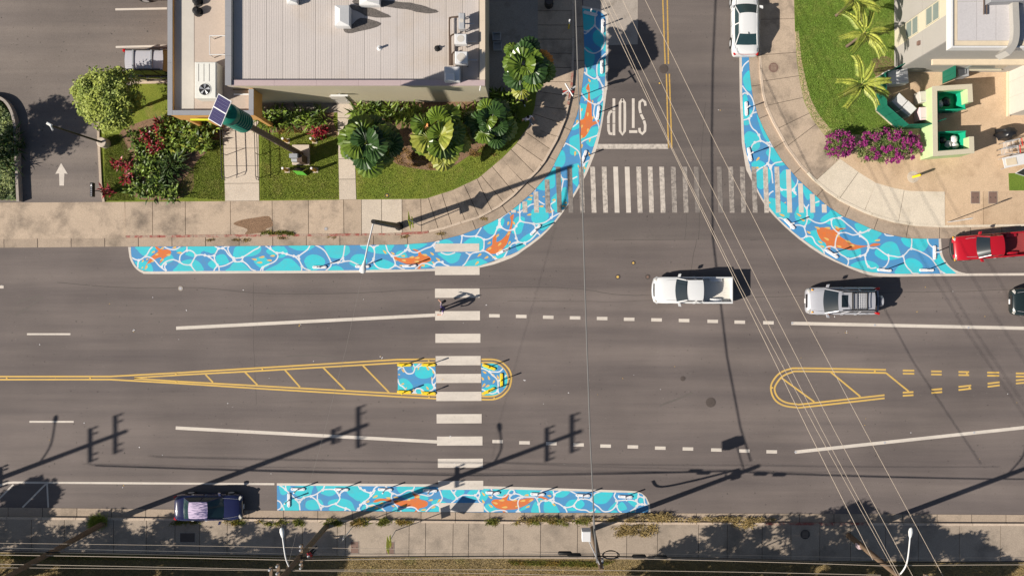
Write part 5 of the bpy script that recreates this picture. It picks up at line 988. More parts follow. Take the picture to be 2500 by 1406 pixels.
# west face: grey panels, one cream bay with two stacked windows
for a, b in ((nyF+.01,nyF+1.56),(nyF+2.80,nyF+6.0),(nyF+6.02,nyF+9.2),(nyF+9.22,nyF+12.2)):
    for z0, z1 in ((.1,4.05),(4.07,7.2)): MB().box(nx0-.06, nx0, a, b, z0, z1).build('wall_panel', 'wall_grey', nb)
MB().box(nx0-.04, nx0, nyF+1.57, nyF+2.79, .1, 7.2).build('window_bay', 'wall_cream', nb)
for z in (1.9, 4.55):
    wnd = MB().box(nx0-.055, nx0-.042, nyF+1.68, nyF+2.68, z, z+1.6).build('window', 'window_glass', nb)
    for ya in (nyF+1.63, nyF+2.68): MB().box(nx0-.10, nx0-.042, ya, ya+.05, z-.05, z+1.65).build('frame', 'wall_cream', wnd)
    for zz in (z-.05, z+.78, z+1.6): MB().box(nx0-.095, nx0-.042, nyF+1.68, nyF+2.68, zz, zz+.05).build('frame', 'wall_cream', wnd)
MB().box(nx0-.2, nx0-.06, nyF+.75, nyF+1.0, 3.6, 3.85).build('wall_box', 'iron_brown', nb)
# south face ledge, canopy and strip window
MB().box(nx0+1.0, nx1, nyF-.35, nyF-.0, 3.05, 3.25).build('ledge', 'trim_tan', nb)
MB().box(nx0+4.2, nx0+6.6, nyF-.05, nyF+.0, 1.0, 2.2).build('window', 'window_glass', nb); MB().box(nx0+4.1, nx0+6.7, nyF-.12, nyF-.0, .85, .99).build('window_sill', 'wall_cream', nb)
# roof with white fascia
ov = .05; rx0, ry0 = nx0-ov, nyF-.5
MB().box(rx0, nx1, ry0, nyB, HB, HB+.35).build('roof', 'wall_white', nb)
MB().box(rx0-.1, rx0-.0, ry0-.1, nyB, HB-.15, HB+.45).build('fascia', 'white_metal', nb); MB().box(rx0, nx1, ry0-.1, ry0-.0, HB-.15, HB+.45).build('fascia', 'white_metal', nb)
MB().box(rx0+.02, nx1, ry0+.02, ry0+.32, HB+.35, HB+.37).build('roof_edge', 'trim_tan', nb); MB().box(rx0+.02, rx0+.28, ry0+.34, nyB, HB+.35, HB+.37).build('roof_edge', 'trim_tan', nb)
for k in range(6): MB().box(rx0+.30+k*1.12, rx0+.30+(k+1)*1.12-.02, ry0+.34, ry0+2.6, HB+.35, HB+.38).build('roof_sheet', 'roof_white', nb); MB().box(rx0+.30+k*1.12, rx0+.30+(k+1)*1.12-.02, ry0+2.62, nyB, HB+.35, HB+.38).build('roof_sheet', 'roof_white', nb)
q = P(2455,5,HB+.8); t = thing('roof_unit', 'dark blue grey unit on the grey building roof', 'roof unit', (q[0],q[1],HB+.38)); MB().obox((q[0]+1,q[1]+.55,HB+.38), 4.0, 1.1, .6, .04, .04).build('casing', 'cap_grey', t); MB().obox((q[0]+1,q[1]+.55,HB+.98), 3.8, .9, .03, .04).build('lid', 'wall_white', t)
for i, px in enumerate((2402,2409)):
    a, b = P(px,-15,HB+.5), P(px,36,HB+.5); tag(MB().tube([a,b], .035, 8).build('roof_pipe', 'steel_brown'), '%s dark pipe lying on the grey building roof' % ('left','right')[i], 'pipe', 'pipes on the grey roof')
# curved parapet tower at the right
q = [P(*p, HB+.75)[:2] for p in crom(nums('2478 -40 2480 20 2482 80 2476 110 2460 130'),4)]
MB().prism(offs(q,.18)+offs(q,-.18)[::-1], HB-.3, HB+.75).build('curved_parapet', 'wall_warm', nb)
# lower wing
lx, ly0, _ = G(2459,283); ly1 = G(0,165)[1]
lw = thing('low_wing', 'pale low wing with a plain lit wall at the right edge', 'building', (lx,ly0,0))
MB().box(lx, lx+14, ly0, ly1-.05, 0, 4.0).build('wall', 'wall_white', lw)
for k in range(3): MB().box(lx-.03, lx-.0, ly0+.05+k*1.08, ly0+1.1+k*1.08, .3, 3.9).build('wall_panel', 'wall_white', lw)
MB().box(lx-.12, lx+14, ly0-.12, ly1-.05, 4.0, 4.12).build('roof', 'roof_white', lw); MB().box(lx-.14, lx-.0, ly0-.1, ly1-.05, 0, .3).build('plinth', 'trim_tan', lw)

# ------------------------------------------------------------------ bin enclosure
def wallrun(label, name, pts, w, z0, z1, m, cat, capm=None):
    x, y = pts[0]; t = thing(name, label, cat, (x,y,z0))
    def mit(d):
        o = []
        for i, p in enumerate(pts):
            if i in (0, len(pts)-1):
                q = offs([pts[0],pts[1]], d)[0] if i == 0 else offs(pts[-2:], d)[1]
            else:
                u = Vector((p[0]-pts[i-1][0], p[1]-pts[i-1][1])).normalized(); v = Vector((pts[i+1][0]-p[0], pts[i+1][1]-p[1])).normalized()
                n1 = Vector((-u.y,u.x)); n2 = Vector((-v.y,v.x)); k = d/(1+n1.dot(n2)); q = (p[0]+(n1.x+n2.x)*k, p[1]+(n1.y+n2.y)*k)
            o.append(q)
        return o
    a0, a1 = mit(w/2), mit(-w/2); c0, c1 = mit(w/2+.03), mit(-w/2-.03)
    for i in range(len(pts)-1):
        MB().prism([a0[i],a0[i+1],a1[i+1],a1[i]], z0, z1).build('wall_section', m, t)
        if capm: MB().prism([c0[i],c0[i+1],c1[i+1],c1[i]], z1+.001, z1+.04).build('coping', capm, t)
    return t
e = [P(*p,1.85)[:2] for p in nums('2369 250 2367 212 2281 217 2283 376 2372 369 2371 334')]
wallrun('pale green block wall round the two green dumpsters', 'bin_enclosure', e, .26, .1, 1.85, 'enclosure_green', 'wall', 'wall_cream')
fp = GP(nums('2186 170 2135 195 2138 272 2189 317 2243 315 2278 303')); t = thing('screen_fence', 'dark green solid fence round the white appliances', 'fence', (fp[0][0],fp[0][1],.13))
for a, b in zip(fp, fp[1:]):
    L = math.hypot(b[0]-a[0], b[1]-a[1]); n = max(1, round(L/.75))
    for k in range(n):
        A = (a[0]+(b[0]-a[0])*(k+.02)/n, a[1]+(b[1]-a[1])*(k+.02)/n); B = (a[0]+(b[0]-a[0])*(k+.98)/n, a[1]+(b[1]-a[1])*(k+.98)/n)
        MB().prism(offs([A,B],.02)+offs([A,B],-.02)[::-1], .18, 1.70).build('board', 'fence_green', t)
    MB().tube([(a[0],a[1],.1),(a[0],a[1],1.76)], .04, 6).build('post', 'fence_green', t); MB().tube([(a[0],a[1],1.73),(b[0],b[1],1.73)], .03, 6).build('top_rail', 'fence_green', t)
    MB().prism(offs([a,b],.09)+offs([a,b],-.09)[::-1], .1, .2).build('footing', 'trim_tan', t)
g0 = P(2297,172,1.7); t = thing('gate', 'dark green gate leaning beside the grey wall', 'gate', (g0[0],g0[1],.13))
A, B = Vector(G(2297,206,.2)), Vector(G(2297,172,.2)); nrm = Vector((.02,0,1.65))
for k in range(3): a = A.lerp(B,k/3+.01); b = A.lerp(B,(k+1)/3-.01); MB().add([a,b,b+nrm*.95,a+nrm*.95,a+Vector((.02,.03,0)),b+Vector((.02,.03,0)),b+nrm*.95+Vector((.02,.03,0)),a+nrm*.95+Vector((.02,.03,0))],[(0,1,2,3),(7,6,5,4),(0,3,7,4),(1,5,6,2),(3,2,6,7)]).build('panel', 'fence_green', t)
for a in (A,B): MB().tube([a,a+nrm], .03, 6).build('frame', 'fence_green', t)
MB().tube([A+nrm,B+nrm], .03, 6).build('frame', 'fence_green', t)
def appliance(label, px, py, w, d, h, ang, m='white_metal'):
    x, y, _ = P(px,py,h+.13); t = thing('appliance', label, 'appliance', (x,y,.13)); MB().obox((x,y,.16), w, d, h-.03, ang, .03).build('body', m, t)
    ca, sa = math.cos(ang), math.sin(ang)
    MB().obox((x+ca*w*.0-sa*d*-.36,y+sa*w*.0+ca*d*-.36,.13+h), w*.9, .06, .02, ang).build('control_strip', 'galv', t)
    for s in (-1,1):
        for r in (-1,1): MB().cyl((x+ca*w*.42*s-sa*d*.42*r, y+sa*w*.42*s+ca*d*.42*r), .03, .12, .17, 6).build('foot', 'rubber', t)
appliance('wide white chest freezer in the palm shade by the green fence', 2193, 187, 1.35, .95, .95, .08)
appliance('white appliance, left of two tilted ones inside the fence', 2197, 247, .75, .78, .95, -.75)
appliance('white appliance, right of two tilted ones inside the fence', 2219, 266, .75, .78, .95, -.75)
appliance('pale appliance, upper of two against the pale green wall', 2260, 236, .75, .75, .9, .1, 'wall_white')
appliance('pale appliance, lower of two against the pale green wall', 2260, 277, .75, .85, .9, .05, 'cloth_pink')
appliance('grey boxy unit on the tan concrete beside the green gate', 2352, 172, .75, .78, .9, .05, 'galv')
def dumpster(label, px0, py0, px1, py1, rot, bags):
    zt = 1.3; a, b = P(px0,py0,zt), P(px1,py1,zt); cx, cy = (a[0]+b[0])/2, (a[1]+b[1])/2; w, d = abs(b[0]-a[0]), abs(b[1]-a[1])
    t = thing('dumpster', label, 'dumpster', (cx,cy,.13), rot)
    k = .82; o = [(-w/2,-d/2),(w/2,-d/2),(w/2,d/2),(-w/2,d/2)]
    out = [(x*k,y,.15) for x,y in o]+[(x,y,zt) for x,y in o]; inn = [(x*k*.93,y*.93,.3) for x,y in o]+[(x*.95,y*.95,zt) for x,y in o]
    q = [(i,(i+1)%4,4+(i+1)%4,4+i) for i in range(4)]
    mb = MB().add([(x,y,z-.13) for x,y,z in out], [(3,2,1,0)]+q).add([(x,y,z-.13) for x,y,z in inn], [(0,1,2,3)]+[f[::-1] for f in q])
    n = len(mb.v); mb.f += [(4+i,4+(i+1)%4,12+(i+1)%4,12+i) for i in range(4)]
    mb.build('bin', 'dumpster_green', t, None, True)
    for s in (-1,1): MB().box(-w/2-.03, w/2+.03, s*d/2-.03, s*d/2+.03, zt-.19, zt-.10).build('rim', 'dumpster_green', t, None, True)
    for s in (-1,1): MB().box(-w*.2, w*.2, s*(d/2+.03), s*(d/2+.09), .5, .65).build('fork_pocket', 'fence_green', t, None, True)
    for i, (bx_, by_, r) in enumerate(bags):
        lb = bag(label.split(' ')[0], (cx+bx_*w, cy+by_*d, .72), r, 'plastic_bag' if i else 'tarp', i)
        tag(lb, '%s rubbish bag, %s in the %s dumpster' % ('white' if i else 'black', ('biggest','middle one','rightmost one','last one')[i], label.split(' ')[0]), 'rubbish bag', 'rubbish bags in the dumpsters')
def bag(nm, c, r, m, seed):
    rr = random.Random(seed*7+int(c[0]*100)); vs_, fs = [], []; n, k = 12, 7
    for j in range(k):
        ph = -PI/2+PI*(j+.5)/k
        for i in range(n): s = r*(1+rr.uniform(-.16,.16)); vs_.append((c[0]+s*math.cos(ph)*math.cos(2*PI*i/n), c[1]+s*math.cos(ph)*math.sin(2*PI*i/n), c[2]+s*.8*math.sin(ph)+r*.5))
    for j in range(k-1):
        for i in range(n): fs.append((j*n+i, j*n+(i+1)%n, (j+1)*n+(i+1)%n, (j+1)*n+i))
    fs += [tuple(range(n-1,-1,-1)), tuple(range((k-1)*n,k*n))]
    return MB().add(vs_, fs).build('rubbish_bag', m, None, 60)
dumpster('upper green open dumpster inside the pale green wall', 2291,223,2356,268,.04, [(-.1,.0,.34),(-.3,-.1,.25)])
dumpster('lower green open dumpster full of white bags', 2292,322,2358,366,.03, [(-.25,.1,.25),(.18,.15,.25),(.22,-.2,.24),(-.02,-.12,.24)])
# tarp-covered grill, shopping carts, table at the right edge
x, y, _ = P(2468,322,.9); rr_ = random.Random(5); secs = [[(x+a*(w*.78 if k%2 else w)*math.cos(2*PI*k/16+.2)*1.0, y+b*(w*.86 if k%2 else w)*math.sin(2*PI*k/16+.2), z+rr_.uniform(-.03,.03)) for k in range(16)] for z, w, a, b in ((.13,1,.78,.55),(.4,.95,.76,.52),(.75,.85,.72,.5),(.95,.6,.72,.46),(1.03,.2,.7,.4))]
o = MB().loft(secs).build('covered_grill', 'tarp', None, 40); tag(o, 'black tarp covered grill on the tan concrete by the right edge', 'covered grill')
def cart(label, px, py, ang):
    x, y, _ = P(px,py,.9); t = thing('shopping_cart', label, 'shopping cart', (x,y,.14), ang, 'shopping carts at the right edge')
    a = [(-.45,-.27,.95),(.45,-.22,.9),(.45,.22,.9),(-.45,.27,.95)]; b = [(-.32,-.2,.5),(.4,-.18,.52),(.4,.18,.52),(-.32,.2,.5)]
    for i in range(4): MB().tube([a[i],a[(i+1)%4]], .018, 6).build('rim', 'galv', t, None, True); MB().tube([a[i],b[i]], .014, 5).build('corner_wire', 'galv', t, None, True); MB().tube([b[i],b[(i+1)%4]], .014, 5).build('bottom_wire', 'galv', t, None, True)
    wm = MB()
    for k in range(1,8):
        u = k/8; p = Vector(b[0]).lerp(Vector(b[1]),u); q = Vector(b[3]).lerp(Vector(b[2]),u); wm.tube([p,q],.008,4); wm.tube([Vector(a[0]).lerp(Vector(a[1]),u),p],.008,4); wm.tube([Vector(a[3]).lerp(Vector(a[2]),u),q],.008,4)
    wm.build('basket_mesh', 'galv', t, None, True)
    MB().tube([(-.55,-.26,1.02),(-.55,.26,1.02)], .03, 8).build('handle', 'sign_red', t, None, True)
    for s in (-1,1): MB().tube([(-.55,s*.26,1.02),(-.45,s*.25,.2),(.4,s*.18,.16)], .016, 6).build('frame', 'galv', t, None, True)
    for u, v in ((-.42,-.24),(-.42,.24),(.4,-.17),(.4,.17)): MB().tube([(u,v-.015,.06),(u,v+.015,.06)], .06, 10).build('wheel', 'rubber', t, None, True)
cart('shopping cart with red handle, upper of two by the white table', 2470, 352, PI+.15)
cart('shopping cart with red handle, lower one next to the white table', 2465, 368, PI+.1)
A = [P(*p,.75) for p in nums('2447 386 2530 368 2537 394 2453 411')]; t = thing('table', 'white folding table standing askew at the right edge', 'table', (A[0][0],A[0][1],.14))
MB().prism([p[:2] for p in A], .72, .76).build('top', 'white_metal', t)
for p in A: MB().tube([(p[0]*.97+A[0][0]*.0+.03*(A[2][0]),p[1]*.97+.03*A[2][1],.1),(p[0]*.97+.03*A[2][0],p[1]*.97+.03*A[2][1],.72)], .02, 6).build('leg', 'galv', t)
c = [P(*p,.78) for p in nums('2455 389 2480 384 2484 401 2458 405')]; tag(MB().prism([p[:2] for p in c], .762, .79).build('tray', 'trim_tan'), 'flat beige tray lying on the white folding table', 'tray')
x, y, _ = G(2493,424); t = thing('easel_frame', 'dark framed board leaning on the small right lawn', 'board', (x,y,.15)); A, B = Vector(G(2475,424,.2)), Vector(G(2520,438,.2)); MB().quad(A,B,B+Vector((.25,.3,.75)),A+Vector((.25,.3,.75))).build('board', 'sign_black', t)
for a, b in ((A,B),(B,B+Vector((.25,.3,.75))),(A+Vector((.25,.3,.75)),B+Vector((.25,.3,.75))),(A,A+Vector((.25,.3,.75)))): MB().tube([a,b], .03, 6).build('frame', 'galv', t)
# bicycle-like clutter in the shaded yard: two stacked crates and a barrel
for i, (px, py) in enumerate(((1213,95),(1215,118))):
    x, y, _ = G(px,py); t = thing('crate', '%s grey crate in the dark yard beside the olive building' % ('upper','lower')[i], 'crate', (x,y,.142), 0, 'crates in the dark yard')
    MB().obox((x,y,.142), .55, .5, .08).build('floor', 'galv', t)
    for a, s in ((0,(.55,.03)),(PI/2,(.5,.03))):
        for k in (-1,1): MB().obox((x-math.sin(a)*k*.25,y+math.cos(a)*k*.25,.2), s[0], .03, .35, a).build('side', 'galv', t)
x, y, _ = G(1340,15); t = thing('barrel', 'dark barrel in the shade at the top of the yard', 'barrel', (x,y,.142)); MB().lathe((x,y,.142), [(.28,0),(.3,.1),(.28,.3),(.31,.32),(.28,.6),(.3,.8),(.27,.86)], 16).build('drum', 'dark_metal', t, 40); MB().lathe((x,y,1.0), [(.26,0),(.26,.02)], 16).build('lid', 'iron', t)
# ------------------------------------------------------------------ vehicles (local x forward, z up)
SED = ((.5,.70,.30,.50,.56),(.488,.84,.24,.58,.66),(.45,.94,.2,.66,.75),(.38,1,.18,.73,.83),(.25,1,.18,.80,.91),(.14,1,.18,.86,.95),(-.05,1,.18,.89,.95),(-.25,1,.18,.91,.97),(-.36,1,.2,.92,1.02),(-.43,.97,.24,.92,1.03),(-.475,.92,.28,.86,.98),(-.495,.84,.32,.7,.8),(-.5,.76,.36,.55,.6))
SUVS = ((.5,.72,.32,.62,.70),(.488,.86,.28,.72,.80),(.45,.95,.24,.80,.90),(.36,1,.22,.88,.99),(.25,1,.22,.94,1.05),(.12,1,.22,.98,1.06),(-.1,1,.22,1.0,1.06),(-.3,1,.22,1.02,1.08),(-.42,.99,.26,1.04,1.1),(-.48,.94,.3,1.02,1.08),(-.5,.86,.34,.8,.86))
PICK = ((.5,.70,.36,.66,.70),(.492,.82,.34,.72,.78),(.475,.91,.32,.78,.86),(.445,.97,.28,.84,.93),(.38,1,.26,.92,1.0),(.25,1,.26,.97,1.05),(.12,1,.26,1.0,1.07),(0,1,.26,1.02,1.07),(-.11,1,.26,1.02,1.06))
def body_mesh(st, L, W, hs=1.0):
    secs = []
    for xf, wf, zl, zs, zc in st:
        w = W/2*wf; x = xf*L; d = zc-zs
        half = [(.86,zl),(.985,zl+.10),(1.0,zl+.5*(zs-zl)),(.985,zs-.06),(.94,zs),(.80,zs+.62*d),(.45,zs+.93*d),(0,zc)]
        ring = [(x,-w*a,z*hs) for a, z in half]+[(x,w*a,z*hs) for a, z in half[-2::-1]]
        secs.append(ring)
    secs = secs[::-1]
    mb = MB(); n = len(secs[0]); vs_ = [p for q in secs for p in q]; fs = []
    for i in range(len(secs)-1):
        for k in range(n): fs.append((i*n+k, (i+1)*n+k, (i+1)*n+(k+1)%n, i*n+(k+1)%n))
    fs += [tuple(range(n)), tuple(range(len(secs)*n-1,(len(secs)-1)*n-1,-1))]
    return mb.add(vs_, fs)
def grid(f, nu, nv):
    vs_ = [f(u/nu, v/nv) for v in range(nv+1) for u in range(nu+1)]; fs = [(v*(nu+1)+u, v*(nu+1)+u+1, (v+1)*(nu+1)+u+1, (v+1)*(nu+1)+u) for v in range(nv) for u in range(nu)]
    return MB().add(vs_, fs)
def cabin(t, paint, fb, fr, rr, rb, wb, wr, zb, zr, glass='glass', roofm=None, bulge=.10, zbr=None, posts=(0.5,)):
    zbr = zbr or zb
    def q(u): return 1-(2*u-1)**2
    ws = grid(lambda u,v: (fb+(fr-fb)*v+bulge*q(u)*(1-.4*v), (2*u-1)*(wb*.97+(wr-wb)*v), zb+(zr-zb)*v+.03*q(u)*v), 8, 4).build('windshield', glass, t, 60, True)
    rg = grid(lambda u,v: (rb+(rr-rb)*v-bulge*.7*q(u)*(1-.4*v), (1-2*u)*(wb*.95+(wr-wb)*v), zbr+(zr-zbr)*v+.03*q(u)*v), 8, 4).build('rear_window', glass, t, 60, True)
    def rx(u, v): return rr-.02-bulge*.42*q(u)+(fr+.02+bulge*.6*q(u)-rr+bulge*.42*q(u))*v
    rf_ = grid(lambda u,v: (rx(u,v), (2*u-1)*(wr+.02), zr+.012+.055*q(u)**.6+.02*q(v)), 8, 8); rf_.f = [f[::-1] for f in rf_.f]
    roof = rf_.build('roof', roofm or paint, t, 60, True)
    for s in (-1,1):
        def sd(u,v): return (rb+.05+(fb-.06-rb)*u+((rr-rb)*(1-u)+(fr-fb)*u)*v, s*(wb+.008+(wr-wb)*v), (zbr+(zb-zbr)*u)+(zr-zbr-(zb-zbr)*u)*v)
        g_ = grid(sd, 6, 2)
        if s > 0: g_.f = [f[::-1] for f in g_.f]
        sw_ = g_.build('side_window', glass, t, 60, True)
        pl = MB()
        for a, b in (((fb-.02,s*wb,zb),(fr,s*wr,zr)),((rb+.03,s*wb*.97,zbr),(rr,s*wr,zr)),((fr,s*wr,zr+.01),(rr,s*wr,zr+.01)),((fb,s*(wb+.01),zb),(rb,s*(wb+.01),zbr))): pl.tube([a,b], .035, 6)
        for p in posts: pl.tube([sd(p,0),sd(p,1)], .04, 6)
        pl.build('pillar', paint, t, None, True)
    return roof
def wheels(t, L, W, xf, xr, r, rimm='galv'):
    for x in (xf*L, xr*L):
        for s in (-1,1):
            y = s*(W/2-.10)
            ar = MB().tube([(x,y-s*.05,r+.02),(x,s*(W/2+.006),r+.02)], r*1.18, 20).build('wheel_arch', 'black', t, None, True)
            w = MB().tube([(x,y-s*.12,r),(x,y-s*.1,r),(x,y+s*.1,r),(x,y+s*.125,r)], [r*.9,r,r,r*.93], 22).build('wheel', 'rubber', t, None, True)
            MB().tube([(x,y+s*.1,r),(x,y+s*.13,r)], r*.64, 14).build('rim', rimm, w, None, True)
def mirrors(t, paint, x, W, z):
    for s in (-1,1): MB().add([(x+.06,s*(W/2-.02),z-.08),(x-.1,s*(W/2-.02),z-.07),(x-.16,s*(W/2+.19),z-.05),(x+.01,s*(W/2+.17),z-.06),(x+.05,s*(W/2-.02),z+.05),(x-.09,s*(W/2-.02),z+.05),(x-.15,s*(W/2+.19),z+.07),(x+.01,s*(W/2+.17),z+.08)], [(0,1,2,3)[::s],(7,6,5,4)[::s],(0,4,5,1)[::s],(1,5,6,2)[::s],(2,6,7,3)[::s],(3,7,4,0)[::s]]).build('mirror', paint, t, None, True)
def lamp(t, name, m, x, y, z, sx, sy, sz, ang=0): MB().obox((x,y,z), sx, sy, sz, ang, min(sx,sy,sz)*.25).build(name, m, t, None, True)
def mkcar(name, label, cat, px, py, ang, st, L, W, paint, cab, hs=1.0, lampz=.62, fm='headlight', rim='galv', grille=True, roofm=None, glass='glass', posts=(.5,)):
    x, y, _ = G(px,py); t = thing(name, label, cat, (x,y,.004), ang)
    body_mesh(st, L, W, hs).build('body', paint, t, 50, True)
    cabin(t, paint, *cab, glass, roofm, posts=posts); wheels(t, L, W, .31, -.29, .33 if cat != 'pickup' else .36, rim); mirrors(t, paint, cab[0]-.12, W, cab[6]+.1)
    for s in (-1,1):
        lamp(t, 'headlight', fm, L*.472, s*W*.36, lampz*hs, .16, .28, .1, -s*.6)
    if grille: MB().box(L*.497, L*.506, -W*.24, W*.24, lampz*hs-.16, lampz*hs+.02).build('grille', 'dark_metal', t, None, True)
    MB().box(L*.5, L*.512, -.16, .16, .42, .54).build('number_plate', 'cloth_white', t, None, True)
    doors(t, L, W, (cab[0]-.35, cab[0]-1.3)+((cab[0]-2.2,) if cat == 'car' else ()), (cab[6] if cat == 'car' else 1.02)*1.0)
    if cat == 'car': hood_lines(t, L, W, cab[6]+.03)
    return t
def hood_lines(t, L, W, z, m='black'):
    for s in (-1,1): MB().tube([(L*.44,s*W*.33,z-.17),(L*.33,s*W*.37,z-.07),(L*.22,s*W*.385,z-.015)], .010, 4).build('panel_gap', 'reflect_grey', t, None, True)
    for s in (-1,1): MB().tube([(L*.2,s*W*.12,z+.03),(L*.17,s*W*.32,z+.05)], .012, 4).build('wiper', 'black', t, None, True)
def doors(t, L, W, xs, z):
    for s in (-1,1):
        for x in xs: MB().tube([(x,s*(W/2-.0),.35),(x,s*(W/2+.002),z-.06),(x,s*(W/2*.955),z)], .009, 4).build('door_gap', 'black', t, None, True)
        for x in xs[1:]: MB().obox((x+.14,s*(W/2+.0),z-.12), .16, .04, .03).build('door_handle', 'galv', t, None, True)
def seam(t, x0, x1, y0, y1, z, m='black'):
    MB().tube([(x0,y0,z),(x1,y1,z)], .009, 4).build('panel_gap', m, t, None, True)
# white sedan
t = mkcar('sedan', 'white sedan parked at the top beside the east pavement', 'car', 1813, 62, PI/2, SED, 4.6, 1.8, 'car_white', (1.05,.30,-1.0,-1.75,.76,.58,.90,1.43), hs=1.0, glass='glass_teal', posts=(.52,))
for s in (-1,1): lamp(t, 'taillight', 'taillight', -2.17, s*.72, .80, .18, .22, .1, s*.4)
MB().add([(-.93,-.03,1.51),(-.93,.03,1.51),(-1.1,0,1.50),(-1.08,0,1.58)], [(0,1,3),(1,2,3),(2,0,3)]).build('aerial_fin', 'dark_metal', t, None, True)
seam(t,-1.86,-2.2,-.66,-.6,1.03,'galv'); seam(t,-1.86,-2.2,.66,.6,1.03,'galv'); MB().tube([(-2.24,-.62,.93),(-2.27,0,.96),(-2.24,.62,.93)], .012, 4).build('boot_gap', 'taillight', t, None, True)
# silver SUV
t = mkcar('suv', 'silver SUV with roof basket driving left on the main road', 'car', 2046, 734, PI, SUVS, 4.75, 1.85, 'car_silver', (1.28,.58,-1.75,-2.2,.80,.64,1.04,1.66), hs=1.0, lampz=.78, posts=(.36,.68))
for s in (-1,1):
    lamp(t, 'indicator', 'amber', 2.05, s*.74, .84, .12, .1, .1); lamp(t, 'taillight', 'taillight', -2.18, s*.80, 1.0, .3, .16, .22, -s*.3)
    MB().tube([(.35,s*.60,1.74),(.2,s*.60,1.78),(-1.6,s*.60,1.78),(-1.75,s*.60,1.72)], .03, 6).build('roof_rail', 'dark_metal', t, None, True)
MB().box(.0,.42,-.40,.40,1.735,1.752).build('sunroof', 'glass', t, None, True)
bk = thing('roof_basket', 'dark metal cargo basket on the silver SUV roof', 'roof basket', t.location, PI)
for a, b in (((-.25,-.55),(-.25,.55)),((-1.2,-.55),(-1.2,.55)),((-.25,-.55),(-1.2,-.55)),((-.25,.55),(-1.2,.55))):
    for z in (1.82,1.95): MB().tube([(a[0],a[1],z),(b[0],b[1],z)], .025, 6).build('rail', 'dark_metal', bk, None, True)
bm_ = MB()
for k in range(10): bm_.tube([(-.25,-.5+k*.11,1.83),(-1.2,-.5+k*.11,1.83)], .012, 4)
for k in range(7): bm_.tube([(-.3-k*.14,-.55,1.835),(-.3-k*.14,.55,1.835)], .012, 4)
bm_.build('mesh_floor', 'galv', bk, None, True); MB().box(-.55,-.28,-.5,.5,1.85,1.87).build('wind_deflector', 'cap_grey', bk, None, True)
MB().tube([(-2.36,0,.95),(-2.40,0,.95),(-2.54,0,.95),(-2.58,0,.95)], [.30,.36,.36,.28], 22).build('spare_wheel_cover', 'car_silver', t, 50, True)
MB().lathe((1.05,.92,1.12), [(.0,-.06),(.07,-.04),(.08,0),(.06,.05),(0,.07)], 10).build('elbow_at_window', 'skin', t, 60, True)
# dark car entering from the right
t = mkcar('suv', 'black car entering at the right edge of the main road', 'car', 2540, 736, PI, SUVS, 4.7, 1.86, 'car_green_black', (1.25,.55,-1.7,-2.2,.80,.62,1.0,1.6), hs=.95, lampz=.74)
MB().tube([(2.36,-.40,.70),(2.38,-.38,.46),(2.38,.38,.46),(2.36,.40,.70)], .018, 6).build('grille_trim', 'chrome', t, None, True)
for s in (-1,1): lamp(t, 'fog_lamp', 'headlight', 2.22, s*.62, .42, .1, .16, .08)
# parked dark blue saloon
t = mkcar('sedan', 'dark blue parked car with peeling purple roof on the lower kerb', 'car', 519, 1231, 0.0, SED, 4.5, 1.74, 'car_blue', (1.05,.22,-.95,-1.6,.74,.56,.90,1.42), roofm='roof_peeled', glass='glass_teal')
for s in (-1,1): lamp(t, 'taillight', 'taillight', -2.13, s*.70, .74, .2, .2, .14, s*.4)
# SUV in the car park
t = mkcar('suv', 'glossy black SUV with roof bars parked against the entrance wing', 'car', 409, 166, 0.0, SUVS, 4.8, 1.9, 'car_black', (1.25,.55,-1.85,-2.25,.82,.66,1.06,1.74), lampz=.78, rim='trim_tan', posts=(.36,.68), roofm='car_roof_sheen')
t.location.z = .13
for s in (-1,1):
    lamp(t, 'taillight', 'taillight', -2.26, s*.80, .95, .2, .18, .3); MB().tube([(.4,s*.62,1.8),(.3,s*.62,1.84),(-1.7,s*.62,1.84),(-1.8,s*.62,1.79)], .03, 6).build('roof_rail', 'dark_metal', t, None, True)
for x in (-.15,-1.35): MB().box(x-.05, x+.05, -.62, .62, 1.84, 1.88).build('roof_bar', 'grey_metal', t, None, True)
for k in range(7): MB().box(-1.75, .35, -.5+k*.16, -.485+k*.16, 1.80, 1.815).build('roof_rib', 'car_roof_sheen', t, None, True)
t = mkcar('sedan', 'dark parked car cut off by the top edge of the car park', 'car', 412, -24, 0.0, SED, 4.6, 1.8, 'car_black', (1.05,.25,-1.0,-1.7,.76,.58,.90,1.43)); t.location.z = .13
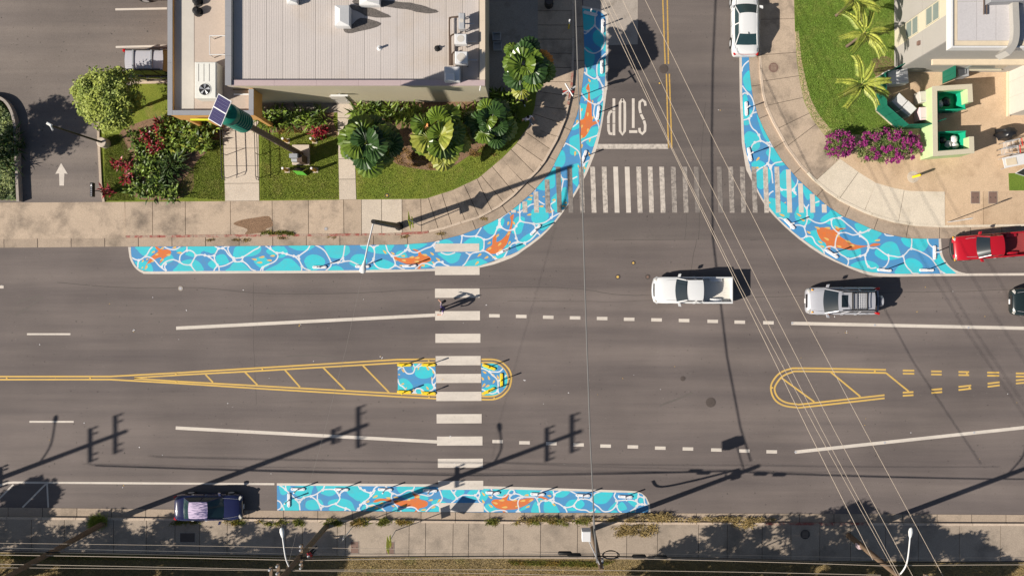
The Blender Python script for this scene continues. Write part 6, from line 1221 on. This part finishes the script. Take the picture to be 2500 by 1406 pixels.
# pickups
def pickup(label, px, py, ang, L, W, paint, bedm, H, cab, tail):
    t = mkcar('pickup', label, 'pickup', px, py, ang, PICK, L, W, paint, cab, lampz=.74, grille=True, posts=(.34,))
    xb0, xb1 = -L*.5+.02, -L*.112; zf, zt = .62, 1.04
    MB().box(xb0, xb1, -W/2+.06, W/2-.06, .36, zf).build('bed_floor', bedm, t, None, True)
    rb = MB()
    for k in range(13): yy = -W/2+.2+k*(W-.4)/12; rb.box(xb0+.08, xb1-.06, yy-.022, yy+.022, zf, zf+.022)
    rb.build('bed_ridges', bedm, t, None, True)
    for s in (-1,1):
        secs = []
        for x in (xb0, xb0+.05, (xb0+xb1)/2, xb1):
            secs.append([(x,s*(W/2-.12),zf-.02),(x,s*(W/2-.01),.3),(x,s*(W/2),.75),(x,s*(W/2-.01),zt-.03),(x,s*(W/2-.04),zt),(x,s*(W/2-.11),zt),(x,s*(W/2-.12),zt-.04)])
        MB().loft(secs).build('bed_side', paint, t, 50, True)
        xr = -.29*L; MB().loft([[(xr+.46*math.cos(a),s*(W/2-.13),zf+.26*max(0,math.sin(a))) for a in [PI*i/8 for i in range(9)]],[(xr+.46*math.cos(a),s*(W/2-.33),zf+.24*max(0,math.sin(a))) for a in [PI*i/8 for i in range(9)]]], True, False).build('wheel_well', paint, t, None, True)
        lamp(t, 'taillight', 'taillight', xb0+.04, s*(W/2-.06), .7, .05, .1, .25)
    MB().box(xb0, xb0+.07, -W/2+.125, W/2-.125, .45, zt-.01).build('tailgate', paint, t, None, True); MB().box(xb1, xb1+.05, -W/2+.125, W/2-.125, zf, zt-.005).build('bed_front', paint, t, None, True)
    MB().box(xb0-.12, xb0-.01, -W/2+.08, W/2-.08, .42, .56).build('rear_bumper', tail, t, None, True); MB().tube([(L*.45,-W*.47,.52),(L*.49,-W*.40,.52),(L*.508,-W*.2,.52),(L*.512,0,.52),(L*.508,W*.2,.52),(L*.49,W*.40,.52),(L*.45,W*.47,.52)], .10, 8).build('front_bumper', tail, t, 60, True)
    hood_lines(t, L, W, 1.07)
    return t
t = pickup('white pickup truck with empty bed driving left through the junction', 1687, 708, PI, 5.2, 1.8, 'car_white', 'bed_white', 1.7, (1.15,.52,-.45,-.62,.78,.64,1.06,1.68), 'galv')
t = pickup('red pickup truck parked at the right kerb behind the mural', 2402, 602, PI+math.radians(4.4), 4.95, 1.66, 'car_red', 'bed_red', 1.55, (1.0,.42,-.42,-.6,.72,.60,1.05,1.56), 'dark_metal')
for s in (-1,1): lamp(t, 'indicator', 'amber', 2.46, s*.74, .76, .06, .14, .1)
# ------------------------------------------------------------------ plants
def leaves(n, pos, size, flat=.6, aspect=.45, seed=0):
    """n leaf quads (2 triangles, folded) at pos (n,3)"""
    r = np.random.default_rng(seed); a = r.uniform(0,2*PI,n); tilt = r.normal(0,flat*.6,n)
    d = np.stack([np.cos(a)*np.cos(tilt), np.sin(a)*np.cos(tilt), np.sin(tilt)],1); s = np.stack([-np.sin(a), np.cos(a), r.normal(0,.3,n)],1)
    s /= np.linalg.norm(s,axis=1)[:,None]; L = (size*r.uniform(.7,1.35,n))[:,None]
    p0 = pos-d*L*.5; p2 = pos+d*L*.5; up = np.array([0,0,1.]); p1 = pos+s*L*aspect*.5+up*L*.06; p3 = pos-s*L*aspect*.5+up*L*.06
    v = np.stack([p0,p1,p2,p3],1).reshape(-1,3); f = np.arange(n*4).reshape(n,4)
    return v, f
def npmesh(name, v, f, m):
    me = bpy.data.meshes.new(name); nf = len(f); k = f.shape[1]
    me.vertices.add(len(v)); me.vertices.foreach_set('co', np.asarray(v,np.float32).ravel())
    me.loops.add(nf*k); me.loops.foreach_set('vertex_index', f.ravel().astype(np.int32))
    me.polygons.add(nf); me.polygons.foreach_set('loop_start', np.arange(0,nf*k,k,dtype=np.int32)); me.polygons.foreach_set('loop_total', np.full(nf,k,np.int32))
    me.update(calc_edges=True); me.validate(); me.materials.append(M[m]); return me
def crown_pts(c, R, n, clumps, seed, shell=.55, cl=.32):
    r = np.random.default_rng(seed); u = r.normal(size=(clumps,3)); u /= np.linalg.norm(u,axis=1)[:,None]; u[:,2] = np.abs(u[:,2])*1.0-.25
    k = r.uniform(shell,1.0,clumps)[:,None]; cc = u*k*np.array(R)
    idx = r.integers(0,clumps,n); s = r.normal(size=(n,3)); s /= np.linalg.norm(s,axis=1)[:,None]; s *= (r.uniform(0,1,n)**.5)[:,None]*cl*min(R)*r.uniform(.6,1.4,clumps)[idx][:,None]
    return cc[idx]+s+np.array(c)
def tree(label, px, py, h, R, m, n=7000, clumps=70, seed=1, leaf=.17, name='tree', group=None, cat='tree', trunk=.14):
    x, y, _ = G(px,py); t = thing(name, label, cat, (x,y,.15), 0, group)
    tr = MB().tube(crom([(x,y,.1),(x+.05,y+.03,h*.35),(x-.03,y+.02,h*.75)],4), [trunk-.006*k for k in range(9)], 10); 
    rr = random.Random(seed)
    for k in range(7):
        a = k*2*PI/7+rr.uniform(-.3,.3); z = h*rr.uniform(.35,.6); e = (x+R[0]*.7*math.cos(a), y+R[1]*.7*math.sin(a), h+R[2]*rr.uniform(-.3,.4))
        tr.tube(crom([(x,y,z),((x+e[0])/2,(y+e[1])/2,(z+e[2])/2+.2),e],3), [trunk*.5*(1-.12*j) for j in range(7)], 6)
    tr.build('trunk', 'bark', t, 60)
    p = crown_pts((x,y,h), R, n, clumps, seed); v, f = leaves(n, p, leaf, seed=seed)
    link('crown', npmesh('crown', v-np.array([x,y,.15]), f, m), t); return t
tree('round yellow green tree beside the parked black SUV', 327, 272, 3.4, (2.0,1.95,1.5), 'leaf_tree', 15000, 95, 3, .19)
# trees outside the frame that throw the shadows seen on the pavement and car park
for i, (px, py, h, R, s) in enumerate(((-150,415,5.6,(2.1,1.9,1.5),5),(-262,1340,6.5,(1.7,1.2,1.1),6),(-230,1408,6.0,(2.6,2.0,1.4),7),(-50,1442,6.0,(2.6,2.1,1.4),8),(130,1446,6.0,(2.5,2.0,1.4),9),(330,1452,6.0,(2.4,1.9,1.4),10),(450,1470,6.2,(2.2,1.8,1.3),14),(40,1470,5.2,(2.4,1.7,1.3),17),(240,1475,5.2,(2.4,1.7,1.3),18),(-140,1468,5.2,(2.4,1.7,1.3),19),(1450,1462,6.0,(2.5,2.0,1.4),11),(1600,1438,6.2,(2.7,2.0,1.5),12),(1760,1424,6.2,(2.6,2.1,1.5),13),(1900,1446,6.0,(2.5,2.1,1.5),15),(2030,1474,6.0,(2.3,1.9,1.4),16),(1340,1505,6.0,(2.4,1.8,1.3),20),(1520,1510,6.0,(2.6,1.8,1.3),21),(1700,1505,6.0,(2.6,1.8,1.3),22),(1880,1508,6.0,(2.6,1.8,1.3),23),(2080,1510,6.0,(2.4,1.8,1.3),24),(-60,1512,6.0,(2.4,1.8,1.3),25),(180,1508,6.0,(2.4,1.8,1.3),26),(400,1510,6.0,(2.4,1.8,1.3),27))):
    tree('%s tree standing outside the frame whose shade falls on the ground' % (ORD+['seventeenth','eighteenth','nineteenth','twentieth','twenty first','twenty second','twenty third','twenty fourth','twenty fifth','twenty sixth'])[i], px, py, h, R, 'leaf_dark', 5200, 50, s, .26, group='trees outside the frame')
# fan palms
def fan_leaf(R, span=230, n=11, seed=0):
    vs_ = [(0,0,0)]; fs = []; 
    rr = random.Random(seed); jit = [rr.uniform(.86,1.08) for _ in range(2*n+1)]; dr = [rr.uniform(-.02,.16) for _ in range(2*n+1)]
    for k in range(2*n+1):
        a = math.radians(-span/2+span*k/(2*n)); ridge = k%2
        r = R*((.92+jit[k]*.08) if ridge else .90)*(1-.14*abs(k/(n)-1)**2); vs_.append((r*math.cos(a), r*math.sin(a), (.05*R if ridge else -.05*R)-.26*R*(abs(k/n-1)**2)-.05*R-(dr[k]*R if ridge else 0)))
        vs_.append((.5*R*math.cos(a), .5*R*math.sin(a), (.045*R if ridge else -.035*R)+.03*R))
    for k in range(2*n): a, b = 1+2*k, 3+2*k; fs += [(0,a+1,b+1),(a+1,a,b,b+1)]
    mb = MB().add(vs_, fs); mb.tube([(-R*.9,0,-.28*R),(-R*.4,0,-.06*R),(0,0,0)], .025, 5); return mb
FAN = {m: [fan_leaf(1.0, sp_, 11, i_).mesh('fan_leaf_'+m, m) for i_, sp_ in enumerate((230,200,255))] for m in ('leaf_fan','leaf_fan_dark','leaf_yellow','leaf_orange')}
def fan_palm(label, px, py, h, R, n, seed, mats, dead=()):
    x, y, _ = G(px,py); t = thing('fan_palm', label, 'palm', (x,y,.15)); r = random.Random(seed)
    MB().tube([(x,y,.1),(x,y,h*.5),(x,y,h)], [.15,.11,.09], 10).build('trunk', 'bark', t, 60)
    MB().lathe((x,y,h-.15), [(.12,0),(.2,.1),(.16,.25),(.05,.4)], 8).build('crown_shaft', 'stem', t, 60)
    for k in range(n):
        ring = k/n; a = k*2.39996+r.uniform(-.2,.2); el = math.radians(80-105*ring**.9+r.uniform(-16,16)); pet = R*(.4+.6*ring)*r.uniform(.75,1.15)
        m = r.choice(mats) if not (dead and k >= n-len(dead)) else dead[k-(n-len(dead))]
        o = link('leaf', FAN[m][r.randrange(3)], t); s = R*r.uniform(.42,.68); o.scale = (s,s,s)
        p = Vector((math.cos(a)*math.cos(el), math.sin(a)*math.cos(el), math.sin(el)))*pet
        o.location = (p.x, p.y, h-.15+p.z*.75)
        o.rotation_euler = (r.uniform(-.4,.4), -(el-.55)*.75+r.uniform(-.25,.25), a+r.uniform(-.25,.25))
    return t
FA, FD, FY, FO = 'leaf_fan','leaf_fan_dark','leaf_yellow','leaf_orange'
fan_palm('tall fan palm in front of the dark yard by the side street', 1287, 213, 4.9, 1.4, 17, 1, [FA,FA,FD], (FY,FO))
fan_palm('dark fan palm between the narrow path and the corner lawn', 925, 372, 3.0, 1.75, 20, 2, [FD,FA,FA])
fan_palm('yellowing fan palm over bare soil in the corner bed', 1090, 352, 2.8, 1.75, 16, 5, [FA,FA,FY], (FY,FO,FY))
fan_palm('low dark fan palm in the shade beside the corner pavement', 1200, 316, 2.5, 1.5, 15, 8, [FD,FD,FA])
# feather palms on the east lawn
def frond(L=1.75, n=34):
    mb = MB(); pts = []
    for k in range(9): s = k/8; pts.append((L*s*(1-.12*s), 0, .42*math.sin(s*2.0)*1.0-.75*s*s*.9))
    mb.tube(pts, [.022*(1-.8*k/8)+.004 for k in range(9)], 5)
    for k in range(n):
        s = .16+.82*k/n; i = min(7,int(s*8)); a = Vector(pts[i]).lerp(Vector(pts[i+1]), s*8-i); ll = .26*math.sin(min(1,s*1.1+.3)*PI*.80)+.10
        for sd, up_ in ((-1,-.14),(1,-.14),(-.6,.55),(.6,.55)):
            d = Vector((.62, sd*.8, up_)); e = a+d*ll+Vector((0,0,-.12*ll)); mid = a+d*ll*.5+Vector((0,0,.06)); w = Vector((.026,0,.0))
            mb.add([a-w*.4, mid-w, e, mid+w], [(0,1,2,3)])
    return mb.mesh('frond','leaf_palm')
FR = frond()
def feather_palm(label, px, py, h, n, seed, sc=1.0):
    x, y, _ = G(px,py); t = thing('feather_palm', label, 'palm', (x,y,.15), 0, 'young palms on the east lawn'); r = random.Random(seed)
    MB().tube([(x,y,.1),(x,y,.5),(x,y,h*.72),(x,y,h)], [.12,.085,.075,.06], 10).build('trunk', 'bark', t, 60); MB().tube([(x,y,h*.72),(x+.02,y,h+.1)], [.085,.05], 10).build('crown_shaft', 'stem', t, 60)
    for k in range(n):
        o = link('frond', FR, t); s = sc*r.uniform(.85,1.12); o.scale = (s,s,s); o.location = (0,0,h-.12); o.rotation_euler = (0, math.radians(r.uniform(-28,6)), k*2*PI/n+r.uniform(-.35,.35)+seed)
feather_palm('middle young palm on the east lawn, nearest the grey wall', 2066, 115, 2.9, 8, 1, 1.15)
feather_palm('lowest young palm on the east lawn beside the green fence', 2060, 233, 2.9, 8, 2, 1.15)
feather_palm('topmost young palm on the east lawn cut by the frame', 2040, 40, 2.9, 7, 4, 1.1)
# strap-leaved clumps
def clump(label, px, py, n, L, w, m, seed, h0=.2, spread=1.0, name='strap_plant', cat='plant', group=None, m2=None, droop=.8):
    x, y, _ = G(px,py); t = thing(name, label, cat, (x,y,.15), 0, group); r = random.Random(seed)
    for mm, cnt in (((m, n),) if not m2 else ((m, n),(m2, max(3,n//5)))):
        mb = MB()
        for k in range(cnt):
            a = r.uniform(0,2*PI); el = r.uniform(.25,1.35); l = L*r.uniform(.6,1.1); d = Vector((math.cos(a)*math.cos(el), math.sin(a)*math.cos(el), math.sin(el))); s = Vector((-math.sin(a), math.cos(a), 0))*w*r.uniform(.7,1.2)
            o = Vector((x+r.uniform(-.28,.28)*spread, y+r.uniform(-.28,.28)*spread, .15+r.uniform(0,h0)))
            p1 = o+d*l*.5; p2 = o+d*l+Vector((math.cos(a)*l*.12,math.sin(a)*l*.12,-droop*l*.35*math.cos(el)))
            mb.add([o-s*.3,o+s*.3,p1+s,p1-s,p2], [(0,1,2,3),(3,2,4)])
        mb.build('foliage', mm, t)
    st_ = MB()
    for k in range(4): st_.tube([(x+r.uniform(-.15,.15),y+r.uniform(-.15,.15),.1),(x+r.uniform(-.2,.2),y+r.uniform(-.2,.2),.35+h0)], .02, 5)
    st_.build('stem', 'stem', t)
def many(label, pts, n, L, w, m, grp, where, **k):
    for i, (px, py) in enumerate(pts): clump(label % (ORD[i] if i < 16 else str(i)) , px, py, n, L, w, m, i*3+hash(grp)%97 if False else i*3+len(grp), group=grp, **k)
many('glossy strap leaved plant, %s from the left under the olive wall', nums('648 292 668 300 690 284 712 300 736 286 760 298 784 290'), 60, .85, .055, 'leaf_strap', 'strap plants under the wall left of the narrow path', '', h0=.35, spread=1.3)
many('dark strap leaved shrub, %s from the left in the corner bed by the wall', nums('882 280 908 272 936 285 965 276 995 290 1025 282 1120 286 1150 292 1180 284 1205 296 1168 318 1130 330 1225 270 1250 285 1240 250 1215 240'), 64, .9, .06, 'leaf_strap', 'strap shrubs in the corner bed', '', h0=.4, spread=1.5)
many('broad leaved ginger like plant, %s in the bed by the entrance path', nums('430 296 462 304 492 296 520 308 505 330 474 332 442 336 412 320 418 352 450 360 484 352 510 350'), 78, .7, .085, 'leaf_strap', 'leafy plants by the entrance path', '', h0=.5, spread=1.7, m2='leaf_yellow')
many('leafy green shrub, %s in the bed left of the entrance path', nums('345 340 372 352 395 340 348 380 378 392 402 378 352 415 380 428 335 458 366 470 398 462 424 474'), 90, .5, .075, 'leaf_strap', 'leafy shrubs left of the entrance path', '', h0=.45, spread=1.7)
many('spiky cycad like plant, %s by the left lawn', nums('412 430 398 450 440 396 425 415'), 70, 1.15, .04, 'leaf_dark', 'spiky plants by the left lawn', '', h0=.3, spread=.8)
many('crimson ti plant, %s from the entrance wing', nums('404 310 400 336 378 350 388 372 402 362 366 338 300 404 327 408 322 442 273 468 790 322 778 328'), 40, .46, .06, 'leaf_red', 'crimson ti plants', '', h0=.75, spread=.9)
# ground cover hedge at the left edge
t = thing('hedge', 'low green ground cover hedge behind the curved kerb at the left edge', 'hedge', G(10,400,.15)); r = np.random.default_rng(4); n = 9000
px = r.uniform(-160,46,n); py = r.uniform(246,490,n); k = ~((py < 300) & (px > 46-(300-py)*.85)); px, py = px[k], py[k]
gx, gy = (px-1250)/PXM, (703-py)/PXM; z = .45+.22*np.sin(gx*2.3)*np.cos(gy*2.1)+r.uniform(-.15,.2,len(px))
v, f = leaves(len(px), np.stack([gx,gy,z],1), .17, seed=9); link('foliage', npmesh('foliage', v-np.array(G(10,400,.15)), f, 'leaf_cover'), t)
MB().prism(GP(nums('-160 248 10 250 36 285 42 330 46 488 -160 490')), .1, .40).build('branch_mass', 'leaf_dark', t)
many('dark spiky plant leaning over the left kerb, %s from the top', nums('40 330 46 372 42 410 50 352 20 350 14 380'), 46, .85, .05, 'leaf_dark', 'spiky plants at the left edge', '', h0=.5, spread=1.2)
# bougainvillea
def bougain(label, px, py, rx, ry, h, n, seed):
    x, y, _ = G(px,py); t = thing('bougainvillea', label, 'hedge', (x,y,.14)); R = (rx/PXM, ry/PXM, h*.55)
    p = crown_pts((x,y,.35+h*.35), R, n, 60, seed, .5, .4); v, f = leaves(n, p, .12, seed=seed); link('foliage', npmesh('foliage', v-np.array([x,y,.14]), f, 'leaf_cover'), t)
    p = crown_pts((x,y,.42+h*.4), tuple(q*1.06 for q in R), int(n*.5), 75, seed+1, .8, .22); v, f = leaves(len(p), p, .10, .9, .8, seed=seed+2); link('blossom', npmesh('blossom', v-np.array([x,y,.14]), f, 'petal'), t)
    mb = MB(); rr = random.Random(seed)
    for k in range(9): a = rr.uniform(0,6.3); mb.tube([(x,y,.1),(x+R[0]*.5*math.cos(a),y+R[1]*.5*math.sin(a),h*.5),(x+R[0]*.9*math.cos(a),y+R[1]*.9*math.sin(a),h*.7)], .02, 5)
    mb.build('stem', 'bark', t)
bougain('small round magenta bougainvillea at the left of the pair', 2037, 357, 36, 34, 1.3, 2600, 21)
bougain('wide magenta bougainvillea bush against the pale green wall', 2152, 362, 82, 40, 1.4, 6500, 25)
# weeds and litter along the kerbs, grass
def tufts(name, label, pts, m, L, nper, spread, cat='weeds', z=.14):
    allv, allf, c0 = [], [], 0; r = np.random.default_rng(len(pts)*13+nper)
    q = np.array([G(*p) for p in pts]); n = len(pts)*nper; idx = np.repeat(np.arange(len(pts)), nper)
    b = q[idx].copy(); b[:,0] += r.normal(0,spread,n); b[:,1] += r.normal(0,spread*.45,n); b[:,2] = z
    a = r.uniform(0,2*PI,n); el = r.uniform(.3,1.4,n); l = L*r.uniform(.5,1.2,n)
    d = np.stack([np.cos(a)*np.cos(el), np.sin(a)*np.cos(el), np.sin(el)],1)*l[:,None]; s = np.stack([-np.sin(a), np.cos(a), 0*a],1)*.022
    v = np.stack([b-s, b+s, b+d],1).reshape(-1,3); f = np.arange(n*3).reshape(n,3)
    o = link(name, npmesh(name, v, f, m)); tag(o, label, cat, kind='stuff'); return o
rr = random.Random(3)
tufts('weeds', 'green weeds in the lower kerb joint', [(rr.uniform(*rng), rr.uniform(1268,1277)) for rng in ((430,480),(540,600),(625,700),(720,735),(795,830),(850,900),(930,950),(965,1000),(1260,1330),(1330,1400),(1400,1440),(1190,1210)) for _ in range(7)], 'weed', .26, 46, .16)
tufts('weeds', 'dry golden weeds along the right part of the lower kerb', [(rr.uniform(1270,1900), 1266+rr.uniform(-3,3)) for _ in range(90)]+[(rr.uniform(1500,1600), rr.uniform(1278,1305)) for _ in range(60)]+[(rr.uniform(1560,1640), rr.uniform(1252,1268)) for _ in range(30)]+[(rr.uniform(1790,1840), rr.uniform(1262,1285)) for _ in range(24)], 'weed_gold', .22, 26, .14)
tufts('leaf_litter', 'fallen yellow leaves in the upper gutter', [(x+rr.uniform(-9,9), y+rr.uniform(-3,3)) for x, y in ((514,586),(580,588),(605,588),(688,583),(810,578),(985,578),(1075,571),(1180,535)) for _ in range(7)], 'weed_gold', .10, 14, .09, 'leaf litter', .02)
tufts('bush', 'yellow green weedy bush on the kerb behind the blue car', [(243+rr.uniform(-14,14), 1271+rr.uniform(-10,12)) for _ in range(40)], 'leaf_tree', .4, 40, .12, 'bush', .16)
tufts('weeds', 'weeds growing in the crumbled hole of the upper pavement', [(rr.uniform(640,715), rr.uniform(566,572)) for _ in range(16)], 'weed', .2, 40, .09)
def grass(label, polys, n, m, L, z):
    r = np.random.default_rng(n); out = []
    for poly in polys:
        q = np.array(poly); lo, hi = q.min(0), q.max(0); p = r.uniform(lo, hi, (n,2)); p = p[inpoly(p, poly)]; out.append(p)
    p = np.concatenate(out); k = len(p); b = np.stack([(p[:,0]-1250)/PXM, (703-p[:,1])/PXM, np.full(k,z)],1)
    a = r.uniform(0,2*PI,k); el = r.uniform(.5,1.5,k); l = L*r.uniform(.5,1.3,k); d = np.stack([np.cos(a)*np.cos(el), np.sin(a)*np.cos(el), np.sin(el)],1)*l[:,None]; s = np.stack([-np.sin(a), np.cos(a), 0*a],1)*.014
    v = np.stack([b-s,b+s,b+d],1).reshape(-1,3); o = link('grass', npmesh('grass', v, np.arange(k*3).reshape(k,3), m)); tag(o, label, 'grass', kind='stuff')
grass('mown grass of the corner lawns', [nums('258 330 258 491 330 490 330 400 300 330'), nums('420 480 480 400 545 330 551 490'), nums('640 330 826 330 828 486 637 488'), nums('873 400 960 400 1090 425 1200 350 1258 300 1255 350 1220 388 1165 434 1104 463 1040 484 873 486')], 26000, 'grass_blade', .07, .15)
grass('mown grass of the east lawn', [[p for p in NEi if p[1] < 340 and 0 <= p[1]]+nums('2060 328 2185 318 2136 272 2132 190 2180 165 2180 0')], 60000, 'grass_blade_east', .07, .15)
grass('dry rough grass below the lower pavement', [nums('-20 1352 620 1356 1250 1364 2520 1374 2520 1410 -20 1410')], 60000, 'weed_gold', .10, .118)
grass('green patches in the rough grass below the pavement', [nums('0 1350 700 1356 640 1366 0 1362'), nums('1240 1366 1500 1368 1460 1382 1250 1376')], 6000, 'weed', .16, .118)
tufts('leaf_litter', 'brown mulch and fallen leaves in the corner beds', [(rr.uniform(960,1100), rr.uniform(365,412)) for _ in range(60)]+[(rr.uniform(1140,1210), rr.uniform(320,380)) for _ in range(30)]+[(rr.uniform(640,800), rr.uniform(305,325)) for _ in range(40)], 'litter', .12, 30, .14, 'leaf litter', .16)
# ------------------------------------------------------------------ people
def person(label, px, py, face, H, J, cols, extra=None):
    """J: joints in metres for a 1.7 m person, x forward, y left; one continuous skinned body"""
    x, y, _ = G(px,py); t = thing('person', label, 'person', (x,y,.01 if py > 600 and py < 1240 else .142), face); k = H/1.7
    names = list(J); vs_ = [tuple(c*k for c in J[n][0]) for n in names]; rad = [J[n][1]*k for n in names]
    ed = [(names.index(a), names.index(b)) for a, b in (('pelvis','waist'),('waist','chest'),('chest','neck'),('neck','chin'),('chin','crown'),('chest','shl'),('shl','ell'),('ell','wrl'),('wrl','pal'),('chest','shr'),('shr','elr'),('elr','wrr'),('wrr','par'),('pelvis','hil'),('hil','knl'),('knl','anl'),('anl','tol'),('pelvis','hir'),('hir','knr'),('knr','anr'),('anr','tor'))]
    me = bpy.data.meshes.new('skeleton'); me.from_pydata(vs_, ed, []); o = bpy.data.objects.new('skeleton', me); C.objects.link(o)
    md = o.modifiers.new('s','SKIN'); md.use_smooth_shade = True
    sk = me.skin_vertices[0].data
    for i in range(len(vs_)): sk[i].radius = (rad[i], rad[i]); sk[i].use_root = (names[i] == 'pelvis')
    o.modifiers.new('d','SUBSURF').levels = 1
    dg = bpy.context.evaluated_depsgraph_get(); ev = o.evaluated_get(dg); m2 = bpy.data.meshes.new_from_object(ev, depsgraph=dg)
    bpy.data.objects.remove(o)
    mb = MB(); mb.v = [tuple(v.co) for v in m2.vertices]; mb.f = [tuple(p.vertices) for p in m2.polygons]; nbody = len(mb.f)
    for w, pa in (('wrl','pal'),('wrr','par')):
        a, b = Vector(J[w][0])*k, Vector(J[pa][0])*k; d = (b-a).normalized(); s = d.cross(Vector((0,0,1)));
        if s.length < .1: s = Vector((0,1,0))
        s.normalize(); u = s.cross(d)
        for i, l in enumerate((.065,.075,.07,.055)): c = b+s*(i-1.5)*.02*k; mb.tube([c-d*.02*k, c+d*l*.6*k, c+d*l*k-u*.02*k], [.0095*k,.0085*k,.007*k], 6)
        c = a.lerp(b,.5)+s*.04*k; mb.tube([c-s*.02*k, c+(s*.03+d*.03)*k, c+(s*.035+d*.06)*k], [.011*k,.010*k,.008*k], 6)
    hd = Vector(J['crown'][0]).lerp(Vector(J['chin'][0]),.45)*k; fw = Vector((1,0,0))
    mb.tube([hd+fw*.085*k, hd+(fw*.115+Vector((0,0,-.02)))*k, hd+(fw*.09+Vector((0,0,-.03)))*k], [.012*k,.014*k,.01*k], 6)
    for s in (-1,1): mb.tube([hd+Vector((0,s*.08,-.03))*k, hd+Vector((-.005,s*.095,.0))*k, hd+Vector((0,s*.085,.03))*k], [.012*k,.016*k,.01*k], 6)
    me = bpy.data.meshes.new('body'); me.from_pydata(mb.v, [], mb.f); 
    slots = []; 
    for c in cols.values():
        if c not in slots: slots.append(c)
    for c in slots: me.materials.append(M[c])
    reg = {('pelvis','waist'):'leg',('waist','chest'):'top',('chest','neck'):'top',('neck','chin'):'skin',('chin','crown'):'skin',('chest','shl'):'top',('shl','ell'):'sleeve',('ell','wrl'):'skin',('wrl','pal'):'skin',('chest','shr'):'top',('shr','elr'):'sleeve',('elr','wrr'):'skin',('wrr','par'):'skin',('pelvis','hil'):'leg',('hil','knl'):'leg',('knl','anl'):'leg',('anl','tol'):'shoe',('pelvis','hir'):'leg',('hir','knr'):'leg',('knr','anr'):'leg',('anr','tor'):'shoe'}
    for i, p in enumerate(me.polygons):
        p.use_smooth = True
        if i >= nbody: p.material_index = slots.index(cols['skin']); continue
        best = None
        for (a, b), r in reg.items():
            A, B = Vector(J[a][0])*k, Vector(J[b][0])*k; d = B-A; tt = max(0,min(1,(Vector(p.center)-A).dot(d)/(d.length_squared or 1))); q = (Vector(p.center)-A-d*tt).length-(J[a][1]*(1-tt)+J[b][1]*tt)*k
            if best is None or q < best[0]: best = (q, r)
        p.material_index = slots.index(cols[best[1]])
    link('body', me, t)
    hr = MB(); n, kk = 12, 5
    for j in range(kk+1):
        ph = PI*.5-PI*.62*j/kk
        for i in range(n):
            a = 2*PI*i/n; z = math.sin(ph) if not (math.cos(a) > .5 and j > 2) else max(math.sin(ph), .25)
            hr.v.append(tuple(hd+Vector((.108*math.cos(ph)*math.cos(a)-.012, .098*math.cos(ph)*math.sin(a), .125*z+.012))*k))
    for j in range(kk):
        for i in range(n): hr.f.append((j*n+i, (j+1)*n+i, (j+1)*n+(i+1)%n, j*n+(i+1)%n))
    hr.build('hair', cols.get('hair','hair'), t, 60, True)
    if extra: extra(t, k)
    return t
def pose(stride=.25, arm=.25, lean=0.0, bag=False):
    return {'pelvis':((0,0,.93),.155),'waist':((.01,0,1.08),.145),'chest':((.03+lean,0,1.30),.155),'neck':((.04+lean,0,1.47),.055),'chin':((.06+lean,0,1.53),.065),'crown':((.06+lean,0,1.66),.085),
     'shl':((.02+lean,.20,1.38),.07),'ell':((arm*.4,.30,1.10),.048),'wrl':((arm,.32,.90),.034),'pal':((arm+.03,.31,.83),.03),'shr':((.02+lean,-.20,1.38),.07),'elr':((-arm*.5,-.30,1.11),.048),'wrr':((-arm*.4,-.34,.88),.034),'par':((-arm*.3,-.34,.81),.03),
     'hil':((stride*.15,.095,.86),.10),'knl':((stride*.75,.10,.50),.068),'anl':((stride,.10,.10),.046),'tol':((stride+.17,.11,.04),.035),'hir':((-stride*.1,-.095,.86),.10),'knr':((-stride*.3,-.10,.48),.068),'anr':((-stride,-.10,.12),.046),'tor':((-stride+.16,-.11,.05),.035)}
def tote(t, k):
    b = MB().obox((-.12,-.42,.55*k), .34, .16, .40, .2, .04).build('shoulder_bag', 'cloth_black', None, None); b.parent = t
    q = MB().tube([(-.02,-.36,.95*k),(-.05,-.28,1.36*k)], .015, 5).build('strap', 'cloth_black', None, None); q.parent = b
P1 = pose(.28,.45,.04); P1['ell'] = ((.22,.36,1.16),.048); P1['wrl'] = ((.42,.30,1.06),.034); P1['pal'] = ((.49,.27,1.05),.03); P1['elr'] = ((-.02,-.42,1.16),.048); P1['wrr'] = ((.08,-.60,1.02),.034); P1['par'] = ((.12,-.65,.97),.03)
person('person in a purple top with bare arms walking over the zebra crossing', 1087, 752, PI+.35, 1.68, P1, {'skin':'skin','top':'cloth_purple','sleeve':'cloth_pink','leg':'cloth_black','shoe':'cloth_black'}, tote)
person('person in dark clothes and pale cap standing by the lower left wooden pole', 770, 1338, .6, 1.7, pose(.1,.15), {'skin':'skin','top':'cloth_red','sleeve':'cloth_black','leg':'cloth_black','shoe':'cloth_black','hair':'cloth_white'})
person('person in a pale lilac shirt on the shaded corner pavement', 1289, 298, -1.0, 1.72, pose(.22,.25), {'skin':'skin','top':'cloth_lilac','sleeve':'cloth_lilac','leg':'cloth_blue','shoe':'cloth_white'})
person('person in dark blue half hidden under the tall fan palm', 1274, 252, -1.2, 1.7, pose(.18,.2), {'skin':'skin','top':'cloth_blue','sleeve':'cloth_blue','leg':'cloth_black','shoe':'cloth_white'})
